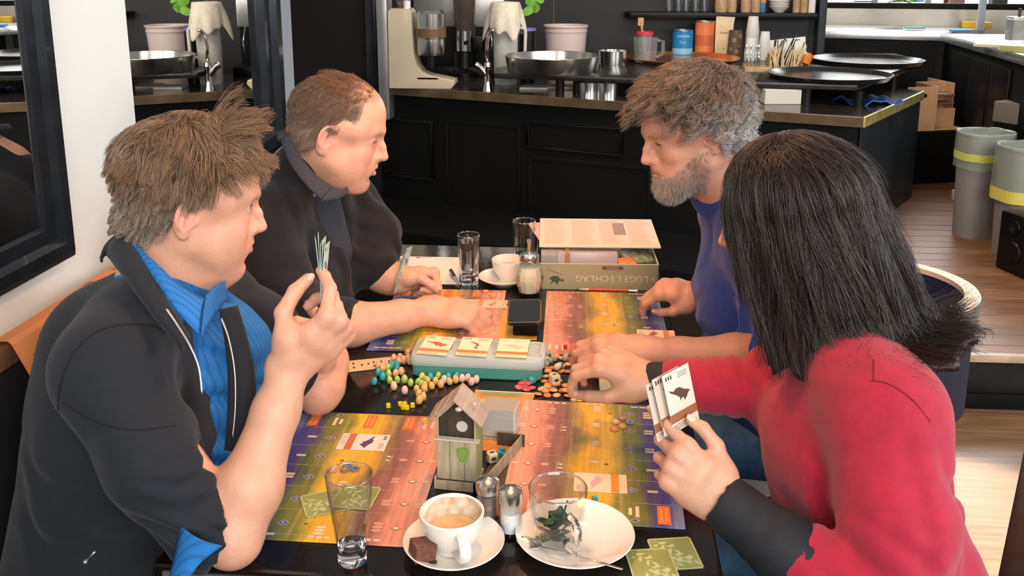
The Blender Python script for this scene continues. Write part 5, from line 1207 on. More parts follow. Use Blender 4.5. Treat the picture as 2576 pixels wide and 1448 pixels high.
for px, py, cl, lab in ((1548, 1067, 'tan', 'tan ringed token on the woman\'s board, leftmost of five'), (1564, 1058, 'brown', 'brown grey token on the woman\'s board, topmost of five'), (1584, 1068, 'blue grey', 'blue grey token on the woman\'s board'), (1545, 1085, 'orange', 'orange token on the woman\'s board, nearest of five'), (1565, 1078, 'orange', 'orange token on the woman\'s board, in the middle of five')): token(px, py, cl, lab, None, zb, .04)
for px, py, cl, lab in ((838, 1188, 'pink', 'pink token seen through the rim of the tall glass'), (868, 1187, 'brown', 'brown token seen through the rim of the tall glass'), (893, 1186, 'blue grey', 'blue token at the right, seen through the glass rim'), (875, 1175, 'blue grey', 'blue token at the back, seen through the glass rim')): token(px, py, cl, lab, None, zb, .04)
for i_, (px, py) in enumerate(((1222, 737), (1232, 744), (1240, 750))): token(px, py, 'orange', ORD[i_] + ' from the left of three orange tokens behind the balding man\'s hand', 'orange tokens on the far left board', zb, .05)
# cubes
cube_me = {}
def cube(px, py, colr, col, label, group=None, z=0.0006, rz=0.3):
    if colr not in cube_me:
        q = MB(); q.box((0, 0, .004), (.008, .008, .008)); me = q.mesh('wooden_cube'); bm = bmesh.new(); bm.from_mesh(me); bmesh.ops.recalc_face_normals(bm, faces=bm.faces); bmesh.ops.bevel(bm, geom=list(bm.edges), offset=.0006, segments=2, affect='EDGES'); bm.to_mesh(me); bm.free(); me.materials.append(mat('cube_' + colr, col, .4)); cube_me[colr] = me
    c = PZt(px, py); o = bpy.data.objects.new('wooden_cube', cube_me[colr]); C.objects.link(o); o.location = (c.x, c.y, ZT + z); o.rotation_euler = (0, 0, rz); return tag(o, label, 'game piece', group)
YEL = (.85, .60, .01); TQ = (.03, .34, .42)
cube(977, 1025, 'yellow', YEL, 'yellow cube standing alone, left of the other yellow cubes')
for i_, (px, py) in enumerate(((1007, 1021), (1014, 1029), (1018, 1021), (1024, 1030), (1038, 1024))): cube(px, py, 'yellow', YEL, ORD[i_] + ' from the left of five yellow cubes clustered below the eggs', 'yellow cubes in a cluster', rz=random.uniform(0, 1))
cube(1070, 1068, 'yellow', YEL, 'yellow cube on the board beside the birdhouse', None, zb, .1)
for i_, (px, py, z) in enumerate(((1256, 1146, .0006), (1263, 1137, .0006), (1268, 1150, .0006), (1275, 1160, .0006), (1281, 1149, .0006), (1286, 1138, .0006))): cube(px, py, 'turquoise', TQ, ORD[i_] + ' from the left of six turquoise cubes right of the birdhouse', 'turquoise cubes in a row', z, -.25)
cube(1496, 1266, 'turquoise', TQ, 'turquoise cube alone on the woman\'s board beside the mug', None, zb, .3)
cube(1422, 880, 'red', (.55, .02, .02), 'red cube on the far right board', None, zb, .1)
# ------------------------------------------------------------------ birdhouse dice tower
M_hw = mat('pale_printed_wood', (.40, .34, .22), .55, var=.22, vscale=18, stretch=(6, 6, .8)); M_hd = mat('dark_printed_wood', (.060, .045, .025), .6, var=.3, vscale=18, stretch=(6, 6, .8)); M_hr = mat('grey_brown_roof', (.40, .31, .245), .55, var=.2, vscale=22); M_hg = mat('lime_printed_wood', (.36, .38, .16), .55, var=.25, vscale=14)
M_hedge = mat('card_edge', (.60, .55, .42), .6)
f0 = PY(1100, 1205, 1.37); f1 = PY(1200, 1205, 1.37); ZH0, ZH1, ZHA = .768, .880, .910
bw = f1.x - f0.x; th_ = .0022
hs = thing('birdhouse_tower', 'little wooden looking birdhouse dice tower standing between the front boards', 'dice tower', (f0.x, 1.37, ZT + .0005), -.10)
LZ = lambda z: z - ZT - .0005
dp = .046
def slab(pts, th, name, m, axis='y', at=0.0, par=hs, bev=.0004):
    q = MB(); n = len(pts)
    if axis == 'y': vs = [(u, at, w) for u, w in pts] + [(u, at + th, w) for u, w in pts]
    else: vs = [(at, u, w) for u, w in pts] + [(at + th, u, w) for u, w in pts]
    q.add(vs, [tuple(range(n))[::-1], tuple(range(n, 2 * n))] + [(i, (i + 1) % n, n + (i + 1) % n, n + i) for i in range(n)])
    return q.build(name, m, par, bevel=bev, seg=1)
z0, z1, za, zm = LZ(ZH0), LZ(ZH1), LZ(ZHA), LZ(.839)
slab([(0, z0), (bw, z0), (bw, zm), (0, zm)], th_, 'front_board', M_hw)
for u in (.33, .70): slab([(bw * u, z0), (bw * u + .0006, z0), (bw * u + .0006, zm), (bw * u, zm)], .0004, 'board_joint', M_hd, at=-.0004, bev=0)
q = MB(); q.add([(bw * .66 + .010 * math.cos(t) * (1 + .25 * math.sin(3 * t)), -.0006, z0 + .046 + .017 * math.sin(t) * (1 + .2 * math.cos(2 * t))) for t in np.linspace(0, 2 * math.pi, 16)[:-1]], [tuple(range(15))]); q.build('green_patch', mat('green_print', (.19, .29, .06), .55, var=.2, vscale=60), hs)
slab([(0, zm), (.004, zm), (.004, z1 - .004), (bw / 2, za - .005), (bw - .003, z1 - .004), (bw - .003, zm), (bw, zm), (bw, z1), (bw / 2, za), (0, z1)], th_, 'front_frame', M_hw, bev=0)
slab([(.001, zm - .01), (bw - .001, zm - .01), (bw - .001, z1), (bw / 2, za - .002), (.001, z1)], th_, 'inner_wall', M_hd, at=.016)
q = MB(); q.lathe([(.0001, 0), (.0095, 0), (.0095, .0010), (.0001, .0010)], (bw * .60, .0145, zm + .018), 24, M=Matrix.Rotation(1.5708, 3, 'X')); q.build('round_hole', mat('pale_hole', (.52, .49, .42), .6), hs)
slab([(-.0035, zm), (bw + .006, zm), (bw + .006, zm + .0022), (-.0035, zm + .0022)], .012, 'ledge', M_hedge, at=-.005)
for nm, at, m in (('side_wall', 0, M_hd), ('side_wall', bw - th_, M_hg)): slab([(th_, z0), (dp, z0), (dp, z1), (th_, z1)], th_, nm, m, 'x', at)
slab([(0, z0), (bw, z0), (bw, z1), (bw / 2, za), (0, z1)], th_, 'back_board', M_hd, at=dp)
ov = .012; sl = (za - z1) / (bw / 2)
for s in (-1, 1):
    e = bw / 2 + s * (bw / 2 + ov); zr = za + .004; ze = zr - sl * (bw / 2 + ov)
    q = MB(); nrm_ = Vector((s * sl, 0, 1)).normalized() * .0022
    for y_ in (-.014, dp + .004):
        q.v += [(bw / 2, y_, zr), (e, y_, ze), (e + nrm_.x, y_, ze + nrm_.z), (bw / 2, y_, zr + .0028)]
    q.f = [(0, 1, 2, 3), (7, 6, 5, 4), (0, 4, 5, 1), (1, 5, 6, 2), (2, 6, 7, 3), (3, 7, 4, 0)]
    r = q.build('roof_slope', M_hr, hs)
    for t in (.36, .70):
        q = MB(); xx = bw / 2 + (e - bw / 2) * t; zz = zr + (ze - zr) * t + .0028
        q.box((xx, dp / 2 - .005, zz), (.0008, dp + .016, .0014)); q.build('roof_joint', M_hedge, r)
q = MB(); q.ball((bw * .93, .012, za - .016 + .006), (.0035, .004, .0022), 10, 8); q.ball((bw * .62, -.012, za - .010), (.006, .003, .004), 10, 8); q.build('knot', mat('pale_knot', (.62, .50, .38), .5), hs, smooth=True, kind='stuff')
# base box in front and tray at the side
slab([(-.002, 0), (bw * .93, 0), (bw * .93, z0 - .001), (-.002, z0 - .001)], th_, 'base_front', M_hw, at=-.004)
slab([(-.004, 0), (dp, 0), (dp, z0 + .004), (-.004, z0 + .004)], th_, 'base_side', M_hedge, 'x', -.004); slab([(0, 0), (dp, 0), (dp, z0), (0, z0)], th_, 'base_side', M_hw, 'x', bw)
slab([(0, z0 - .002), (bw, z0 - .002), (bw, z0), (0, z0)], dp, 'floor_board', M_hd, bev=0)
tx = bw + .003
q = MB(); q.prism([(tx, .004), (tx + .046, .012), (tx + .040, .13), (tx, .13)], 0, .002); q.build('tray_floor', M_hd, hs)
q = MB(); q.prism([(tx + .010, .0), (tx + .012, .0), (tx + .046, .155), (tx + .044, .155)], 0, .026); q.build('tray_wall', M_hw, hs, bevel=.0004, seg=1)
q = MB(); q.prism([(tx + .0, .152), (tx + .05, .152), (tx + .05, .154), (tx, .154)], 0, .026); q.build('tray_wall', M_hd, hs)
for px, py, lab in ((1238, 1150, 'cream wooden die with a dark mark in the birdhouse tray'), (1395, 958, 'cream wooden die on the token heap beside the teal box')):
    s = .017 if px < 1300 else .019; c = PZ(px, py + 8, ZT + .004); d = thing('wooden_die', lab, 'die', (c.x, c.y, ZT + .003 + (.004 if px > 1300 else 0)), .5)
    q = MB(); q.box((0, 0, s / 2), (s, s, s)); q.build('body', mat('die_wood', (.74, .58, .36), .45, var=.1, vscale=60), d, bevel=.003, seg=3)
    for ax in range(2):
        q = MB(); pts = ovalp(0, 0, .0052, .0034, 10); q.add([((x, -s / 2 - .0002, s / 2 + y) if ax else (x, y, s + .0002)) for x, y in pts], [tuple(range(10))]); q.build('mark', M_hd, d)
# card deck in a tray beside the birdhouse
c = PZt(1250, 1105); dk_ = thing('card_deck', 'thick deck of pale edged cards standing in a tray right of the birdhouse', 'cards', (c.x + .004, c.y + .02, ZT + .003), -.12)
q = MB(); q.box((0, 0, .030), (.060, .050, .052)); q.build('cards', mat('deck_edge', (.40, .38, .33), .6, stretch=(.2, .2, 90), var=.3, vscale=30), dk_, bevel=.001, seg=1)
q = MB(); q.box((0, 0, .0565), (.060, .050, .001)); q.build('top_card', mat('grey_card', (.36, .34, .29), .5), dk_); q = MB(); q.box((.0308, 0, .030), (.0016, .046, .050)); q.build('end_card', mat('white_edge', (.70, .68, .64), .5), dk_)
q = MB(); q.box((0, 0, .0015), (.066, .056, .003)); q.build('tray', M_hw, dk_)

# ------------------------------------------------------------------ teal storage box with lid and three bird cards
ta, tb_ = PZt(1035, 947), PZt(1362, 961); txw = tb_.x - ta.x; tw = .10
te = thing('storage_box', 'teal plastic box with a milky lid in the middle of the table', 'box', ((ta.x + tb_.x) / 2, (ta.y + tb_.y) / 2 + tw / 2, ZT + .0006), -.012)
M_teal = mat('teal_plastic', (.075, .29, .23), .35); M_lid = mat('milky_lid', (.66, .74, .68), .18, 0, .35, 1.3)
def rrect(w, d, r, n=5):
    pts = []
    for cx, cy, a0 in ((w / 2 - r, d / 2 - r, 0), (-w / 2 + r, d / 2 - r, math.pi / 2), (-w / 2 + r, -d / 2 + r, math.pi), (w / 2 - r, -d / 2 + r, 1.5 * math.pi)):
        for i in range(n): a = a0 + math.pi / 2 * i / (n - 1); pts.append((cx + r * math.cos(a), cy + r * math.sin(a)))
    return pts
def stackp(levels, name, m, par, cap0=True, cap1=True, smooth='auto'):
    q = MB(); n = len(levels[0][0])
    for pts, z in levels: q.v += [(x, y, z) for x, y in pts]
    for i in range(len(levels) - 1):
        for j in range(n): q.f.append((i * n + j, i * n + (j + 1) % n, (i + 1) * n + (j + 1) % n, (i + 1) * n + j))
    if cap0: q.f.append(tuple(range(n))[::-1])
    if cap1: q.f.append(tuple(range((len(levels) - 1) * n, len(levels) * n)))
    return q.build(name, m, par, smooth=smooth)
stackp([(rrect(txw * .97, tw * .95, .012), 0), (rrect(txw, tw, .014), .003), (rrect(txw * 1.0, tw, .014), .033)], 'body', M_teal, te)
lid = stackp([(rrect(txw * 1.03, tw * 1.05, .017), .026), (rrect(txw * 1.04, tw * 1.08, .018), .030), (rrect(txw * 1.04, tw * 1.08, .018), .038), (rrect(txw * 1.01, tw * 1.02, .017), .046), (rrect(txw * .93, tw * .86, .015), .049)], 'lid', M_lid, te, True, True)
for u, w in ((-.325, .27), (-.03, .25), (.26, .25), (.445, .10)):
    pts = rrect(txw * w, tw * .66, .006); inn_ = rrect(txw * w - .006, tw * .66 - .006, .004); q = MB(); n = len(pts)
    for z, pp in ((.049, pts), (.0525, pts), (.0525, inn_), (.0495, inn_)): q.v += [(x + u * txw, y, z) for x, y in pp]
    for i in range(3):
        for j in range(n): q.f.append((i * n + j, i * n + (j + 1) % n, (i + 1) * n + (j + 1) % n, (i + 1) * n + j))
    q.build('lid_ridge', M_lid, lid, smooth='auto')
TM = te.matrix_basis.copy() if te.matrix_basis else Matrix()
for i, (u, lab) in enumerate(((-.325, 'bird card on the teal box lid, left of three'), (-.03, 'bird card on the teal box lid, middle of three'), (.27, 'bird card on the teal box lid, right of three'))):
    Mx = Matrix.Translation((te.location.x + u * txw, te.location.y - .010, ZT + .0550)) @ Matrix.Rotation(-.012 + (-.10, -.06, -.02)[i], 4, 'Z') @ Matrix.Rotation(.10, 4, 'X') @ Matrix.Diagonal((1.14, .90, 1, 1))
    bird_card(Mx, lab, (.86, .68, .46), (.72, .20, .05), ((.45, .12, .05), (.30, .13, .07), (.75, .50, .28))[i], i % 2, group='bird cards on the teal box lid')
# goal strip on the left of the eggs
plate('goal_strip', 'narrow cream printed strip at the left end of the egg heap', 'card', [PZt(864, 911), PZt(1000, 898), PZt(1006, 922), PZt(869, 938)], ZT + .0006, mat('cream_strip', (.66, .50, .28), .5), .0022,
      [('dark_bar', M_hd, [(.03, .15), (.07, .15), (.07, .9), (.03, .9)])] + [('mark', M_hd, [(u, v), (u + .035, v), (u + .035, v + .14), (u, v + .14)]) for u, v in ((.15, .25), (.15, .62), (.30, .45), (.42, .40), (.52, .3), (.52, .65), (.66, .3), (.80, .35), (.80, .6))])
# card stack beside the woman's hand
c = PZt(1572, 1000); q = MB(); cs_ = thing('card_stack', 'flat stack of cards with white edges under the woman\'s reaching wrist', 'cards', (c.x, c.y + .028, ZT + .0006), .05)
q.box((0, 0, .007), (.10, .060, .014)); q.build('cards', mat('white_stack_edge', (.62, .64, .74), .5, stretch=(.2, .2, 120), var=.2, vscale=30), cs_, bevel=.001, seg=1)
q = MB(); q.box((0, 0, .0144), (.0995, .0595, .0008)); q.build('top_card', mat('sage_card', (.36, .40, .27), .45, var=.2, vscale=20), cs_)

# ------------------------------------------------------------------ glasses
def tall_glass(px, py, h, r0, r1, label, water=None, z=ZT):
    c = PZ(px, py, z); o = thing('drinking_glass', label, 'glass', (c.x, c.y, z + .0006), group='straight drinking glasses')
    rm = r0 + (r1 - r0) * .5; prof = [(r0 * 1.02, .0285), (rm, h * .5), (r1, h - .002), (r1 - .0008, h), (r1 - .0018, h - .001), (rm - .0018, h * .5), (r0 * 1.02 - .0018, .0285)]
    q = MB(); q.lathe(prof, n=48, closed=True); q.build('glass_body', M_glass, o, smooth='auto')
    q = MB(); q.lathe([(r1 - .0019, h - .0012), (r1 - .0009, h + .0004), (r1 + .0002, h - .0012), (r1 - .0008, h - .0024)], n=48, closed=True); q.build('rim', M_glassr, o, smooth=True)
    q = MB(); q.lathe([(.0001, 0), (r0 * .9, 0), (r0, .004), (r0 * 1.015, .016), (r0 * 1.02, .028), (r0 * .93, .0265), (r0 * .75, .021), (.0001, .019)], n=48); q.build('glass_base', M_glassr, o, smooth='auto')
    if water:
        hw = h * water; rr = r0 + (r1 - r0) * water - .0030
        q = MB(); q.lathe([(.0001, .0200), (r0 * .68, .0228), (r0 * .88, .035), (r0 + (r1 - r0) * .5 - .0031, h * .5), (rr, hw), (.0001, hw - .0005)], n=48); q.build('water', mat('water', (1, 1, 1), .0, 0, 1.0, 1.33), o, smooth='auto')
    return o
tall_glass(887, 1411, .139, .0205, .0335, 'tall empty drinking glass at the front left corner of the table')
tall_glass(1180, 712, .137, .026, .0305, 'drinking glass full of water beside the open sheet and pen', .86)
tall_glass(1318, 662, .128, .029, .0335, 'empty drinking glass behind the sugar dispenser')
# ------------------------------------------------------------------ coffee cups and saucers
M_por = mat('porcelain', (.82, .78, .70), .10, coat=.4); M_cof = mat('milky_coffee', (.62, .38, .16), .35, col2=(.74, .52, .28), vscale=40); M_foam = mat('coffee_stain', (.50, .34, .18), .5, col2=(.74, .66, .54), vscale=60)
def saucer(c, R, label, extra=None):
    o = thing('saucer', label, 'saucer', (c[0], c[1], ZT + .0006))
    q = MB(); q.lathe([(.0001, .0015), (R * .40, .0015), (R * .42, 0), (R * .46, 0), (R * .47, .002), (R * .80, .010), (R * .985, .0185), (R, .0200), (R * .985, .0212), (R * .80, .0135), (R * .50, .0050), (R * .38, .0052), (R * .36, .0042), (.0001, .0042)], n=64); q.build('body', M_por, o, smooth='auto'); return o
def coffee_cup(c, R, H, label, hdir, fill, stain=True, zz=ZT):
    o = thing('coffee_cup', label, 'cup', (c[0], c[1], zz + .0050), hdir)
    sh = lambda t: R * (.52 + .48 * math.sin(math.pi / 2 * min(1, t * 1.02)) ** .75)
    out_ = [(.0001, .002), (R * .48, .002), (R * .50, 0), (R * .55, 0), (R * .56, .004)] + [(sh(t), .004 + (H - .004) * t) for t in np.linspace(.10, 1, 12)]
    inn2 = [(sh(t) - .0038, .004 + (H - .004) * t) for t in np.linspace(1, .10, 12)] + [(R * .4, .0065), (.0001, .006)]
    q = MB(); q.lathe(out_ + [(R - .0018, H + .0012)] + inn2, n=64); q.build('body', M_por, o, smooth='auto')
    tf = fill; q = MB(); q.lathe([(sh(tf) - .0042, .004 + (H - .004) * tf), (R * .5, .004 + (H - .004) * tf + .0004), (.0001, .004 + (H - .004) * tf + .0006)], n=48); q.build('coffee', M_cof, o, smooth=True)
    if stain:
        q = MB(); n = 48
        for i in range(n):
            a = 2 * math.pi * i / n
            for t in (fill, fill + .12, fill + .25, .95 - .03 * math.sin(5 * a) - .16 * max(0, -math.cos(a - .4 + hdir))): r = sh(t) - .00395; q.v.append((r * math.cos(a), r * math.sin(a), .004 + (H - .004) * t))
        q.f = [(i * 4 + k, ((i + 1) % n) * 4 + k, ((i + 1) % n) * 4 + k + 1, i * 4 + k + 1) for i in range(n) for k in range(3)]; q.build('coffee_stain', M_foam, o, smooth=True)
    q = MB(); q.tube([(R * .90, 0, H * .78), (R * 1.22, 0, H * .82), (R * 1.46, 0, H * .70), (R * 1.46, 0, H * .46), (R * 1.25, 0, H * .26), (R * .74, 0, H * .20)], [.0058, .0055, .0060, .0060, .0055, .0065], 12, flat=1.5, up=(0, 1, 0)); q.build('handle', M_por, o, smooth=True)
    return o
cs1 = PZ(1142, 1376, ZT + .006); saucer((cs1.x, cs1.y), .0745, 'white saucer with a chocolate square under the milky coffee cup')
cu1 = PZ(1138, 1372, ZT + .006); coffee_cup((cu1.x, cu1.y), .0475, .058, 'white cup half full of milky coffee, at the front of the table', -1.15, .46)
p = PZ(1063, 1395, ZT + .018); br = thing('chocolate_square', 'brown chocolate cake square on the front saucer beside the cup', 'cake', (p.x, p.y + .002, ZT + .0085), .55)
M_ch = mat('chocolate_cake', (.15, .055, .035), .75, var=.3, vscale=120, bump=.0012, bscale=260)
q = MB(); q.box((0, 0, .0165), (.032, .029, .025), M=Matrix.Rotation(.16, 3, 'Y')); q.build('cake', M_ch, br, bevel=.0018, seg=2)
p = PZ(1085, 1412, ZT + .012); lathe_thing('chocolate_drop', 'small dark chocolate drop beside the cake square on the saucer', 'chocolate', (p.x, p.y, ZT + .009), [(.0001, 0), (.008, 0), (.0085, .002), (.006, .004), (.0001, .0045)], mat('dark_chocolate', (.035, .022, .016), .3), 20)
cs2 = PZ(1268, 706, ZT + .006); saucer((cs2.x, cs2.y), .070, 'white saucer under the far coffee cup by the sugar dispenser')
cu2 = PZ(1279, 700, ZT + .006); coffee_cup((cu2.x, cu2.y), .046, .056, 'white coffee cup at the far end, left of the sugar dispenser', 2.2, .60, False)
# ------------------------------------------------------------------ tea mug of glass on a wide saucer
cs3 = PZ(1446, 1352, ZT + .010); saucer((cs3.x, cs3.y), .0885, 'wide cream saucer under the glass tea mug')
cm = PZ(1402, 1362, ZT + .010); hm = .094
mg = thing('glass_mug', 'clear glass tea mug holding wilted mint leaves', 'mug', (cm.x, cm.y, ZT + .0056), 0)
R1, R0 = .0430, .0325
prof = [(.0001, 0), (R0 * .9, 0), (R0, .004), (R0 * 1.04, .015), (R0 * 1.12, .035), (R1 * .96, hm * .75), (R1, hm - .002), (R1 - .001, hm), (R1 - .0026, hm - .002), (R1 * .96 - .0032, hm * .75), (R0 * 1.12 - .0034, .035), (R0 * .98 - .003, .016), (R0 * .7, .0085), (.0001, .0075)]
q = MB(); q.lathe([(R1 - .0027, hm - .0015), (R1 - .0012, hm + .0006), (R1 + .0003, hm - .0015), (R1 - .0012, hm - .003)], n=56, closed=True); q.build('rim', M_glassr, mg, smooth=True)
q = MB(); q.lathe(prof, n=56); q.build('glass_body', M_glass, mg, smooth='auto')
hd_ = Vector((.45, -.89, 0)).normalized()
hp = lambda r, z: tuple(hd_ * r + Vector((0, 0, z)))
q = MB(); q.tube([hp(R1 * .94, hm * .74), hp(R1 * 1.30, hm * .76), hp(R1 * 1.58, hm * .66), hp(R1 * 1.58, hm * .44), hp(R1 * 1.32, hm * .26), hp(R0 * 1.06, hm * .22)], [.0060, .0055, .0058, .0058, .0055, .0060], 12); q.build('handle', M_glassr, mg, smooth=True)
mint = thing('mint_sprig', 'wilted dark green mint sprig inside the glass mug', 'herb', (cm.x, cm.y, ZT + .0056 + .009))
M_mint = mat('wilted_mint', (.018, .060, .022), .45, var=.35, vscale=60); M_mintl = mat('fresh_mint', (.07, .20, .035), .42, var=.3, vscale=60)
q = MB(); q.tube([(-.012, -.004, .002), (.0, .002, .02), (.010, .004, .045), (.014, .002, .062)], .0014, 6); q.build('stem', M_mint, mint)
rs = np.random.RandomState(5)
for i in range(44):
    t = i / 43; base_ = Vector((-.012 + .026 * t, .003 * math.sin(3 * t), .003 + .054 * t)) if i < 26 else Vector((rs.uniform(-.016, .012), rs.uniform(-.014, .014), rs.uniform(.002, .012)))
    Mx = Matrix.Translation(base_) @ Matrix.Rotation(rs.uniform(0, 6.28), 4, 'Z') @ Matrix.Rotation(rs.uniform(.2, 1.3), 4, 'X')
    L_ = rs.uniform(.018, .030) * (1 - .25 * t); q = MB(); leaf(q, Mx, L_, L_ * .36, rs.uniform(.1, .7)); q.build('leaf', M_mintl if i in (28, 31, 36, 40, 9, 17) else M_mint, mint, smooth=True)
# spoon on the tea saucer
a, b = PZ(1330, 1362, ZT + .020), PZ(1515, 1422, ZT + .021)
d = (b - a); L_ = .150; u = d.normalized()
sp_ = thing('teaspoon', 'steel teaspoon lying across the wide cream saucer', 'spoon', (a.x, a.y, ZT + .0185), math.atan2(u.y, u.x))
q = MB(); q.tube([(.018, 0, .0), (.05, 0, .003), (.10, 0, .006), (L_ * .98, 0, .0075)], [.0016, .0015, .0018, .0028], 8, flat=.5); q.build('handle', M_steel, sp_, smooth=True)
q = MB(); n = 16
for i in range(7):
    t = i / 6
    for j in range(n): an = 2 * math.pi * j / n; q.v.append((.0 + .020 * t * math.cos(an), .0125 * t * math.sin(an), -.0045 * (1 - t * t)))
q.f = [(i * n + j, i * n + (j + 1) % n, (i + 1) * n + (j + 1) % n, (i + 1) * n + j) for i in range(6) for j in range(n)]
o = q.build('bowl', M_steel, sp_, smooth=True); o.modifiers.new('s', 'SOLIDIFY').thickness = .0009
# ------------------------------------------------------------------ salt and pepper
def shaker(px, py, label, fillm, fh):
    c = PZt(px, py); o = thing('shaker', label, 'shaker', (c.x, c.y, ZT + .0006)); r = .0178; n = 12
    q = MB(); q.lathe([(.0001, 0), (r * .92, 0), (r, .003), (r * .98, .056), (r * .84, .060), (r * .80, .058), (r * .86, .054), (r * .86, .007), (.0001, .006)], n=n); q.build('glass_jar', M_glass, o)
    q = MB(); q.lathe([(.0001, .0065), (r * .83, .0075), (r * .83, fh), (.0001, fh + .001)], n=24); q.build('filling', fillm, o, smooth='auto')
    q = MB(); q.lathe([(r * .98, .055), (r * 1.04, .056), (r * 1.04, .069), (r * .98, .073), (r * .60, .0775), (.0001, .079)], n=40); cp_ = q.build('cap', M_steel, o, smooth='auto')
    q = MB()
    for i in range(7):
        a_ = 2 * math.pi * i / 6; rr = 0 if i == 6 else r * .45; q.lathe([(.0008, 0), (.0001, .0001)], (rr * math.cos(a_), rr * math.sin(a_), .0779 if i < 6 else .0791), 6)
    q.build('pour_hole', M_black, cp_, kind='stuff')
shaker(1227, 1316, 'glass pepper shaker with a chrome cap, behind the salt', mat('ground_pepper', (.13, .105, .08), .8, bump=.0006, bscale=500), .050)
shaker(1284, 1342, 'glass salt shaker with a chrome cap, beside the coffee cup', mat('white_salt', (.84, .82, .80), .7), .038)
# ------------------------------------------------------------------ sugar dispenser
c = PZt(1331, 738); sd = thing('sugar_dispenser', 'ribbed glass sugar dispenser with a chrome pouring spout', 'sugar dispenser', (c.x, c.y, ZT + .0006)); n = 14
q = MB(); q.lathe([(.0001, 0), (.028, 0), (.030, .003), (.0375, .040), (.0365, .056), (.026, .088), (.0245, .098), (.0225, .098), (.024, .087), (.0345, .056), (.0350, .041), (.028, .006), (.0001, .005)], n=n); q.build('glass_jar', M_glass, sd)
q = MB(); q.lathe([(.0001, .0065), (.0275, .0075), (.0340, .041), (.0335, .056), (.0285, .074), (.0001, .078)], n=n); q.build('sugar', mat('cane_sugar', (.90, .80, .60), .7), sd)
q = MB(); q.lathe([(.0245, .092), (.0265, .093), (.0258, .0955), (.0265, .098), (.0258, .1005), (.0265, .103), (.024, .108), (.010, .112), (.0001, .112)], n=40); q.build('cap', M_steel, sd, smooth='auto')
q = MB(); q.tube([(0, 0, .06), (0, 0, .112), (0, 0, .135), (-.001, -.006, .146)], [.0048, .0048, .0048, .0056], 14, cap=True); q.build('spout', M_steel, sd, smooth='auto')
# ------------------------------------------------------------------ phone on its stand
pa, pb_ = PY(1277, 753, 2.105), PY(1359, 753, 2.105); pc = PY(1321, 811, 1.995)
top = (pa + pb_) / 2; ax = (pb_ - pa).normalized(); ay = (top - pc).normalized(); az = ax.cross(ay).normalized(); ctr = (top + pc) / 2
Mp = Matrix(((ax.x, ay.x, az.x, ctr.x), (ax.y, ay.y, az.y, ctr.y), (ax.z, ay.z, az.z, ctr.z), (0, 0, 0, 1)))
ph = thing('smartphone', 'black phone with a dark screen propped on a stand in the middle', 'phone', M=Mp); hw, hl = (pb_ - pa).length, (top - pc).length
stackp([(rrect(hw * .97, hl * .97, .010), -.009), (rrect(hw, hl, .011), -.007), (rrect(hw, hl, .011), -.001), (rrect(hw * .98, hl * .98, .010), 0)], 'case', M_gloss, ph)
stackp([(rrect(hw * .985, hl * .985, .0105), -.0012), (rrect(hw * 1.012, hl * 1.01, .0115), -.0012), (rrect(hw * 1.012, hl * 1.01, .0115), .0006), (rrect(hw * .94, hl * .95, .009), .0006)], 'bezel', mat('copper_bezel', (.30, .16, .11), .25, .8), ph, False, False)
stackp([(rrect(hw * .94, hl * .95, .009), .0004), (rrect(hw * .94, hl * .95, .009), .0009)], 'screen', mat('dark_screen', (.010, .009, .009), .05, coat=.6), ph)
c = PZt(1321, 850); q = MB(); hh = pc.z - .009 - ZT
q.box((0, .030, hh * .5), (.058, .055, hh * .98)); o = q.build('phone_stand', M_blackm, bevel=.004); o.location = (c.x, c.y + .002, ZT + .0028); tag(o, 'square black stand holding up the phone', 'stand')
q = MB(); q.box((0, .0020, hh * .62), (.0012, .001, hh * .35)); q.build('slot', M_gloss, o)
# ------------------------------------------------------------------ sheet and pen, pencil, open game box
sh_ = plate('paper_sheet', 'sheet of white paper on the table behind the balding man\'s hand', 'paper', [PZt(1000, 645), PZt(1165, 648), PZt(1172, 716), PZt(1010, 714)], ZT + .0006, mat('white_paper', (.86, .78, .66), .6), .0006, [('letterhead', M_hd, [(.28, .03), (.34, .03), (.34, .055), (.28, .055)]), ('letterhead', mat('grey_print', (.45, .40, .36), .6), [(.35, .03), (.52, .03), (.52, .045), (.35, .045)])])
a, b = PZ(1134, 680, ZT + .012), PZ(1153, 712, ZT + .004); pn_ = thing('ballpoint_pen', 'dark ballpoint pen leaning by the water glass on the sheet', 'pen', (0, 0, 0))
q = MB(); q.tube([a, a.lerp(b, .55)], .0055, 10); q.build('barrel', M_gloss, pn_, smooth='auto'); q = MB(); q.tube([a.lerp(b, .55), b], [.0052, .0022], 10); q.build('tip', M_steelm, pn_, smooth='auto')
q = MB(); q.tube([a + Vector((0, -.006, .003)), a.lerp(b, .4) + Vector((0, -.006, .003))], .0014, 6); q.build('clip', M_steelm, pn_)
a, b = PZ(1450, 727, ZT + .005), PZ(1604, 731, ZT + .005); pc_ = thing('pencil', 'orange red pencil lying along the front of the open box', 'pencil', (0, 0, 0)); dv = b - a
q = MB(); q.tube([a + dv * .20, a + dv * .86], .0036, 6); q.build('shaft', mat('orange_red_paint', (.72, .09, .02), .35), pc_)
q = MB(); q.tube([a + dv * .03, a + dv * .20], [.001, .0036], 6); q.build('tip', M_stir, pc_); q = MB(); q.tube([a, a + dv * .035], [.0004, .0011], 6); q.build('lead', M_black, pc_)
q = MB(); q.tube([a + dv * .86, a + dv * .96], .0037, 8); q.build('ferrule', M_steel, pc_); q = MB(); q.tube([a + dv * .96, b], .0034, 8); q.build('eraser', M_whitep, pc_)
bA, bB = PZt(1349, 727), PZt(1655, 731); bxw = (bB - bA).length; bh = .071; bd = .285
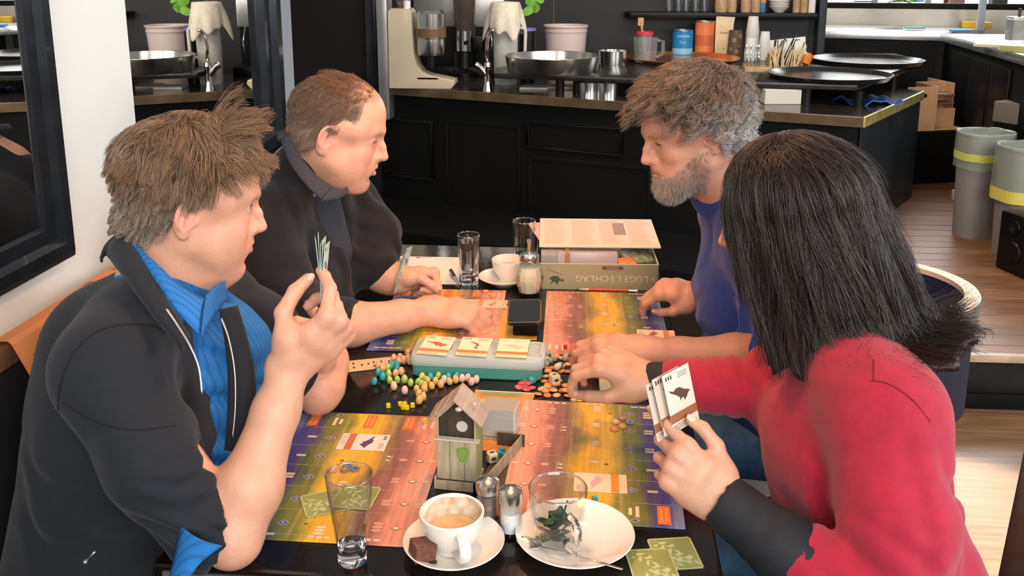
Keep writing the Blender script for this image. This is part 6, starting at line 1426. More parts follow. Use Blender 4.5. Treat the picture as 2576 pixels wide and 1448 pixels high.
gb = thing('game_box', 'open pale game box bottom at the far end of the table, its name upside down', 'box', (bA.x, bA.y, ZT + .0006), math.atan2(bB.y - bA.y, bB.x - bA.x))
M_gbx = mat('pale_khaki_box', (.42, .385, .24), .45, col2=(.34, .30, .175), vscale=5, detail=2); M_gin = mat('box_inside', (.50, .46, .36), .6)
for nm, c_, s_, m in (('front_wall', (bxw / 2, .001, bh / 2), (bxw, .002, bh), M_gbx), ('back_wall', (bxw / 2, bd - .001, bh / 2), (bxw, .002, bh), M_gbx), ('side_wall', (.001, bd / 2, bh / 2), (.002, bd, bh), M_gbx), ('side_wall', (bxw - .001, bd / 2, bh / 2), (.002, bd, bh), M_gin), ('base', (bxw / 2, bd / 2, .001), (bxw - .004, bd - .004, .002), M_gin)):
    q = MB(); q.box(c_, s_); q.build(nm, m, gb)
q = MB()
for x0, y0, z0_, w_, h_ in ((bxw / 2, 0, bh + .0003, bxw, .0012),): q.box((x0, .001, bh), (w_, .0028, .0014)); q.box((bxw - .001, bd / 2, bh), (.0028, bd, .0014))
q.build('rim', mat('box_rim', (.70, .66, .52), .5), gb)
q = MB()
for i, ch in enumerate('FLÜGELSCHLAG'): 
    text_into(q, ch, .0245, (bxw * .955 - i * (bxw * .605 / 11), -.0006, bh * .45), (-1, 0, 0), (0, 0, -1))
q.build('lettering', mat('cream_lettering', (.70, .64, .48), .5), gb, kind='stuff')
q = MB(); q.box((bxw * .625, -.0004, bh * .855), (bxw * .17, .0008, bh * .115)); em_ = q.build('emblem', mat('brown_emblem', (.17, .06, .03), .5), gb, bevel=.0003, seg=1)
q = MB(); text_into(q, 'FEUERLAND', .0058, (bxw * .625, -.0010, bh * .857), (-1, 0, 0), (0, 0, -1)); q.build('lettering', MATS['cream_lettering'], em_)
q = MB(); q.v = [(bxw * (.155 + .085 * x), -.0005, bh * (.42 + .42 * y)) for x, y in ((-.6, 0), (-.2, .25), (.3, .25), (.5, -.05), (.9, -.3), (.4, -.2), (.2, -.55), (-.1, -.25), (-.5, -.6), (-.3, -.15))]; q.f = [tuple(range(10))]; q.build('leaf_picture', mat('dark_green_print', (.05, .105, .04), .5), gb)
q = MB(); q.v = [(bxw * x, -.0006, bh * y) for x, y in ((.09, .80), (.15, .68), (.22, .58), (.22, .57), (.15, .66), (.09, .785))]; q.f = [tuple(range(6))]; q.build('twig_picture', M_hd, gb)
q = MB(); q.v = [(bxw * x, -.0007, bh * y) for x, y in ((.195, .40), (.22, .42), (.235, .32), (.21, .30))]; q.f = [(0, 1, 2, 3)]; q.build('leaf_picture', mat('rust_print', (.30, .09, .03), .5), gb)
bl = lambda x, y, z: gb.matrix_basis @ Vector((x, y, z))
gM = Matrix.Translation(gb.location) @ Matrix.Rotation(gb.rotation_euler.z, 4, 'Z')
# what lies in the box
def inbox(name, label, cat, c_, d_, m, rz=0.0, rx=0.0, bev=.002):
    q = MB(); q.box((0, 0, 0), d_); o = q.build(name, m, bevel=bev, seg=2); o.matrix_world = gM @ Matrix.Translation(c_) @ Matrix.Rotation(rz, 4, 'Z') @ Matrix.Rotation(rx, 4, 'X'); return tag(o, label, cat)
inbox('plastic_tray', 'milky lilac plastic tray standing up in the open game box', 'tray', (bxw * .42, .030, .066), (bxw * .50, .034, .058), mat('lilac_plastic', (.62, .52, .54), .25, 0, .25), 0, -.12, .005)
inbox('card_pile', 'pile of cream cards under the lilac tray in the game box', 'cards', (bxw * .42, .022, .030), (bxw * .52, .036, .048), M_cardw, 0, 0, .001)
inbox('tuck_box', 'grey card case in the left of the game box behind the glass', 'box', (bxw * .13, .05, .048), (.06, .06, .080), mat('grey_card_box', (.34, .33, .34), .5))
inbox('wooden_block', 'brown wooden piece beside the grey case in the game box', 'block', (bxw * .255, .03, .052), (.012, .05, .088), mat('block_wood', (.34, .19, .09), .5))
inbox('orange_bag', 'bright orange piece lying in the right of the game box', 'bag', (bxw * .74, .04, .055), (.05, .05, .03), mat('bright_orange', (.80, .22, .06), .5), .3, .1, .008)
inbox('bagged_tiles', 'glossy clear bag of green tiles in the right corner of the game box', 'bag', (bxw * .85, .09, .055), (.055, .10, .05), mat('glossy_green_tiles', (.20, .24, .14), .12, var=.6, vscale=60), .4, .25, .006)
inbox('card_bundle', 'grey green bundle of cards leaning beside the bagged tiles', 'cards', (bxw * .80, .055, .058), (.03, .09, .012), mat('grey_green_cards', (.24, .30, .29), .4), .55, .5, .002)
# booklets resting across the box
def booklet(name, label, c_, d_, rz, m, text=True, rx=0.0):
    o = thing(name, label, 'booklet', M=gM @ Matrix.Translation(c_) @ Matrix.Rotation(rz, 4, 'Z') @ Matrix.Rotation(rx, 4, 'X'))
    q = MB(); q.box((0, 0, 0), d_); q.build('pages', m, o, bevel=.0008, seg=1)
    if text:
        q = MB(); rs_ = random.Random(3); z = d_[2] / 2 + .0004
        for cx_ in (-.36, -.12, .12, .36):
            for k in range(26):
                yy = d_[1] * (.42 - .033 * k); w_ = d_[0] * .20 * rs_.uniform(.6, 1)
                q.add([(px, py, z) for px, py in rectp(d_[0] * cx_ - (d_[0] * .2 - w_) / 2, yy, w_, .0011)], [(0, 1, 2, 3)])
        q.build('text_lines', mat('brown_grey_print', (.50, .36, .28), .6), o, kind='stuff')
        q = MB(); q.add([(px, py, z + .0002) for px, py in rectp(d_[0] * .19, d_[1] * .12, d_[0] * .10, d_[1] * .42)], [(0, 1, 2, 3)]); q.build('picture', mat('grey_pink_print', (.36, .25, .22), .5), o)
    return o
zt_ = .100
bo = booklet('rule_booklet', 'open pink white rule booklet lying across the game box', (bxw * .53, .195, zt_), (bxw * 1.02, .255, .004), .0, mat('pinkish_paper', (.84, .62, .48), .55), True, .03)
booklet('rule_booklet', 'second pinkish booklet sticking out at the left under the open one', (bxw * .15, .205, zt_ - .008), (.11, .22, .004), .22, mat('pink_paper', (.80, .50, .42), .55), False, .03)
inbox('card_tray', 'tall cream card tray inside the game box holding the booklets up', 'tray', (bxw * .5, .20, .047), (bxw * .8, .13, .088), M_cardw)
lathe_thing('napkin_holder', 'small dark grey pot on the table between water glass and far cup', 'pot', tuple(PZt(1222, 690)[:2]) + (ZT + .0006,), [(.0001, 0), (.014, 0), (.015, .04), (.013, .042), (.0001, .042)], M_frameb, 24)
# low dark chairs at the far end
# ------------------------------------------------------------------ people: shared builders
V = Vector
M_skin = mat('skin', (.7, .42, .32), .47, attr=True, sss=.06, bump=.0006, bscale=190, var=.13, vscale=40)
M_nail = mat('finger_nail', (.78, .50, .42), .28)
M_eyew = mat('eye_white', (.72, .68, .64), .12, coat=.5); M_iris = mat('iris', (.05, .045, .04), .15, coat=.6)
def reach(E, px, py, L, near=True):
    """the point L away from E that the photograph shows at px, py"""
    r = ray(px, py); o = CAMP - V(E); a = r.dot(r); b = 2 * o.dot(r); c = o.dot(o) - L * L
    D = b * b - 4 * a * c
    t = -b / (2 * a) if D < 0 else (-b - math.sqrt(D)) / (2 * a) if near else (-b + math.sqrt(D)) / (2 * a)
    return CAMP + r * t
def view(a, b, c):
    """direction given as right / up / towards the viewer's side, in the room"""
    return (RGT * a + UPV * b - FWD * c).normalized()
def lerp(a, b, t): return V(a).lerp(V(b), t)
def arm_skin(b, sh, el, wr, f=1.0):
    b.chain([sh, el], [.034, .036 * f], .02)
    m = lerp(el, wr, .28)
    b.chain([el, m, lerp(el, wr, .72), wr], [.040 * f, .0435 * f, .0315 * f, .0265 * f], .02)
M_lash = mat('eyelash', (.035, .018, .012), .7)
def eyes(root, M, look=(0, 1, 0), r=.0123, lid=.0015):
    for s in (-1, 1):
        q = MB(); c = M @ V((s * .0315, .0760, .0125)); q.ball(c, r, 20, 14); e = q.build('eye', M_eyew, root, smooth=True)
        d = (M.to_3x3() @ V(look)).normalized(); q = MB(); Q = d.to_track_quat('Z', 'Y').to_matrix()
        q.lathe([(.0001, r * 1.012), (r * .28, r * .985), (r * .50, r * .885)], c, 18, M=Q); q.build('iris', M_iris, e, smooth=True)
        q = MB(); P = []; sc_ = M.to_3x3().col[0].length
        for i in range(11):
            dx = -.0125 + .025 * i / 10; dz = lid + .0022 * (1 - (dx / .0125) ** 2)
            P.append(M @ V((s * (.0315 + dx), .0768 + .0133 * math.sqrt(max(.02, 1 - (dx / .015) ** 2 - (dz / .0112) ** 2)), .0145 + dz)))
        q.tube(P, [.0003] + [.0009 * sc_] * 9 + [.0003], 6); q.build('eyelashes', M_lash, root, smooth=True)
def brows(root, M, col, w=1.0, n=110, seed=1, L=.011):
    rs = np.random.RandomState(seed); P = []
    for s in (-1, 1):
        for i in range(n):
            t = rs.rand(); x = .010 + .032 * t; y = .0985 - .013 * t - .006 * t * t; z = .0335 + .006 * math.sin(t * 2.4) + rs.uniform(-.0025, .0025) * w
            d = V((.8, -.10, .35 - .7 * t)).normalized(); p = V((s * x, y, z)); d.x *= s
            P.append([M @ (p + d * (L * u) + V((0, .0012 * u, 0))) for u in (0, .5, 1)])
    return curves('eyebrows', P, .00048, hair_mat('brow_' + str(seed), col), root)
def hair_mat(name, col, rough=.42, var=.0):
    if name in MATS: return MATS[name]
    m = bpy.data.materials.new(name); m.use_nodes = True; MATS[name] = m; nt = m.node_tree; b = nt.nodes['Principled BSDF']
    b.inputs['Roughness'].default_value = rough; b.inputs['Specular IOR Level'].default_value = .35
    a = nt.nodes.new('ShaderNodeAttribute'); a.attribute_name = 'col'; nt.links.new(a.outputs['Color'], b.inputs['Base Color'])
    m['hc'] = col; return m
def curves(name, strands, rad, m, parent, cols=None, taper=.35):
    hc = bpy.data.hair_curves.new(name); sizes = [len(s) for s in strands]; hc.add_curves(sizes)
    pos = np.array([tuple(p) for s in strands for p in s], np.float32)
    hc.attributes['position'].data.foreach_set('vector', pos.ravel())
    ra = hc.attributes.get('radius') or hc.attributes.new('radius', 'FLOAT', 'POINT')
    rr = np.concatenate([np.linspace(1, taper, n) for n in sizes]).astype(np.float32) * rad
    ra.data.foreach_set('value', rr)
    base = np.array(m['hc'] if 'hc' in m else (.1, .06, .04), np.float32)
    at = hc.attributes.new('col', 'FLOAT_COLOR', 'CURVE'); n = len(sizes)
    if cols is None: cols = base[None] * RNG.uniform(.55, 1.5, (n, 1)).astype(np.float32)
    at.data.foreach_set('color', np.concatenate((np.array(cols, np.float32), np.ones((n, 1), np.float32)), 1).ravel())
    hc.materials.append(m); o = bpy.data.objects.new(name, hc); C.objects.link(o)
    if parent: o.parent = parent
    return o
SK_C, SK_R = np.array((0, -.008, .042)), np.array((.0775, .1000, .0880))
def sca(v): w = v * SK_R; return SK_C + (w * np.array((1, 1, 1.5)) if v[2] < 0 else w)
def scalp_points(n, keep, seed):
    rs = np.random.RandomState(seed); out = []
    while len(out) < n:
        v = rs.normal(size=3); v /= np.linalg.norm(v); p = sca(v)
        if keep(p) > rs.rand(): w = v / SK_R * np.array((1, 1, 1 if v[2] > 0 else .6)); out.append((p, w / np.linalg.norm(w)))
    return out
def push_out(p, off=.002):
    q = p - SK_C; r = SK_R + off
    if q[2] < 0: r = r * np.array((1, 1, 1.5))
    l = np.linalg.norm(q / r)
    return SK_C + q / l if l < 1 else p
def vnoise(p, f, s=0):
    v = mnoise.noise_vector(V((p[0] * f + s, p[1] * f - s, p[2] * f + 2 * s))); return np.array((v.x, v.y, v.z))
def grow(roots, M, L, flow, lift=.5, rough=.35, freq=35, segs=6, grav=.0, seed=0, curl=None, vol=None, clump=0, cw=.6):
    """strands that leave the scalp along its normal and bend into the combed direction, gathered into tufts"""
    rs = np.random.RandomState(seed); out = []
    for p, nrm_ in roots:
        ln = L(p) * rs.uniform(.75, 1.12); st = ln / segs; q = p - nrm_ * .002; pts = [q]; f = flow(p); f = f / np.linalg.norm(f)
        nz = vnoise(p, freq, seed); nz2 = rs.normal(size=3) * .16; vo = vol(p) if vol else .001
        ph = rs.uniform(0, 6.28) if curl else 0; ax1 = np.cross(nrm_, f); ax1 /= np.linalg.norm(ax1) + 1e-6
        for k in range(segs):
            u = k / segs
            d = f * (.45 + .55 * u) + nrm_ * lift * (1 - u) ** 1.2 + (nz + nz2) * rough - np.array((0, 0, grav * u))
            d /= np.linalg.norm(d); q = push_out(q + d * st, vo * min(1, u * 3) * (1 - .5 * max(0, u - .6)) + .003 * u)
            pts.append(q)
        if curl:
            R, w = curl; P2 = []; cl = vnoise(p, 60, seed)
            for k, q in enumerate(pts):
                a = ph * .25 + 7 * cl[0] + w * k / segs; s_ = R * min(1, k / 2.5)
                P2.append(push_out(q + s_ * (math.cos(a) * ax1 + math.sin(a) * (nrm_ * .7 + f * .7)), .003))
            pts = P2
        out.append(np.array(pts))
    A = np.array(out)
    if clump:
        g = rs.choice(len(A), clump, replace=False); G = A[g]; R0 = A[:, 0]
        for i in range(len(A)):
            j = int(np.argmin(((G[:, 0] - R0[i]) ** 2).sum(1))); t = (np.linspace(0, 1, segs + 1) ** 1.1)[:, None] * cw
            A[i] = A[i] * (1 - t) + (G[j] + (A[i] - G[j]) * .12) * t
    Q = np.array(M); A = A @ Q[:3, :3].T + Q[:3, 3]
    return [list(map(tuple, a)) for a in A]
def cap_mesh(name, M, keep, off, m, parent, n=72, rows=44, bump=.002, seed=0):
    """under-hair: the part of the scalp that is covered, raised a little"""
    q = MB(); idx = {}
    for i in range(rows + 1):
        t = math.pi * i / rows
        for j in range(n):
            a = 2 * math.pi * j / n; v = np.array((math.sin(t) * math.cos(a), math.sin(t) * math.sin(a), math.cos(t))); p = sca(v)
            idx[i, j] = (p, v)
    vid = {}
    for i in range(rows):
        for j in range(n):
            quad_ = [(i, j), (i + 1, j), (i + 1, (j + 1) % n), (i, (j + 1) % n)]
            if all(keep(idx[c][0]) > .35 for c in quad_):
                f = []
                for c in quad_:
                    if c not in vid:
                        p, v = idx[c]; vid[c] = len(q.v); h = off(p) + bump * mnoise.noise(V(p * 60)); q.v.append(tuple(M @ V(p + v * h)))
                    f.append(vid[c])
                q.f.append(tuple(f))
    q.c = [(1, 1, 1)] * len(q.v)
    me = q.mesh(name, True, True); me.shade_smooth()
    return link(name, me, m, parent)
def torso(b, P, Cc, N, SL, SR, lat, r0, r1, r2, k=.06, belly=None):
    lat = V(lat)
    for s in (-1, 1):
        b.chain([V(P) + lat * (s * .075), V(Cc) + lat * (s * .075)], [r0, r1], k)
        b.chain([V(Cc) + lat * (s * .075), lerp(SL if s < 0 else SR, N, .45)], [r1, r2], k)
    b.cap(SL, SR, r2 * .82, r2 * .82, k)
    for s_ in (SL, SR): b.cap(N, s_, .052, .062, .05)
    if belly: b.ell(*belly)
def folds(specs, cut=None):
    """cloth creases: (point, axis, radius, wavelength, depth) waves fading with distance from the point"""
    sp = [(A3(p), A3(V(a).normalized()), r, w, d, ph) for p, a, r, w, d, ph in specs]
    def post(P, dist):
        out = dist.copy()
        for p, a, r, w, d, ph in sp:
            v = P - p; rr = np.sqrt((v * v).sum(1)); m = rr < r
            if not m.any(): continue
            x = v[m] @ a; f = (1 - rr[m] / r); f = f * f * (3 - 2 * f)
            t = P[m]; wob = .6 * np.sin(t[:, 0] * 55 + ph) + .6 * np.sin(t[:, 1] * 47 + 1.3 * ph) + .5 * np.sin(t[:, 2] * 61 + 2 * ph)
            s = np.sin(x * (6.2832 / w) + wob * 1.3 + ph); out[m] -= d * f * (s - .25 * np.abs(s))
        if cut is not None:
            for ty, q, c, br, k, op in cut.p: out = np.maximum(out, -_dist(ty, q, P))
        return out
    return post
def trousers(root, hips, knees, feet, m, name='trousers'):
    b = Body()
    for h, k_, f in zip(hips, knees, feet): b.chain([h, k_, f], [.085, .062, .048], .05)
    b.cap(hips[0], hips[1], .10, .10, .06)
    o = link(name, skin_mesh(b, .012, name), m, root)
    for f in feet:
        q = MB(); q.ball((f[0] + (.05 if hips[0][0] < 0 else -.05), f[1], .045), (.13, .045, .045), 16, 10); q.build('shoe', M_black, root, smooth=True)
    return o
def shade_scalp(me, M, keep, col, st=.8):
    """short hair colours the skin it grows from"""
    co = mesh_co(me); Mi = np.array(M.inverted()); lc = co @ Mi[:3, :3].T + Mi[:3, 3]
    a = me.attributes['col'].data; c = np.zeros(len(co) * 4, np.float32); a.foreach_get('color', c); c = c.reshape(-1, 4)
    idx = np.nonzero((np.linalg.norm(lc - SK_C, axis=1) < .15) & (np.abs(lc[:, 0]) < .079) & (lc[:, 1] < .09))[0]
    for i in idx:
        w = keep(lc[i]) * st
        if w > 0: c[i, :3] = c[i, :3] * (1 - w) + np.array(col) * w
    a.foreach_set('color', c.ravel())
# ------------------------------------------------------------------ man with tousled hair, front left
def az(a, pitch=0.0):
    c = math.cos(math.radians(pitch)); return V((c * math.cos(math.radians(a)), c * math.sin(math.radians(a)), -math.sin(math.radians(pitch))))
fA = az(29, 13); rA = V((math.sin(math.radians(29)), -math.cos(math.radians(29)), 0))
earA = PD(491, 546, 1.45); hA = earA - rA * .078
MA = head_frame(hA, fA, scale=1.03)
pA = thing('person', 'man with tousled brown hair in a black jacket and blue shirt, holding up cards', 'person', (-.84, 1.40, 0))
def kid(o): return o
NA = V((-.705, 1.40, 1.085)); SRA, SLA = V((-.690, 1.205, 1.020)), V((-.735, 1.585, 1.015)); PA_, CA_ = V((-.865, 1.40, .50)), V((-.765, 1.400, .86))
ERA = PZ(585, 1352, .795); WRA = reach(ERA, 736, 912, .252, False); ELA = PZ(800, 990, .790); WLA = PZ(838, 900, .845)
bA = head_body(jaw=1.04, cheek=1.0, nose=1.05, fat=.002, brow=.9, eye=.8).placed(MA)
bA.cap(MA @ V((0, -.032, -.035)), NA + V((.015, 0, .01)), .056, .060, .03); bA.cap(MA @ V((0, .0, -.07)), NA + V((.05, .02, -.02)), .040, .045, .03)
bA.chain([NA, CA_, PA_], [.06, .07, .07], .05); bA.cap(SRA, SLA, .04, .04, .04)
arm_skin(bA, SRA, ERA, WRA, 1.02); arm_skin(bA, SLA, ELA, WLA, .95)
xA = view(.72, .62, .10); zA = view(.50, -.52, .70)
hbA, nA = hand_body(1, {'index': (2, 60, 30, 12), 'middle': (0, 82, 66, 34), 'ring': (-2, 86, 76, 40), 'little': (-5, 84, 74, 40)}, ((.022, .030, -.013), (.040, .048, -.041), (.068, .044, -.063), (.095, .032, -.079)), 1.08)
MhA = hand_frame(WRA, xA, zA, 1.03); bA.join(hbA.placed(MhA))
hbA2, nA2 = hand_body(-1, {'index': (2, 45, 60, 30), 'middle': (0, 50, 62, 30), 'ring': (-2, 52, 62, 30), 'little': (-5, 50, 58, 30)}, None, 1.04)
MhA2 = hand_frame(WLA, view(-.15, .55, .8), view(.75, .30, .35), 1.0); bA.join(hbA2.placed(MhA2))
me = skin_mesh(bA, .0023, 'body')
SKB = (.68, .345, .225)
def face_spots(M, st=.5, beard=None):
    L = lambda *v: M @ V(v); s = [(L(x * .043, .075, -.02), (.032,) * 3, (.72, .30, .23), st) for x in (-1, 1)]
    s += [(L(0, .112, -.02), (.018,) * 3, (.72, .31, .24), st), (L(0, .104, -.055), (.020, .020, .012), (.60, .24, .20), .75)]
    s += [(L(x * .08, -.012, 0), (.035,) * 3, (.72, .30, .23), .8) for x in (-1, 1)]
    s += [(L(x * .0315, .092, .011), (.016, .014, .008), (.50, .25, .20), .55) for x in (-1, 1)]
    return s
def hand_spots(M, side): return [(M @ V((x, y * side, z)), (.02,) * 3, (.72, .31, .23), .45) for x, y, z in ((.095, .025, 0), (.098, .004, 0), (.09, -.016, 0), (.08, -.034, 0), (.125, 0, -.04), (.10, 0, -.07))]
paint(me, SKB, face_spots(MA) + hand_spots(MhA, 1) + hand_spots(MhA2, -1)); link('body', me, M_skin, pA)
pA.location = (0, 0, 0)
q = MB(); nail_mesh(q, nA, MhA); nail_mesh(q, nA2, MhA2); q.build('nails', M_nail, pA, smooth=True, kind='stuff')
eyes(pA, MA, (.1, 1, .02), lid=.0036)
# shirt
M_shirt = mat('blue_shirt', (.012, .145, .42), .75, bump=.0006, bscale=120)
def striped(name, col, dark, scale, axis=0):
    m = mat(name, col, .75); nt = m.node_tree; N, L = nt.nodes, nt.links; tc = N.new('ShaderNodeTexCoord'); wv = N.new('ShaderNodeTexWave'); wv.bands_direction = 'Y'; wv.inputs['Scale'].default_value = scale; wv.inputs['Distortion'].default_value = .5; wv.inputs['Detail'].default_value = 2
    L.new(tc.outputs['Object'], wv.inputs['Vector']); mx = N.new('ShaderNodeMix'); mx.data_type = 'RGBA'; mx.inputs[6].default_value = (*dark, 1); mx.inputs[7].default_value = (*col, 1)
    rp = N.new('ShaderNodeMapRange'); rp.inputs[1].default_value = .12; rp.inputs[2].default_value = .35; L.new(wv.outputs['Fac'], rp.inputs[0]); L.new(rp.outputs[0], mx.inputs[0]); L.new(mx.outputs[2], N['Principled BSDF'].inputs['Base Color']); return m
M_shirt = striped('blue_striped_shirt', (.010, .150, .44), (.008, .105, .33), 34)
latA = V((.30, -.954, 0)); fdA = V((.954, .30, 0))
sb = Body(); torso(sb, PA_, CA_, NA - V((0, 0, .03)), SLA, SRA, latA, .125, .122, .07)
sb.chain([NA + V((.03, .0, -.02)), NA + V((.085, .028, -.13)), V((-.665, 1.43, .80)), V((-.70, 1.43, .60))], [.055, .072, .10, .10], .05)
sb.cap(MA @ V((0, -.03, -.075)), NA, .057, .064, .02); sb.cap(MA @ V((0, -.03, -.04)), NA + V((.01, 0, .03)), .061, .058, .012, -1); sb.cap(MA @ V((0, .06, -.10)), NA + V((.09, .03, -.02)), .045, .030, .02, -1)
pf = folds([(V((-.60, 1.41, .85)), (0, .2, 1), .22, .06, .006, .4), (V((-.62, 1.40, 1.0)), (.5, .3, .8), .12, .04, .004, 1.2)])
me = skin_mesh(sb, .0055, 'shirt', pf, slack=.012); relax(me, 1); link('shirt', me, M_shirt, pA)
# shirt collar wings
def strip_mesh(name, rowsA, rowsB, th, m, parent, bend=0.0, bdir=(0, 0, 1), nseg=14):
    """a cloth strip between two polylines"""
    def samp(pts, t):
        pts = [V(p) for p in pts]; u = t * (len(pts) - 1); i = min(int(u), len(pts) - 2); f = u - i
        p0 = pts[max(i - 1, 0)]; p1 = pts[i]; p2 = pts[i + 1]; p3 = pts[min(i + 2, len(pts) - 1)]
        return .5 * ((2 * p1) + (p2 - p0) * f + (2 * p0 - 5 * p1 + 4 * p2 - p3) * f * f + (3 * p1 - p0 - 3 * p2 + p3) * f ** 3)
    q = MB(); nw = 6
    for i in range(nseg + 1):
        a, b = samp(rowsA, i / nseg), samp(rowsB, i / nseg)
        for j in range(nw + 1): t = j / nw; q.v.append(tuple(a.lerp(b, t) + V(bdir) * (bend * math.sin(math.pi * t))))
    q.f = [(i * (nw + 1) + j, i * (nw + 1) + j + 1, (i + 1) * (nw + 1) + j + 1, (i + 1) * (nw + 1) + j) for i in range(nseg) for j in range(nw)]
    o = q.build(name, m, parent, smooth=True); s = o.modifiers.new('s', 'SOLIDIFY'); s.thickness = th; s.offset = 0; return o
dA = 1.42
strip_mesh('shirt_collar', [PD(316, 592, 1.47), PD(380, 650, 1.40), PD(450, 716, 1.375), PD(512, 752, 1.38)], [PD(330, 640, 1.46), PD(395, 712, 1.375), PD(452, 790, 1.345), PD(500, 842, 1.345)], .003, M_shirt, pA, .006, view(0, .3, 1))
strip_mesh('shirt_collar', [PD(518, 742, 1.42), PD(545, 716, 1.46), PD(566, 706, 1.50)], [PD(506, 846, 1.36), PD(538, 795, 1.42), PD(570, 752, 1.49)], .003, M_shirt, pA, .004, view(0, .3, 1))
# jacket
M_jack = mat('black_fleece', (.0065, .0086, .0135), .85, sheen=.07, bump=.0005, bscale=500, var=.12, vscale=60)
jb = Body(); torso(jb, PA_ + V((-.01, 0, .0)), CA_ + V((-.0, 0, 0)), NA - V((.004, 0, .03)), SLA, SRA, latA, .145, .132, .074)
jb.cap(CA_ + V((-.03, 0, .10)), PA_, .115, .14, .06)
midR = lerp(SRA, ERA, .5) + V((-.01, -.02, -.005))
cuffR = lerp(ERA, WRA, .14)
jb.chain([SRA + V((-.005, 0, -.01)), midR, ERA + V((-.035, .005, .012))], [.074, .066, .059], .04); jb.cap(ERA + V((-.035, .005, .012)), lerp(ERA, WRA, .07) + V((-.012, 0, 0)), .058, .053, .02)
cuffL = lerp(SLA, ELA, .80)
jb.chain([SLA, lerp(SLA, ELA, .5) + V((.0, .03, .0)), cuffL], [.082, .066, .056], .04)
# opening down the front, and the hole at the cuff
op = [PD(395, 640, 1.40), PD(470, 770, 1.36), PD(525, 880, 1.34), PD(548, 1000, 1.33), PD(548, 1130, 1.33), PD(530, 1260, 1.34)]
jb.chain(op, [.045, .042, .034, .030, .024, .018], .012, -1)
jb.chain([p + FWD * .035 - RGT * .008 for p in op], [.045, .044, .036, .032, .026, .018], .012, -1)
dE = (ERA - CAMP).dot(FWD)
cutA = Body().chain([PD(690, 1080, dE), PD(656, 1260, dE), PD(622, 1420, dE)], [.060, .053, .053])
jb.cap(MA @ V((0, -.02, -.05)), NA + V((.01, 0, -.01)), .070, .066, .012, -1)
pf = folds([(ERA + V((-.045, -.01, .06)), (.25, -.1, 1), .135, .030, .0045, .3), (ERA + V((-.02, -.03, .03)), (.6, 0, 1), .10, .024, .0025, 2.0), (lerp(SRA, ERA, .35), (.7, 0, .7), .16, .075, .004, 1.1), (V((-.80, 1.25, .78)), (.5, .2, .8), .20, .10, .006, 2.5), (V((-.66, 1.62, .92)), (.3, .2, 1), .15, .05, .005, 1.0)], cutA)
me = skin_mesh(jb, .0042, 'jacket', pf, slack=.014); relax(me, 3, .5); jk = link('jacket', me, M_jack, pA)
# armhole seam, shoulder seam, zip, collar stand, pocket pull
def seam(pts, r, m, par, name='seam', n=24):
    pts = [V(p) for p in pts]; k = len(pts) - 1; P = []
    for i in range(n + 1):
        u = i / n * k; j = min(int(u), k - 1); f = u - j; p0, p1, p2, p3 = pts[max(j - 1, 0)], pts[j], pts[j + 1], pts[min(j + 2, k)]
        P.append(.5 * ((2 * p1) + (p2 - p0) * f + (2 * p0 - 5 * p1 + 4 * p2 - p3) * f * f + (3 * p1 - p0 - 3 * p2 + p3) * f ** 3))
    q = MB(); q.tube(P, r, 6); return q.build(name, m, par, smooth=True)
def onto(o, pts, off=.0006):
    """drop points found in the picture onto the surface they were seen on"""
    bpy.context.view_layer.update(); out = []
    for x, y in pts:
        ok, loc, no, i = o.ray_cast(CAMP, ray(x, y).normalized())
        if ok: out.append(loc + no * off)
    return out
M_seam = mat('black_seam', (.004, .004, .005), .8)
sp_ = onto(jk, [(148, 1030), (150, 980), (165, 925), (190, 880), (225, 845), (275, 822), (330, 815), (385, 820), (415, 838)])
if len(sp_) > 3: seam(sp_, .0013, M_seam, pA, 'armhole_seam')
sp_ = onto(jk, [(160, 1010), (210, 1045), (280, 1072), (360, 1080), (440, 1070)])
if len(sp_) > 3: seam(sp_, .0012, M_seam, pA, 'sleeve_seam')
M_zip = mat('zip_metal', (.45, .45, .46), .3, .9)
strip_mesh('jacket_collar', [PD(304, 588, 1.47), PD(345, 640, 1.415), PD(395, 720, 1.37), PD(440, 790, 1.345), PD(478, 850, 1.33)], [PD(272, 640, 1.46), PD(318, 700, 1.385), PD(370, 770, 1.345), PD(420, 830, 1.33), PD(462, 880, 1.325)], .006, M_jack, pA, .010, view(-.3, .3, 1))
strip_mesh('jacket_collar', [PD(268, 640, 1.49), PD(286, 600, 1.50), PD(305, 586, 1.50)], [PD(255, 660, 1.48), PD(262, 640, 1.48), PD(280, 628, 1.47)], .006, M_jack, pA, .006, view(-.3, .3, 1))
zp = [PD(418, 776, 1.322), PD(448, 820, 1.315), PD(478, 870, 1.308), PD(500, 925, 1.305), PD(508, 990, 1.30)]
seam(zp, .0016, M_zip, pA, 'zip')
zl = [PD(556, 800, 1.42), PD(575, 850, 1.415), PD(590, 930, 1.41), PD(592, 1020, 1.405), PD(585, 1100, 1.40)]
seam(zl, .0018, M_zip, pA, 'zip')
strip_mesh('jacket_facing', [PD(553, 780, 1.45), PD(566, 860, 1.425), PD(574, 950, 1.415), PD(572, 1060, 1.41), PD(566, 1130, 1.41)], [PD(596, 770, 1.46), PD(620, 850, 1.44), PD(640, 940, 1.43), PD(640, 1060, 1.42), PD(620, 1130, 1.42)], .008, M_jack, pA, .004, view(0, 0, 1))
sp_ = onto(jk, [(240, 1385), (228, 1398), (215, 1412)]); 
if len(sp_) > 1:
    q = MB(); q.tube(sp_, .0022, 6); q.ball(sp_[-1], .0045, 10, 8); q.build('zip_pull', M_zip, pA, smooth=True)
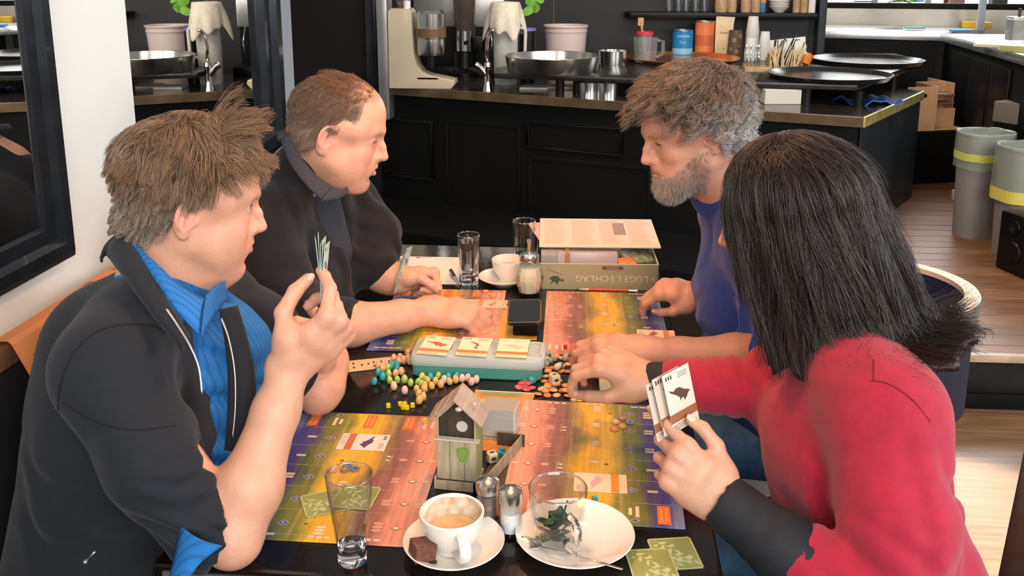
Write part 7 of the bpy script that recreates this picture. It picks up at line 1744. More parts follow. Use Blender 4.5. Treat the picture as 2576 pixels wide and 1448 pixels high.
# shirt tail below the jacket
strip_mesh('shirt_tail', [PD(455, 1322, 1.27), PD(440, 1400, 1.26), PD(418, 1480, 1.25)], [PD(560, 1372, 1.24), PD(500, 1420, 1.235), PD(455, 1490, 1.23)], .003, M_shirt, pA, .01, view(0, 0, 1))
M_jean0 = mat('dark_trousers', (.015, .016, .022), .8)
trousers(pA, [V((-.86, 1.30, .50)), V((-.86, 1.49, .50))], [V((-.45, 1.30, .50)), V((-.45, 1.52, .50))], [V((-.45, 1.30, .06)), V((-.45, 1.52, .06))], M_jean0)
# hair
def keepA(p):
    x, y, z = p
    if y > .055: line = .088 - .35 * (.10 - y)
    elif y > .0: line = .030 + (y) * .75 if y > .02 else .012 + y * 1.4
    elif y > -.03: line = .012 + (y + .0) * .9
    else: line = -.030 + (y + .03) * .75
    return float(np.clip((z - line) / .012, 0, 1))
def flowA(p):
    x, y, z = p; back = np.array((0, -.4, -1.)); fr = np.array((.15, .9, -.35)); w = np.clip((y + .03) / .09, 0, 1); s = np.array((np.sign(x) * .5, .2, -.9)) * np.clip(abs(x) / .07, 0, 1)
    return fr * w + back * (1 - w) + s
HA_c = (.20, .118, .066)
hmA = hair_mat('tousled_hair', HA_c)
def colsA(roots, c, g, seed):
    rs = np.random.RandomState(seed); out = []
    for p, n_ in roots:
        t = np.clip((.055 - p[2]) / .07, 0, 1) * .75; b_ = np.array(c) * (1 - t) + np.array(g) * t; out.append(b_ * rs.uniform(.5, 1.55))
    return np.array(out)
M_capA = mat('brown_under_hair', (.12, .075, .045), .7, bump=.003, bscale=90, var=.4, vscale=70)
volA = lambda p: .005 + .017 * np.clip(-p[2] / .03, 0, 1) + .014 * np.clip((p[2] - .005) / .09, 0, 1)
cap = cap_mesh('hair', MA, keepA, lambda p: volA(p) * .55, M_capA, pA, bump=.003)
shade_scalp([o for o in pA.children if o.name.startswith('body')][0].data, MA, keepA, (.13, .085, .055), .95)
ro = scalp_points(12500, keepA, 2)
lenA = lambda p: .018 + .040 * np.clip((p[2] - .010) / .07, 0, 1)
curves('hair_strands', grow(ro, MA, lenA, flowA, .55, .95, 24, 7, .15, 3, None, volA, 620, .78), .00052, hmA, cap, colsA(ro, HA_c, (.23, .19, .145), 4))
ro = scalp_points(420, lambda p: float(p[2] > .108 and p[1] > .005 and p[1] < .075), 9)
curves('hair_tufts', grow(ro, MA, lambda p: .085, lambda p: np.array((.15, .9, .15)), 1.25, 1.0, 30, 9, .5, 5, None, volA, 26, .8), .00050, hmA, cap, colsA(ro, HA_c, HA_c, 6))
brows(pA, MA, (.12, .075, .045), 1, 60, 3)
# cards in his hand, seen nearly edge on
tipA = MhA @ V((.102, .029, -.084))
for i in range(5):
    ax_ = ray(805, 665).normalized() + RGT * (.035 * i - .02); upv = view(-.10 + .05 * i + .0, 1, .05).normalized(); nz_ = ax_.cross(upv).normalized(); ax2 = upv.cross(nz_)
    c_ = PD(805, 668, 1) ; dd = (tipA - CAMP).dot(FWD); c_ = PD(800 + 4.2 * i, 664 - [-6, 10, -26, -8, -30][i] * .6, dd + .012)
    Mx = Matrix(((ax2.x, upv.x, nz_.x, c_.x), (ax2.y, upv.y, nz_.y, c_.y), (ax2.z, upv.z, nz_.z, c_.z), (0, 0, 0, 1)))
    bird_card(Mx, ('first', 'second', 'third', 'fourth', 'fifth')[i] + ' from the left of the cards in the raised hand of the tousled man', (.52, .66, .58), (.20, .34, .30), (.15, .25, .22), i % 2, 'held_card', 'cards held by the tousled man')
# ------------------------------------------------------------------ balding man in a dark jumper, back left
fB = az(9, 17); rB = V((math.sin(math.radians(9)), -math.cos(math.radians(9)), 0))
earB = PD(836, 352, 2.06); hB = earB - rB * .078
MB_ = head_frame(hB, fB, scale=1.03)
pB = thing('person', 'balding man in a dark jumper with a polo collar, one forearm stretched across the table', 'person', (0, 0, 0))
NB = V((-.705, 2.10, 1.085)); SRB, SLB = V((-.735, 1.925, 1.015)), V((-.640, 2.280, .995)); PB_, CB_ = V((-.84, 2.07, .50)), V((-.755, 2.10, .86))
ERB = PZ(800, 828, .802); WRB = PZ(1112, 778, .792); WRB = ERB + (WRB - ERB).normalized() * .275
ELB = PZ(958, 690, .83); WLB = PZ(1012, 708, .815)
bB = head_body(jaw=1.06, nose=1.08, fat=.005, brow=.9, mouth_open=.003, fore=1.02, eye=.25).placed(MB_)
bB.cap(MB_ @ V((0, -.035, -.04)), NB + V((.01, 0, .02)), .060, .066, .04); bB.cap(MB_ @ V((0, .005, -.065)), NB + V((.045, .0, .01)), .048, .055, .04)
bB.chain([NB, CB_, PB_], [.06, .07, .07], .05); bB.cap(SRB, SLB, .04, .04, .04)
arm_skin(bB, SRB, ERB, WRB, 1.12); bB.chain([SLB, ELB], [.034, .038], .02); bB.chain([ELB, lerp(ELB, WLB, .5), WLB], [.044, .040, .030], .02)
hb1, n1 = hand_body(1, {'index': (2, 34, 52, 25), 'middle': (0, 42, 58, 28), 'ring': (-2, 48, 60, 28), 'little': (-5, 50, 58, 26)}, ((.022, .030, -.016), (.052, .044, -.030), (.080, .040, -.042), (.102, .030, -.050)), 1.12)
M1 = hand_frame(WRB + V((0, 0, .004)), V((.985, .10, -.06)), V((.06, -.25, .97)), 1.06); bB.join(hb1.placed(M1))
hb2, n2 = hand_body(-1, {'index': (2, 82, 84, 30), 'middle': (0, 86, 88, 32), 'ring': (-2, 88, 88, 32), 'little': (-4, 90, 84, 30)}, ((.024, .030, -.014), (.052, .044, -.024), (.078, .040, -.042), (.094, .030, -.056)), 1.06)
M2 = hand_frame(PD(1000, 698, (WLB - CAMP).dot(FWD)), view(.95, .02, -.22), view(.45, .50, -.40), 1.0); bB.join(hb2.placed(M2))
me = skin_mesh(bB, .0026, 'body')
paint(me, SKB, face_spots(MB_, .45) + hand_spots(M1, 1) + hand_spots(M2, -1) + [(MB_ @ V((0, -.01, .125)), (.075, .085, .05), (.42, .20, .12), .75), (lerp(ERB, WRB, .92) + V((0, -.025, .01)), (.02,) * 3, (.66, .22, .20), .7)]); link('body', me, M_skin, pB)
q = MB(); nail_mesh(q, n1, M1); nail_mesh(q, n2, M2); q.build('nails', M_nail, pB, smooth=True, kind='stuff')
eyes(pB, MB_, (.1, 1, -.35), lid=-.0028)
# jumper over a polo shirt
M_jump = mat('navy_black_jumper', (.0068, .0068, .0095), .9, sheen=.06, bump=.0006, bscale=420, var=.15, vscale=45)
jb = Body(); latB = V((-.30, -.954, 0)); torso(jb, PB_, CB_, NB - V((.01, 0, .02)), SLB, SRB, latB, .150, .140, .078)
jb.chain([CB_ + V((.045, -.01, .03)), V((-.70, 2.06, .66))], [.115, .145], .06)
jb.cap(NB + V((-.012, 0, .0)), MB_ @ V((0, -.050, -.088)), .070, .064, .03)
midB = lerp(SRB, ERB, .5) + V((-.01, -.035, .0)); jb.chain([SRB, midB, ERB + V((-.03, -.012, .016)), lerp(ERB, WRB, .22) + V((0, 0, .004))], [.088, .076, .066, .060], .04)
jb.chain([SLB, lerp(SLB, ELB, .5) + V((.02, .03, 0)), lerp(SLB, ELB, .88)], [.084, .070, .060], .04)
dE = (ERB - CAMP).dot(FWD); cutB = Body().chain([PD(955, 690, dE), PD(945, 800, dE), PD(912, 890, dE)], [.054, .052, .050])
dE2 = (ELB - CAMP).dot(FWD); cutB.cap(PD(985, 735, dE2), PD(1045, 700, dE2), .052, .045)
jb.cap(MB_ @ V((0, .03, -.10)), NB + V((.08, .0, -.02)), .05, .035, .02, -1)
pf = folds([(V((-.58, 2.16, .95)), (.3, 1, .1), .26, .085, .008, .8), (ERB + V((-.05, 0, .06)), (.9, 0, .5), .14, .04, .006, .4), (lerp(SRB, ERB, .5), (.3, .2, 1), .15, .07, .005, 1.7), (lerp(SLB, ELB, .6), (.2, .5, .8), .13, .045, .005, .2)], cutB)
me = skin_mesh(jb, .0050, 'jumper', pf, slack=.014); relax(me, 3, .5); jm = link('jumper', me, M_jump, pB)
M_polo = mat('charcoal_polo', (.028, .032, .044), .85, bump=.0006, bscale=300)
strip_mesh('polo_collar', [PD(724, 336, 2.06), PD(754, 390, 2.035), PD(792, 438, 2.02), PD(838, 470, 2.015)], [PD(706, 352, 2.06), PD(730, 412, 2.02), PD(772, 468, 1.99), PD(812, 504, 1.975)], .003, M_polo, pB, .003, view(-.2, .3, 1))
strip_mesh('polo_collar', [PD(835, 470, 2.01), PD(858, 476, 2.04), PD(870, 470, 2.10)], [PD(808, 506, 1.965), PD(850, 500, 2.02), PD(876, 482, 2.09)], .005, M_polo, pB, .004, view(0, .3, 1))
strip_mesh('polo_collar', [PD(722, 340, 2.06), PD(716, 330, 2.12), PD(722, 325, 2.2)], [PD(702, 356, 2.06), PD(700, 342, 2.13), PD(708, 336, 2.2)], .006, M_polo, pB, .006, view(-.3, .3, 1))
q = MB(); pb = Body(); pb.cap(NB + V((.055, -.01, .0)), CB_ + V((.12, .02, .05)), .050, .060, .03); link('polo_front', skin_mesh(pb, .008, 'polo_front'), M_polo, pB)
trousers(pB, [V((-.83, 1.97, .50)), V((-.83, 2.17, .50))], [V((-.43, 1.97, .50)), V((-.43, 2.2, .50))], [V((-.43, 1.97, .06)), V((-.43, 2.2, .06))], M_jean0)
# short, thinning hair
def keepB(p):
    x, y, z = p
    if y > .045: line = .088 + (y - .045) * .35
    elif y > .02: line = .020 + (y - .02) * 1.2
    elif y > -.03: line = .012 + y * .9
    else: line = -.038 + (y + .03) * .75
    return float(np.clip((z - line) / .012, 0, 1))
def denseB(p): 
    k = keepB(p); top = np.clip((p[2] - .085) / .035, 0, 1) * np.clip((p[1] + .10) / .06, 0, 1); return k * (1 - .55 * top)
def flowB(p): 
    x, y, z = p; return np.array((x * 3, -.55 + .3 * (z > .1), -.75 + (.45 if z > .105 else 0)))
hmB = hair_mat('thin_brown_hair', (.135, .085, .055))
cap = cap_mesh('hair', MB_, lambda p: keepB(p) if denseB(p) > .75 - .3 * mnoise.noise(V(p * 70)) else 0, lambda p: .0015 + .013 * np.clip(-p[2] / .03, 0, 1), mat('thin_under_hair', (.17, .105, .072), .75, bump=.001, bscale=140, var=.3, vscale=90), pB, bump=.0006)
shade_scalp([o for o in pB.children if o.name.startswith('body')][0].data, MB_, lambda p: denseB(p), (.17, .11, .078), .9)
ro = scalp_points(9500, denseB, 12); curves('hair_strands', grow(ro, MB_, lambda p: .014 + .012 * np.clip((p[2] - .0) / .08, 0, 1), flowB, .22, .30, 30, 5, .1, 13, None, lambda p: .0045 + .012 * np.clip(-p[2] / .03, 0, 1), 500, .5), .00042, hmB, cap, colsA(ro, (.15, .085, .05), (.20, .165, .13), 14))
ro = scalp_points(1500, lambda p: float(p[2] > .088 and p[1] > -.06) * (.25 + .75 * float(p[1] > .055 and abs(p[0]) < .03)) * float(p[2] > .075 + .5 * max(0, p[1] - .06)), 15); curves('fine_top_hair', grow(ro, MB_, lambda p: .026, lambda p: np.array((.25, -.8, .1)), .35, .4, 30, 6, .0, 16, None, lambda p: .005, 90, .5), .00030, hmB, cap, colsA(ro, (.20, .095, .045), (.2, .1, .05), 17))
brows(pB, MB_, (.12, .07, .045), 1, 50, 4)
# cards held up in his left hand
tipB = PD(1012, 690, (M2.translation - CAMP).dot(FWD) - .035)
dd = (tipB - CAMP).dot(FWD)
for i, (x0, y0, tl) in enumerate(((1006, 690, -.20), (1012, 680, -.24), (1019, 664, -.30))):
    upv = view(-tl * .9, 1, .05).normalized(); ax_ = ray(1012, 680).normalized() + RGT * .24 + UPV * .1; nz_ = ax_.cross(upv).normalized(); ax2 = upv.cross(nz_); c_ = PD(x0, y0, dd + .006 * i)
    bird_card(Matrix(((ax2.x, upv.x, nz_.x, c_.x), (ax2.y, upv.y, nz_.y, c_.y), (ax2.z, upv.z, nz_.z, c_.z), (0, 0, 0, 1))), ('nearest', 'middle', 'farthest')[i] + ' of the cards held upright by the balding man', (.50, .60, .54), (.22, .34, .30), (.16, .25, .22), i % 2, 'held_card', 'cards held by the balding man')
# ------------------------------------------------------------------ grey haired bearded man, back right
fC = az(194, 18); rC = V((math.sin(math.radians(194)), -math.cos(math.radians(194)), 0))
earC = PD(1775, 350, 1.98); hC = earC + rC * .078
MC = head_frame(hC, fC, scale=1.04)
pC = thing('person', 'bearded man with curly grey hair in a blue jumper, both hands on the table', 'person', (0, 0, 0))
NC = V((.325, 2.11, 1.075)); SLC, SRC = V((.375, 1.935, .985)), V((.355, 2.31, .985)); PC_, CC_ = V((.53, 2.12, .50)), V((.405, 2.12, .84))
ELC = PZ(1945, 902, .805); WLC = PZ(1648, 888, .792); WLC = ELC + (WLC - ELC).normalized() * .262
WRC = PZ(1742, 752, .800); ERC = WRC + V((.235, .085, .03))
bC = head_body(jaw=1.0, nose=1.1, nose_drop=.001, brow=1.15, beard=.006, eye=.2).placed(MC)
bC.cap(MC @ V((0, -.035, -.04)), NC + V((-.0, 0, .02)), .057, .062, .04); bC.cap(MC @ V((0, .005, -.065)), NC + V((-.04, 0, .01)), .045, .050, .04)
bC.chain([NC, CC_, PC_], [.06, .07, .07], .05); bC.cap(SRC, SLC, .04, .04, .04)
arm_skin(bC, SLC, ELC, WLC, 1.06); arm_skin(bC, SRC, ERC, WRC, .92)
hb1, n1 = hand_body(-1, {'index': (4, 26, 42, 20), 'middle': (1, 32, 46, 24), 'ring': (-2, 36, 48, 24), 'little': (-6, 38, 46, 22)}, ((.022, .030, -.014), (.054, .050, -.022), (.084, .052, -.030), (.108, .046, -.036)), 1.08)
M1 = hand_frame(WLC + V((0, 0, .006)), V((-.985, .02, .04)), V((.04, -.20, .97)), 1.06); bC.join(hb1.placed(M1))
hb2, n2 = hand_body(1, {'index': (3, 46, 40, 18), 'middle': (0, 50, 40, 20), 'ring': (-3, 52, 42, 20), 'little': (-7, 52, 40, 20)}, ((.022, .030, -.016), (.052, .042, -.030), (.078, .036, -.042), (.098, .026, -.050)), 1.02)
M2 = hand_frame(WRC + V((.01, 0, .012)), V((-.94, .05, .10)), V((.10, -.30, .95)), 1.0); bC.join(hb2.placed(M2))
me = skin_mesh(bC, .0026, 'body')
bsp = [(MC @ V((s * .045, .030, -.060)), (.040, .045, .036), (.40, .27, .20), .9) for s in (-1, 1)] + [(MC @ V((0, .085, -.085)), (.040, .035, .032), (.36, .27, .22), .95), (MC @ V((0, .10, -.043)), (.028, .015, .009), (.26, .16, .12), .9)]
paint(me, (.66, .33, .22), face_spots(MC, .45) + hand_spots(M1, -1) + hand_spots(M2, 1) + bsp); link('body', me, M_skin, pC)
q = MB(); nail_mesh(q, n1, M1); nail_mesh(q, n2, M2); q.build('nails', M_nail, pC, smooth=True, kind='stuff')
eyes(pC, MC, (0, 1, -.5), lid=-.0035)
M_blu = mat('blue_knit', (.013, .047, .285), .85, sheen=.2, bump=.0008, bscale=330, var=.14, vscale=60)
jb = Body(); torso(jb, PC_, CC_, NC + V((.005, 0, -.01)), SRC, SLC, V((-.02, -.999, 0)), .135, .130, .080)
jb.chain([CC_ + V((-.035, 0, .02)), V((.42, 2.10, .62))], [.115, .135], .06)
jb.chain([SLC, lerp(SLC, ELC, .5) + V((.015, -.01, 0)), ELC + V((.012, -.006, .016)), lerp(ELC, WLC, .24)], [.082, .072, .063, .056], .04)
jb.chain([SRC, lerp(SRC, ERC, .5) + V((.03, .02, 0)), ERC + V((.0, 0, .01)), lerp(ERC, WRC, .85)], [.080, .066, .055, .042], .04)
dE = (ELC - CAMP).dot(FWD); cutC = Body().chain([PD(1832, 790, dE), PD(1830, 890, dE), PD(1822, 990, dE)], [.050, .052, .052])
jb.chain([NC + V((.0, 0, -.005)), NC + V((-.045, 0, .0))], [.062, .055], .03); jb.cap(MC @ V((0, -.03, -.06)), NC + V((-.02, 0, .035)), .062, .060, .006, -1); jb.cap(MC @ V((0, .05, -.11)), NC + V((-.11, 0, .045)), .04, .02, .01, -1)
pf = folds([(ELC + V((.02, -.01, .05)), (.8, 0, .6), .13, .034, .006, .5), (lerp(SLC, ELC, .4), (.3, .1, 1), .15, .06, .005, 1.3), (V((.27, 2.08, .72)), (0, .3, 1), .2, .07, .006, 2.2)], cutC)
me = skin_mesh(jb, .0050, 'jumper', pf, slack=.014); relax(me, 3, .5); link('jumper', me, M_blu, pC)
trousers(pC, [V((.54, 2.02, .50)), V((.54, 2.22, .50))], [V((.12, 2.02, .50)), V((.12, 2.24, .50))], [V((.14, 2.02, .06)), V((.14, 2.24, .06))], mat('jeans', (.045, .12, .23), .85, var=.3, vscale=40, bump=.0006, bscale=300))
def keepC(p):
    x, y, z = p
    if y > .050: line = .080 - .25 * (.10 - y)
    elif y > .02: line = .022 + (y - .02) * 1.3
    elif y > -.03: line = .014 + y * .8
    else: line = -.034 + (y + .03) * .75
    return float(np.clip((z - line) / .012, 0, 1))
hmC = hair_mat('curly_grey_hair', (.2, .17, .14))
volC = lambda p: .010 + .018 * np.clip((p[2] + .01) / .10, 0, 1)
cap = cap_mesh('hair', MC, keepC, lambda p: volC(p) * .6, mat('grey_under_hair', (.085, .072, .06), .8, bump=.006, bscale=60, var=.5, vscale=60), pC, bump=.006)
def colC(roots, seed):
    rs = np.random.RandomState(seed); out = []
    for p, n_ in roots:
        t = np.clip((.045 - p[1]) / .10, 0, 1) * np.clip((.10 - p[2]) / .08, 0, 1); b_ = np.array((.15, .105, .075)) * (1 - t) + np.array((.46, .44, .41)) * t
        out.append(b_ * rs.uniform(.45, 1.75))
    return np.array(out)
ro = scalp_points(9000, keepC, 21); curves('hair_strands', grow(ro, MC, lambda p: .050 + .02 * np.clip((p[2] - .02) / .07, 0, 1), lambda p: np.array((p[0] * 4, .25 + p[1] * 3, -.35)), .95, .8, 30, 14, .2, 22, (.0095, 8.5), volC, 480, .70), .00052, hmC, cap, colC(ro, 23))
# beard and moustache
def beard_strands(M, n, seed):
    rs = np.random.RandomState(seed); out = []; cols = []
    bm = bpy.data.objects['body'].data
    co = mesh_co(me_beard); no = mesh_no(me_beard); Mi = np.array(M.inverted()); lc = co @ Mi[:3, :3].T + Mi[:3, 3]
    z, y, x = lc[:, 2], lc[:, 1], np.abs(lc[:, 0])
    okm = (z < -.022 - np.clip((y - .02) * .55, 0, .035)) & (z > -.130) & (y > -.002) & ((z < -.030) | (y < .05)) & (y > .0 - (z + .02) * 0.1)
    okm &= ~((np.abs(z + .054) < .0085) & (y > .082) & (x < .024)); okm &= ~((z > -.038) & (y > .07)); okm &= (x < .085)
    idx = np.nonzero(okm)[0]; Q = np.array(M.to_3x3())
    for i in rs.choice(idx, n, p=(lambda w: w / w.sum())(np.clip((lc[idx, 1] + .005) / .07, .12, 1))):
        p = co[i]; nr = no[i]; l = lc[i]; d = nr * .5 + Q @ np.array((0, .15, -.85)) * .6 + rs.normal(size=3) * .28; d /= np.linalg.norm(d)
        L = rs.uniform(.005, .011) * (1.3 if l[2] < -.08 else 1); out.append([V(p - nr * .0008), V(p + d * L * .5), V(p + d * L + nr * .001 - np.array((0, 0, .0015)))])
        t = np.clip((l[1] - .03) / .06, 0, 1); mo = float(l[2] > -.052 and l[1] > .07)
        cols.append((np.array((.24, .18, .14)) * (1 - t) + np.array((.42, .38, .33)) * t) * (1 - .55 * mo) * rs.uniform(.5, 1.5))
    return out, cols
me_beard = me = bpy.data.objects[[o.name for o in pC.children if o.name.startswith('body')][0]].data
bs, bc = beard_strands(MC, 5200, 31); curves('beard', bs, .00034, hmC, pC, np.array(bc))
brows(pC, MC, (.13, .09, .07), 1.3, 80, 6, .013)
# ------------------------------------------------------------------ dark haired woman, front right
fD = az(155, 13); rD = V((math.sin(math.radians(155)), -math.cos(math.radians(155)), 0))
hD = PD(1985, 562, 1.49)
MD = head_frame(hD, fD, scale=.98)
pD = thing('person', 'woman with long dark hair and a red fleece, seen from behind, holding cards', 'person', (0, 0, 0))
ND = V((.385, 1.425, 1.045)); SLD, SRD = V((.425, 1.265, .965)), V((.395, 1.590, .965)); PD_, CD_ = V((.565, 1.41, .48)), V((.425, 1.42, .82))
WLD = PD(1822, 1262, 1.335); ELD = V((.395, 1.115, .735)); WRD = PD(1636, 962, 1.66); ERD = WRD + V((.245, -.03, .012))
bD = head_body(jaw=.92, nose=.9, fat=.0, brow=.5, chin=.9).placed(MD)
bD.cap(MD @ V((0, -.03, -.04)), ND + V((0, 0, .02)), .046, .050, .04)
bD.chain([ND, CD_, PD_], [.05, .06, .06], .05); bD.cap(SRD, SLD, .035, .035, .04)
arm_skin(bD, SLD, ELD, WLD, .95); arm_skin(bD, SRD, ERD, WRD, .88)
hb1, n1 = hand_body(-1, {'index': (3, 30, 24, 12), 'middle': (0, 62, 60, 34), 'ring': (-2, 74, 66, 36), 'little': (-4, 80, 66, 36)}, ((.024, .030, -.006), (.056, .052, -.008), (.086, .058, -.012), (.112, .054, -.018)), .97)
M1 = hand_frame(WLD, view(-.74, .66, -.05), view(.02, .10, .99), 1.0); bD.join(hb1.placed(M1))
hb2, n2 = hand_body(1, {'index': (2, 46, 44, 22), 'middle': (0, 52, 46, 24), 'ring': (-3, 54, 48, 26), 'little': (-6, 52, 48, 26)}, ((.024, .028, -.014), (.058, .040, -.036), (.086, .034, -.056), (.108, .024, -.074)), .98)
M2 = hand_frame(WRD + V((0, 0, .004)), view(-.92, .38, -.05), view(.25, .80, .50), 1.04); bD.join(hb2.placed(M2))
me = skin_mesh(bD, .0024, 'body')
paint(me, (.64, .34, .22), face_spots(MD, .4) + hand_spots(M1, -1) + hand_spots(M2, 1)); link('body', me, M_skin, pD)
q = MB(); nail_mesh(q, n1, M1); nail_mesh(q, n2, M2); q.build('nails', M_nail, pD, smooth=True, kind='stuff')
eyes(pD, MD, (0, 1, -.3))
# red fleece
M_red = mat('raspberry_fleece', (.36, .010, .034), .88, sheen=.18, bump=.0007, bscale=380, var=.12, vscale=45)
jb = Body(); torso(jb, PD_, CD_, ND - V((0, 0, .03)), SRD, SLD, V((.0, -1, 0)), .135, .112, .070, .05)
jb.cap(CD_ + V((-.05, 0, .04)), V((.44, 1.40, .64)), .095, .11, .05)
eSl = lerp(ELD, WLD, .50)
jb.chain([SLD, lerp(SLD, ELD, .5) + V((.012, -.012, 0)), ELD + V((.008, -.004, 0)), eSl], [.080, .073, .064, .050], .04)
jb.chain([SRD, lerp(SRD, ERD, .5) + V((.01, .02, .01)), ERD, lerp(ERD, WRD, .80)], [.076, .068, .060, .046], .04)
jb.cap(MD @ V((0, -.03, -.06)), ND + V((0, 0, .01)), .055, .054, .010, -1)
dE = (eSl - CAMP).dot(FWD); u_ = (WLD - ELD).normalized(); cutD = Body().cap(eSl + u_ * .058, eSl + u_ * .14, .062, .062)
pf = folds([(lerp(ERD, WRD, .3) + V((0, 0, .02)), (1, 0, .1), .16, .034, .005, .4), (SLD + V((.03, -.05, -.12)), (1, .1, .25), .17, .075, .010, .7), (ELD + V((0, 0, .05)), (.5, 0, .9), .14, .045, .006, 1.5), (V((.50, 1.28, .80)), (.7, -.2, -.7), .18, .07, .010, 2.4), (V((.33, 1.27, .80)), (.9, .1, .4), .13, .055, .007, 1.0), (lerp(ELD, eSl, .8), (-.7, .4, .5), .10, .030, .004, .2)], cutD)
me = skin_mesh(jb, .0046, 'fleece', pf, slack=.016); relax(me, 3, .5); fl = link('fleece', me, M_red, pD)
M_rseam = mat('dark_red_seam', (.17, .006, .018), .9)
for pts in ([(2198, 905), (2198, 930), (2198, 956)], [(2190, 958), (2225, 962), (2262, 980), (2300, 1010), (2340, 1060)], [(1915, 1292), (1895, 1330), (1890, 1380), (1900, 1412)], [(1930, 1300), (1910, 1340), (1905, 1390)]):
    sp_ = onto(fl, pts)
    if len(sp_) > 2: seam(sp_, .0008, M_rseam, pD)
# black undersleeves showing at the cuffs
M_und = mat('black_undersleeve', (.010, .011, .015), .75, bump=.0005, bscale=300)
ub = Body(); ub.chain([lerp(ELD, WLD, .30), lerp(ELD, WLD, .62), lerp(ELD, WLD, .98)], [.050, .046, .041], .02); cutU = Body().cap(WLD + u_ * .050, WLD + u_ * .12, .056, .056)
v_ = (WRD - ERD).normalized(); ub2 = Body(); ub2.chain([lerp(ERD, WRD, .6), WRD - v_ * .002], [.040, .036], .02); cutU.cap(WRD + v_ * .046, WRD + v_ * .12, .05, .05)
me = skin_mesh(ub, .0040, 'undersleeve', folds([(lerp(ELD, WLD, .7), (-.7, .3, .6), .08, .03, .003, .4)], cutU), slack=.006); relax(me, 3, .5); link('undersleeve', me, M_und, pD); me = skin_mesh(ub2, .0040, 'undersleeve', folds([], cutU), slack=.006); relax(me, 3, .5); link('undersleeve', me, M_und, pD)
# jeans
jn = Body(); 
for (h, k_, f) in ((V((.55, 1.30, .49)), V((.16, 1.36, .50)), V((.20, 1.34, .07))), (V((.55, 1.52, .49)), V((.17, 1.60, .52)), V((.22, 1.60, .07)))): jn.chain([h, k_, f], [.098, .068, .050], .04)
jn.cap(V((.55, 1.32, .49)), V((.55, 1.50, .49)), .11, .11, .06)
link('jeans', skin_mesh(jn, .008, 'jeans', folds([(V((.40, 1.56, .55)), (1, .4, 0), .16, .06, .006, .4), (V((.30, 1.36, .55)), (1, -.3, 0), .15, .05, .006, 1.4)]), slack=.01), MATS['jeans'], pD)
for y_ in (1.34, 1.60):
    q = MB(); q.ball((.15, y_, .045), (.12, .042, .045), 16, 10); q.build('shoe', M_black, pD, smooth=True)
q = MB(); wp_ = Matrix.Translation((.345, 1.575, .607)) @ Matrix.Rotation(.25, 4, 'Z') @ Matrix.Rotation(-.10, 4, 'Y')
stackp([(rrect(.15, .085, .012), -.005), (rrect(.152, .087, .013), 0), (rrect(.15, .085, .012), .005)], 'wl', M_blackm, None); o = bpy.data.objects['wl']; o.name = 'wallet'; o.matrix_world = wp_; tag(o, 'flat black wallet lying on the woman\'s denim thigh', 'wallet')
# hair: a hull over the skull that falls to the shoulders
def hullD(phi, t):
    """phi: 0 = face, pi = back of the head; t: 0 crown .. 1 tips (head frame, metres)"""
    back = .5 - .5 * math.cos(phi); side = abs(math.sin(phi))
    crown = np.array((.0, .012, .148))
    if t < .42:
        a = t / .42 * 1.62; rx, ry = (.092 if math.cos(phi) > .2 else .103 if math.cos(phi) < -.2 else .0975 - .0275 * math.cos(phi)), (.113 if math.cos(phi) > 0 else .128)
        r = np.array((rx * math.sin(phi) * math.sin(a), ry * math.cos(phi) * math.sin(a), 0)); z = .028 + .122 * math.cos(a)
        p = np.array((r[0], r[1] - .012, z))
    else:
        u = (t - .42) / .58; L = .205 + .055 * back + .02 * side; z = .022 - u * L
        rx = (.092 if math.cos(phi) > .2 else .103 if math.cos(phi) < -.2 else .0975 - .0275 * math.cos(phi)) * (1 + .10 * math.sin(u * 2.6) - .10 * u + .16 * u * back); ry = (.113 if math.cos(phi) > 0 else .128) * (1 + .10 * math.sin(u * 2.2) - .05 * u + .24 * u * back)
        fl = max(0, u - .60) / .40; out = .055 * fl * fl * back * back
        p = np.array(((rx + out) * math.sin(phi), (ry + out * 1.3) * math.cos(phi) - .012 - .012 * u, z + .045 * fl * fl * back * back))
    return p
MDi = MD
def gap(phi): return phi if phi <= math.pi else 2 * math.pi - phi
q = MB(); na, nt = 120, 40; f0_ = math.radians(50)
for i in range(na + 1):
    ph = f0_ + (2 * math.pi - 2 * f0_) * i / na
    for j in range(nt + 1):
        t = j / nt; p = hullD(ph, t); w = .004 * math.sin(ph * 19 + 3 * t) + .003 * math.sin(ph * 37 + 1.7) + .006 * mnoise.noise(V((ph * 5, t * 1.2, 2)))
        c_ = np.array((0, -.012, p[2])); d_ = p - c_; l_ = np.linalg.norm(d_[:2]) + 1e-6; p = p + np.array((d_[0], d_[1], 0)) / l_ * w * min(1, t * 3) - np.array((0, 0, .02 * (t ** 6) * (.5 + .5 * math.sin(ph * 11))))
        q.v.append(tuple(MD @ V(p * np.array((.96, .96, .985)))))
q.f = [(i * (nt + 1) + j, i * (nt + 1) + j + 1, (i + 1) * (nt + 1) + j + 1, (i + 1) * (nt + 1) + j) for i in range(na) for j in range(nt)]
n0 = len(q.v); fa = [(-f0_ + 2 * f0_ * i / 24) for i in range(25)]
for ph in fa:
    for j in range(9): q.v.append(tuple(MD @ V(hullD(ph, .30 * j / 8) * np.array((.96, .96, .985)))))
q.f += [(n0 + i * 9 + j, n0 + i * 9 + j + 1, n0 + (i + 1) * 9 + j + 1, n0 + (i + 1) * 9 + j) for i in range(24) for j in range(8)]
M_dh = mat('dark_under_hair', (.014, .010, .009), .38, stretch=(1, 1, .25), bump=.003, bscale=130)
hr = q.build('hair', M_dh, pD, smooth=True); s_ = hr.modifiers.new('s', 'SOLIDIFY'); s_.thickness = .010; s_.offset = -1
hmD = hair_mat('long_dark_hair', (.021, .014, .0115), .30)
rs = np.random.RandomState(41); st_ = []; cl_ = []
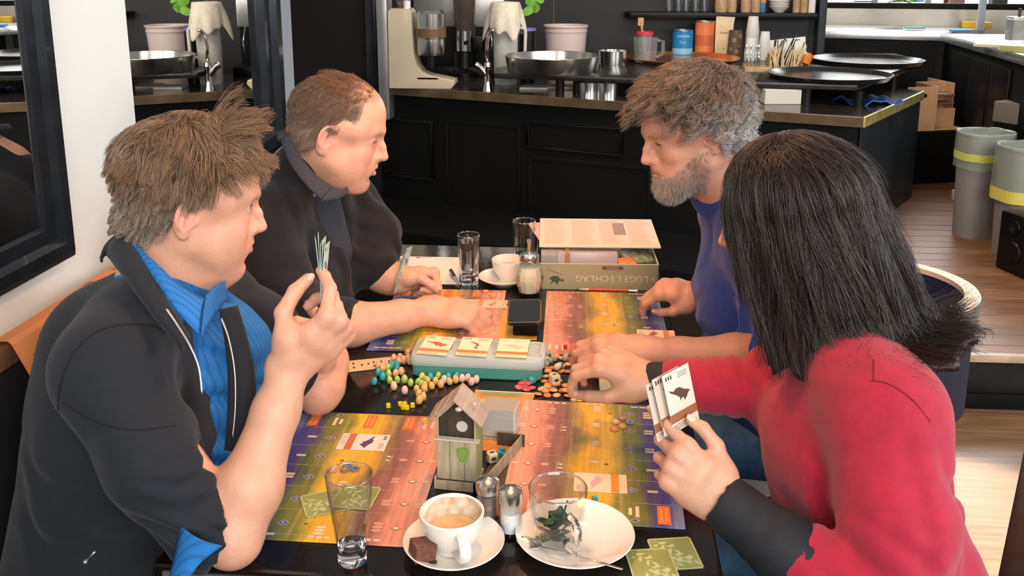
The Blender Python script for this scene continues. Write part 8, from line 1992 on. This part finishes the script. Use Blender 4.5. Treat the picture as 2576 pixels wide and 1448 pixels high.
for i in range(9500):
    ph = rs.uniform(-math.pi, math.pi); front = abs(ph) < f0_
    t0 = rs.uniform(.0, .62) if not front else rs.uniform(.0, .2); t1 = min(1.06, t0 + rs.uniform(.28, .6))
    ofs = rs.uniform(-.006, .006); k = 13; pts = []; dph = rs.normal() * .06; clp = mnoise.noise(V((ph * 6, t0 * 2, 5))) * .26; sp = rs.rand() ** 3; cr = rs.normal() * .55 + .35
    for j in range(k):
        t = t0 + (t1 - t0) * j / (k - 1); f_ = (j / (k - 1)); w_ = max(0, 1 - t / .30) ** 1.5; pp = ph + dph * f_ + clp * f_ * f_ + (.03 + .05 * t) * math.sin(9 * t + 9 * ph + 2.5 * clp * 9) + cr * w_
        e_ = f0_ * min(1, t / .30) * (.80 + .20 * min(1, max(0, (t - .46) / .2)))
        if abs(pp) < e_: pp = math.copysign(e_ + .10 * rs.rand() * f_, ph)
        p = hullD(pp, min(t, 1.0))
        if t > 1: p = p - np.array((0, 0, .12 * (t - 1)))
        d_ = np.array((p[0], p[1] + .012, 0)); d_ /= np.linalg.norm(d_) + 1e-6
        pts.append(MD @ V(p + d_ * (ofs + .016 * sp * f_ * f_ + (.004 + .006 * t) * math.sin(ph * 15 + 6 * t + 20 * clp))))
    st_.append(pts); b_ = rs.uniform(.5, 1.5) * (1 + 1.1 * max(0, mnoise.noise(V((ph * 4.5, .3, t0 * 1.5)))) * 2); cl_.append(np.array((.021, .014, .0115)) * b_ if rs.rand() > .10 else np.array((.075, .048, .035)) * rs.uniform(.6, 1.3))
curves('hair_strands', st_, .00055, hmD, hr, np.array(cl_))
# flyaway flip at her nape and stray front lock
st_ = []
for i in range(1300):
    ph = math.pi + rs.normal() * .5; p0 = hullD(ph, .84); q0 = np.array(p0) + rs.normal(size=3) * .008; d_ = np.array((math.sin(ph), math.cos(ph), 0)); L_ = .035 + .05 * abs(mnoise.noise(V((ph * 9, 1, 1)))) * 2 + rs.uniform(0, .02); pts = []
    for j in range(9): u = j / 8; pts.append(MD @ V(q0 + d_ * (L_ * u * u * 1.1) + np.array((0, 0, -.055 * u + (.040 + .05 * mnoise.noise(V((ph * 7, 3, 1)))) * u * u + .0 * u)) + rs.normal(size=3) * .0006))
    st_.append(pts)
curves('hair_flip', st_, .00045, hmD, hr)
st_ = []
for i in range(260):
    u0 = rs.uniform(0, .35); pts = []
    for j in range(10):
        u = u0 + (1 - u0) * j / 9; x = lerp(V((1985, 372, 0)), V((1848, 540, 0)), min(1, u * 2)) if u < .5 else lerp(V((1848, 540, 0)), V((1868, 770, 0)), (u - .5) * 2)
        pts.append(PD(x.x + 14 * math.sin(u * 3.14) * rs.uniform(-1, 1) - 16 * math.sin(math.pi * u), x.y, 1.50 + .02 * rs.uniform(-1, 1) + .03 * u))
    st_.append(pts)
curves('front_lock', st_, .0005, hmD, hr)
# the cards in her hand
thD = M1 @ V((.108, -.054, -.020)); dd = (thD - CAMP).dot(FWD)
for i, (x0, y0, tl, dz) in enumerate(((1672, 1022, .22, .012), (1688, 1008, .24, .008), (1712, 1000, .22, .003))):
    upv = view(-tl, 1, .10).normalized(); ax_ = view(.80, -.05, -.60); nz_ = ax_.cross(upv).normalized(); ax2 = upv.cross(nz_).normalized(); c_ = PD(x0, y0, dd + dz)
    bird_card(Matrix(((ax2.x, upv.x, nz_.x, c_.x), (ax2.y, upv.y, nz_.y, c_.y), (ax2.z, upv.z, nz_.z, c_.z), (0, 0, 0, 1))), ('leftmost', 'middle', 'rightmost and best seen')[i] + ' of the bird cards held by the woman', (.70, .62, .52), (.33, .12, .05), (.10, .05, .03), (1, 1, 0)[i], 'held_card', 'cards held by the woman')
# thin chain and ring are left to the photograph; a silver ring on the reaching hand
# ------------------------------------------------------------------ chairs
def tub_chair(P, rz, label):
    o = thing('tub_chair', label, 'chair', P, rz); M_nv = mat('navy_upholstery', (.012, .013, .030), .6, bump=.0005, bscale=200); M_al = mat('aluminium_rim', (.62, .63, .66), .28, .9); M_ed = mat('blond_edge', (.66, .46, .28), .45)
    R_, n = .225, 36; a0, a1 = -1.15, 1.25
    def shell(r0, r1, z0, z1, name, m, a0=a0, a1=a1):
        q = MB()
        for i in range(n + 1):
            a = a0 + (a1 - a0) * i / n; c, s = math.cos(a), math.sin(a) * .92
            for r, z in ((r0, z0), (r1, z0), (r1, z1), (r0, z1)): q.v.append((r * c, r * s, z))
        q.f = [(i * 4 + k, (i + 1) * 4 + k, (i + 1) * 4 + (k + 1) % 4, i * 4 + (k + 1) % 4) for i in range(n) for k in range(4)] + [(0, 1, 2, 3), (n * 4 + 3, n * 4 + 2, n * 4 + 1, n * 4)]
        return q.build(name, m, o, smooth='auto')
    shell(R_ - .022, R_, .60, .86, 'backrest', M_nv); shell(R_ - .026, R_ + .006, .86, .872, 'top_edge', M_ed); shell(R_ + .0, R_ + .008, .80, .868, 'rim', M_al)
    for a in (a0, a1):
        q = MB(); c, s = math.cos(a), math.sin(a) * .92; q.box((c * (R_ - .008), s * (R_ - .008), .64), (.040, .020, .46), rot=a); q.build('arm_post', M_al, o, bevel=.004)
    q = MB(); q.lathe([(.0001, .40), (R_ - .03, .40), (R_ - .02, .43), (R_ - .05, .47), (.0001, .48)], n=36); q.build('seat', M_nv, o, smooth='auto')
    for a in (.8, 2.35, 3.93, 5.5):
        q = MB(); q.tube([(.22 * math.cos(a), .22 * math.sin(a), .40), (.25 * math.cos(a), .25 * math.sin(a), .0)], .013, 10); q.build('leg', M_al, o, smooth='auto')
    return o
tub_chair((.645, 2.12, 0), -.15, 'navy tub chair with an aluminium rim behind the bearded man')
# dark chair at the right edge
o = thing('wooden_chair', 'dark brown wooden chair whose back post leans in at the right edge', 'chair', (0, 0, 0)); M_dw = mat('dark_brown_wood', (.020, .013, .011), .4, var=.5, vscale=8, stretch=(6, 6, 1))
p0, p1 = PD(2536, 1460, 1.45), PD(2618, 1010, 1.62)
q = MB(); dv = (p1 - p0); q.tube([p0 - dv * 1.1 + V((.03, 0, 0)), p0 + V((.03, 0, 0)), p1 + V((.03, 0, 0))], [.045, .045, .040], 4, up=RGT); q.build('back_post', M_dw, o, bevel=.006)
q = MB(); q.tube([p0 - dv * 1.1 + RGT * .42, p0 + RGT * .42, p1 + RGT * .42], [.045, .045, .040], 4, up=RGT); q.build('back_post', M_dw, o, bevel=.006)
for t in (.35, .95):
    a_ = lerp(p0, p1, t); q = MB(); q.tube([a_ + RGT * .03, a_ + RGT * .42], .03, 4, flat=1.5, up=UPV); q.build('back_rail', M_dw, o, bevel=.005)
sz = .45; a_ = lerp(p0 - dv * 1.1, p0, .75); q = MB(); q.box((p0.x + .25, p0.y - .22, sz), (.44, .42, .04)); q.build('seat', M_dw, o, bevel=.012)
for x_, y_ in ((.06, -.40), (.44, -.40)):
    q = MB(); q.box((p0.x + x_, p0.y + y_, sz / 2), (.042, .042, sz)); q.build('leg', M_dw, o, bevel=.005)
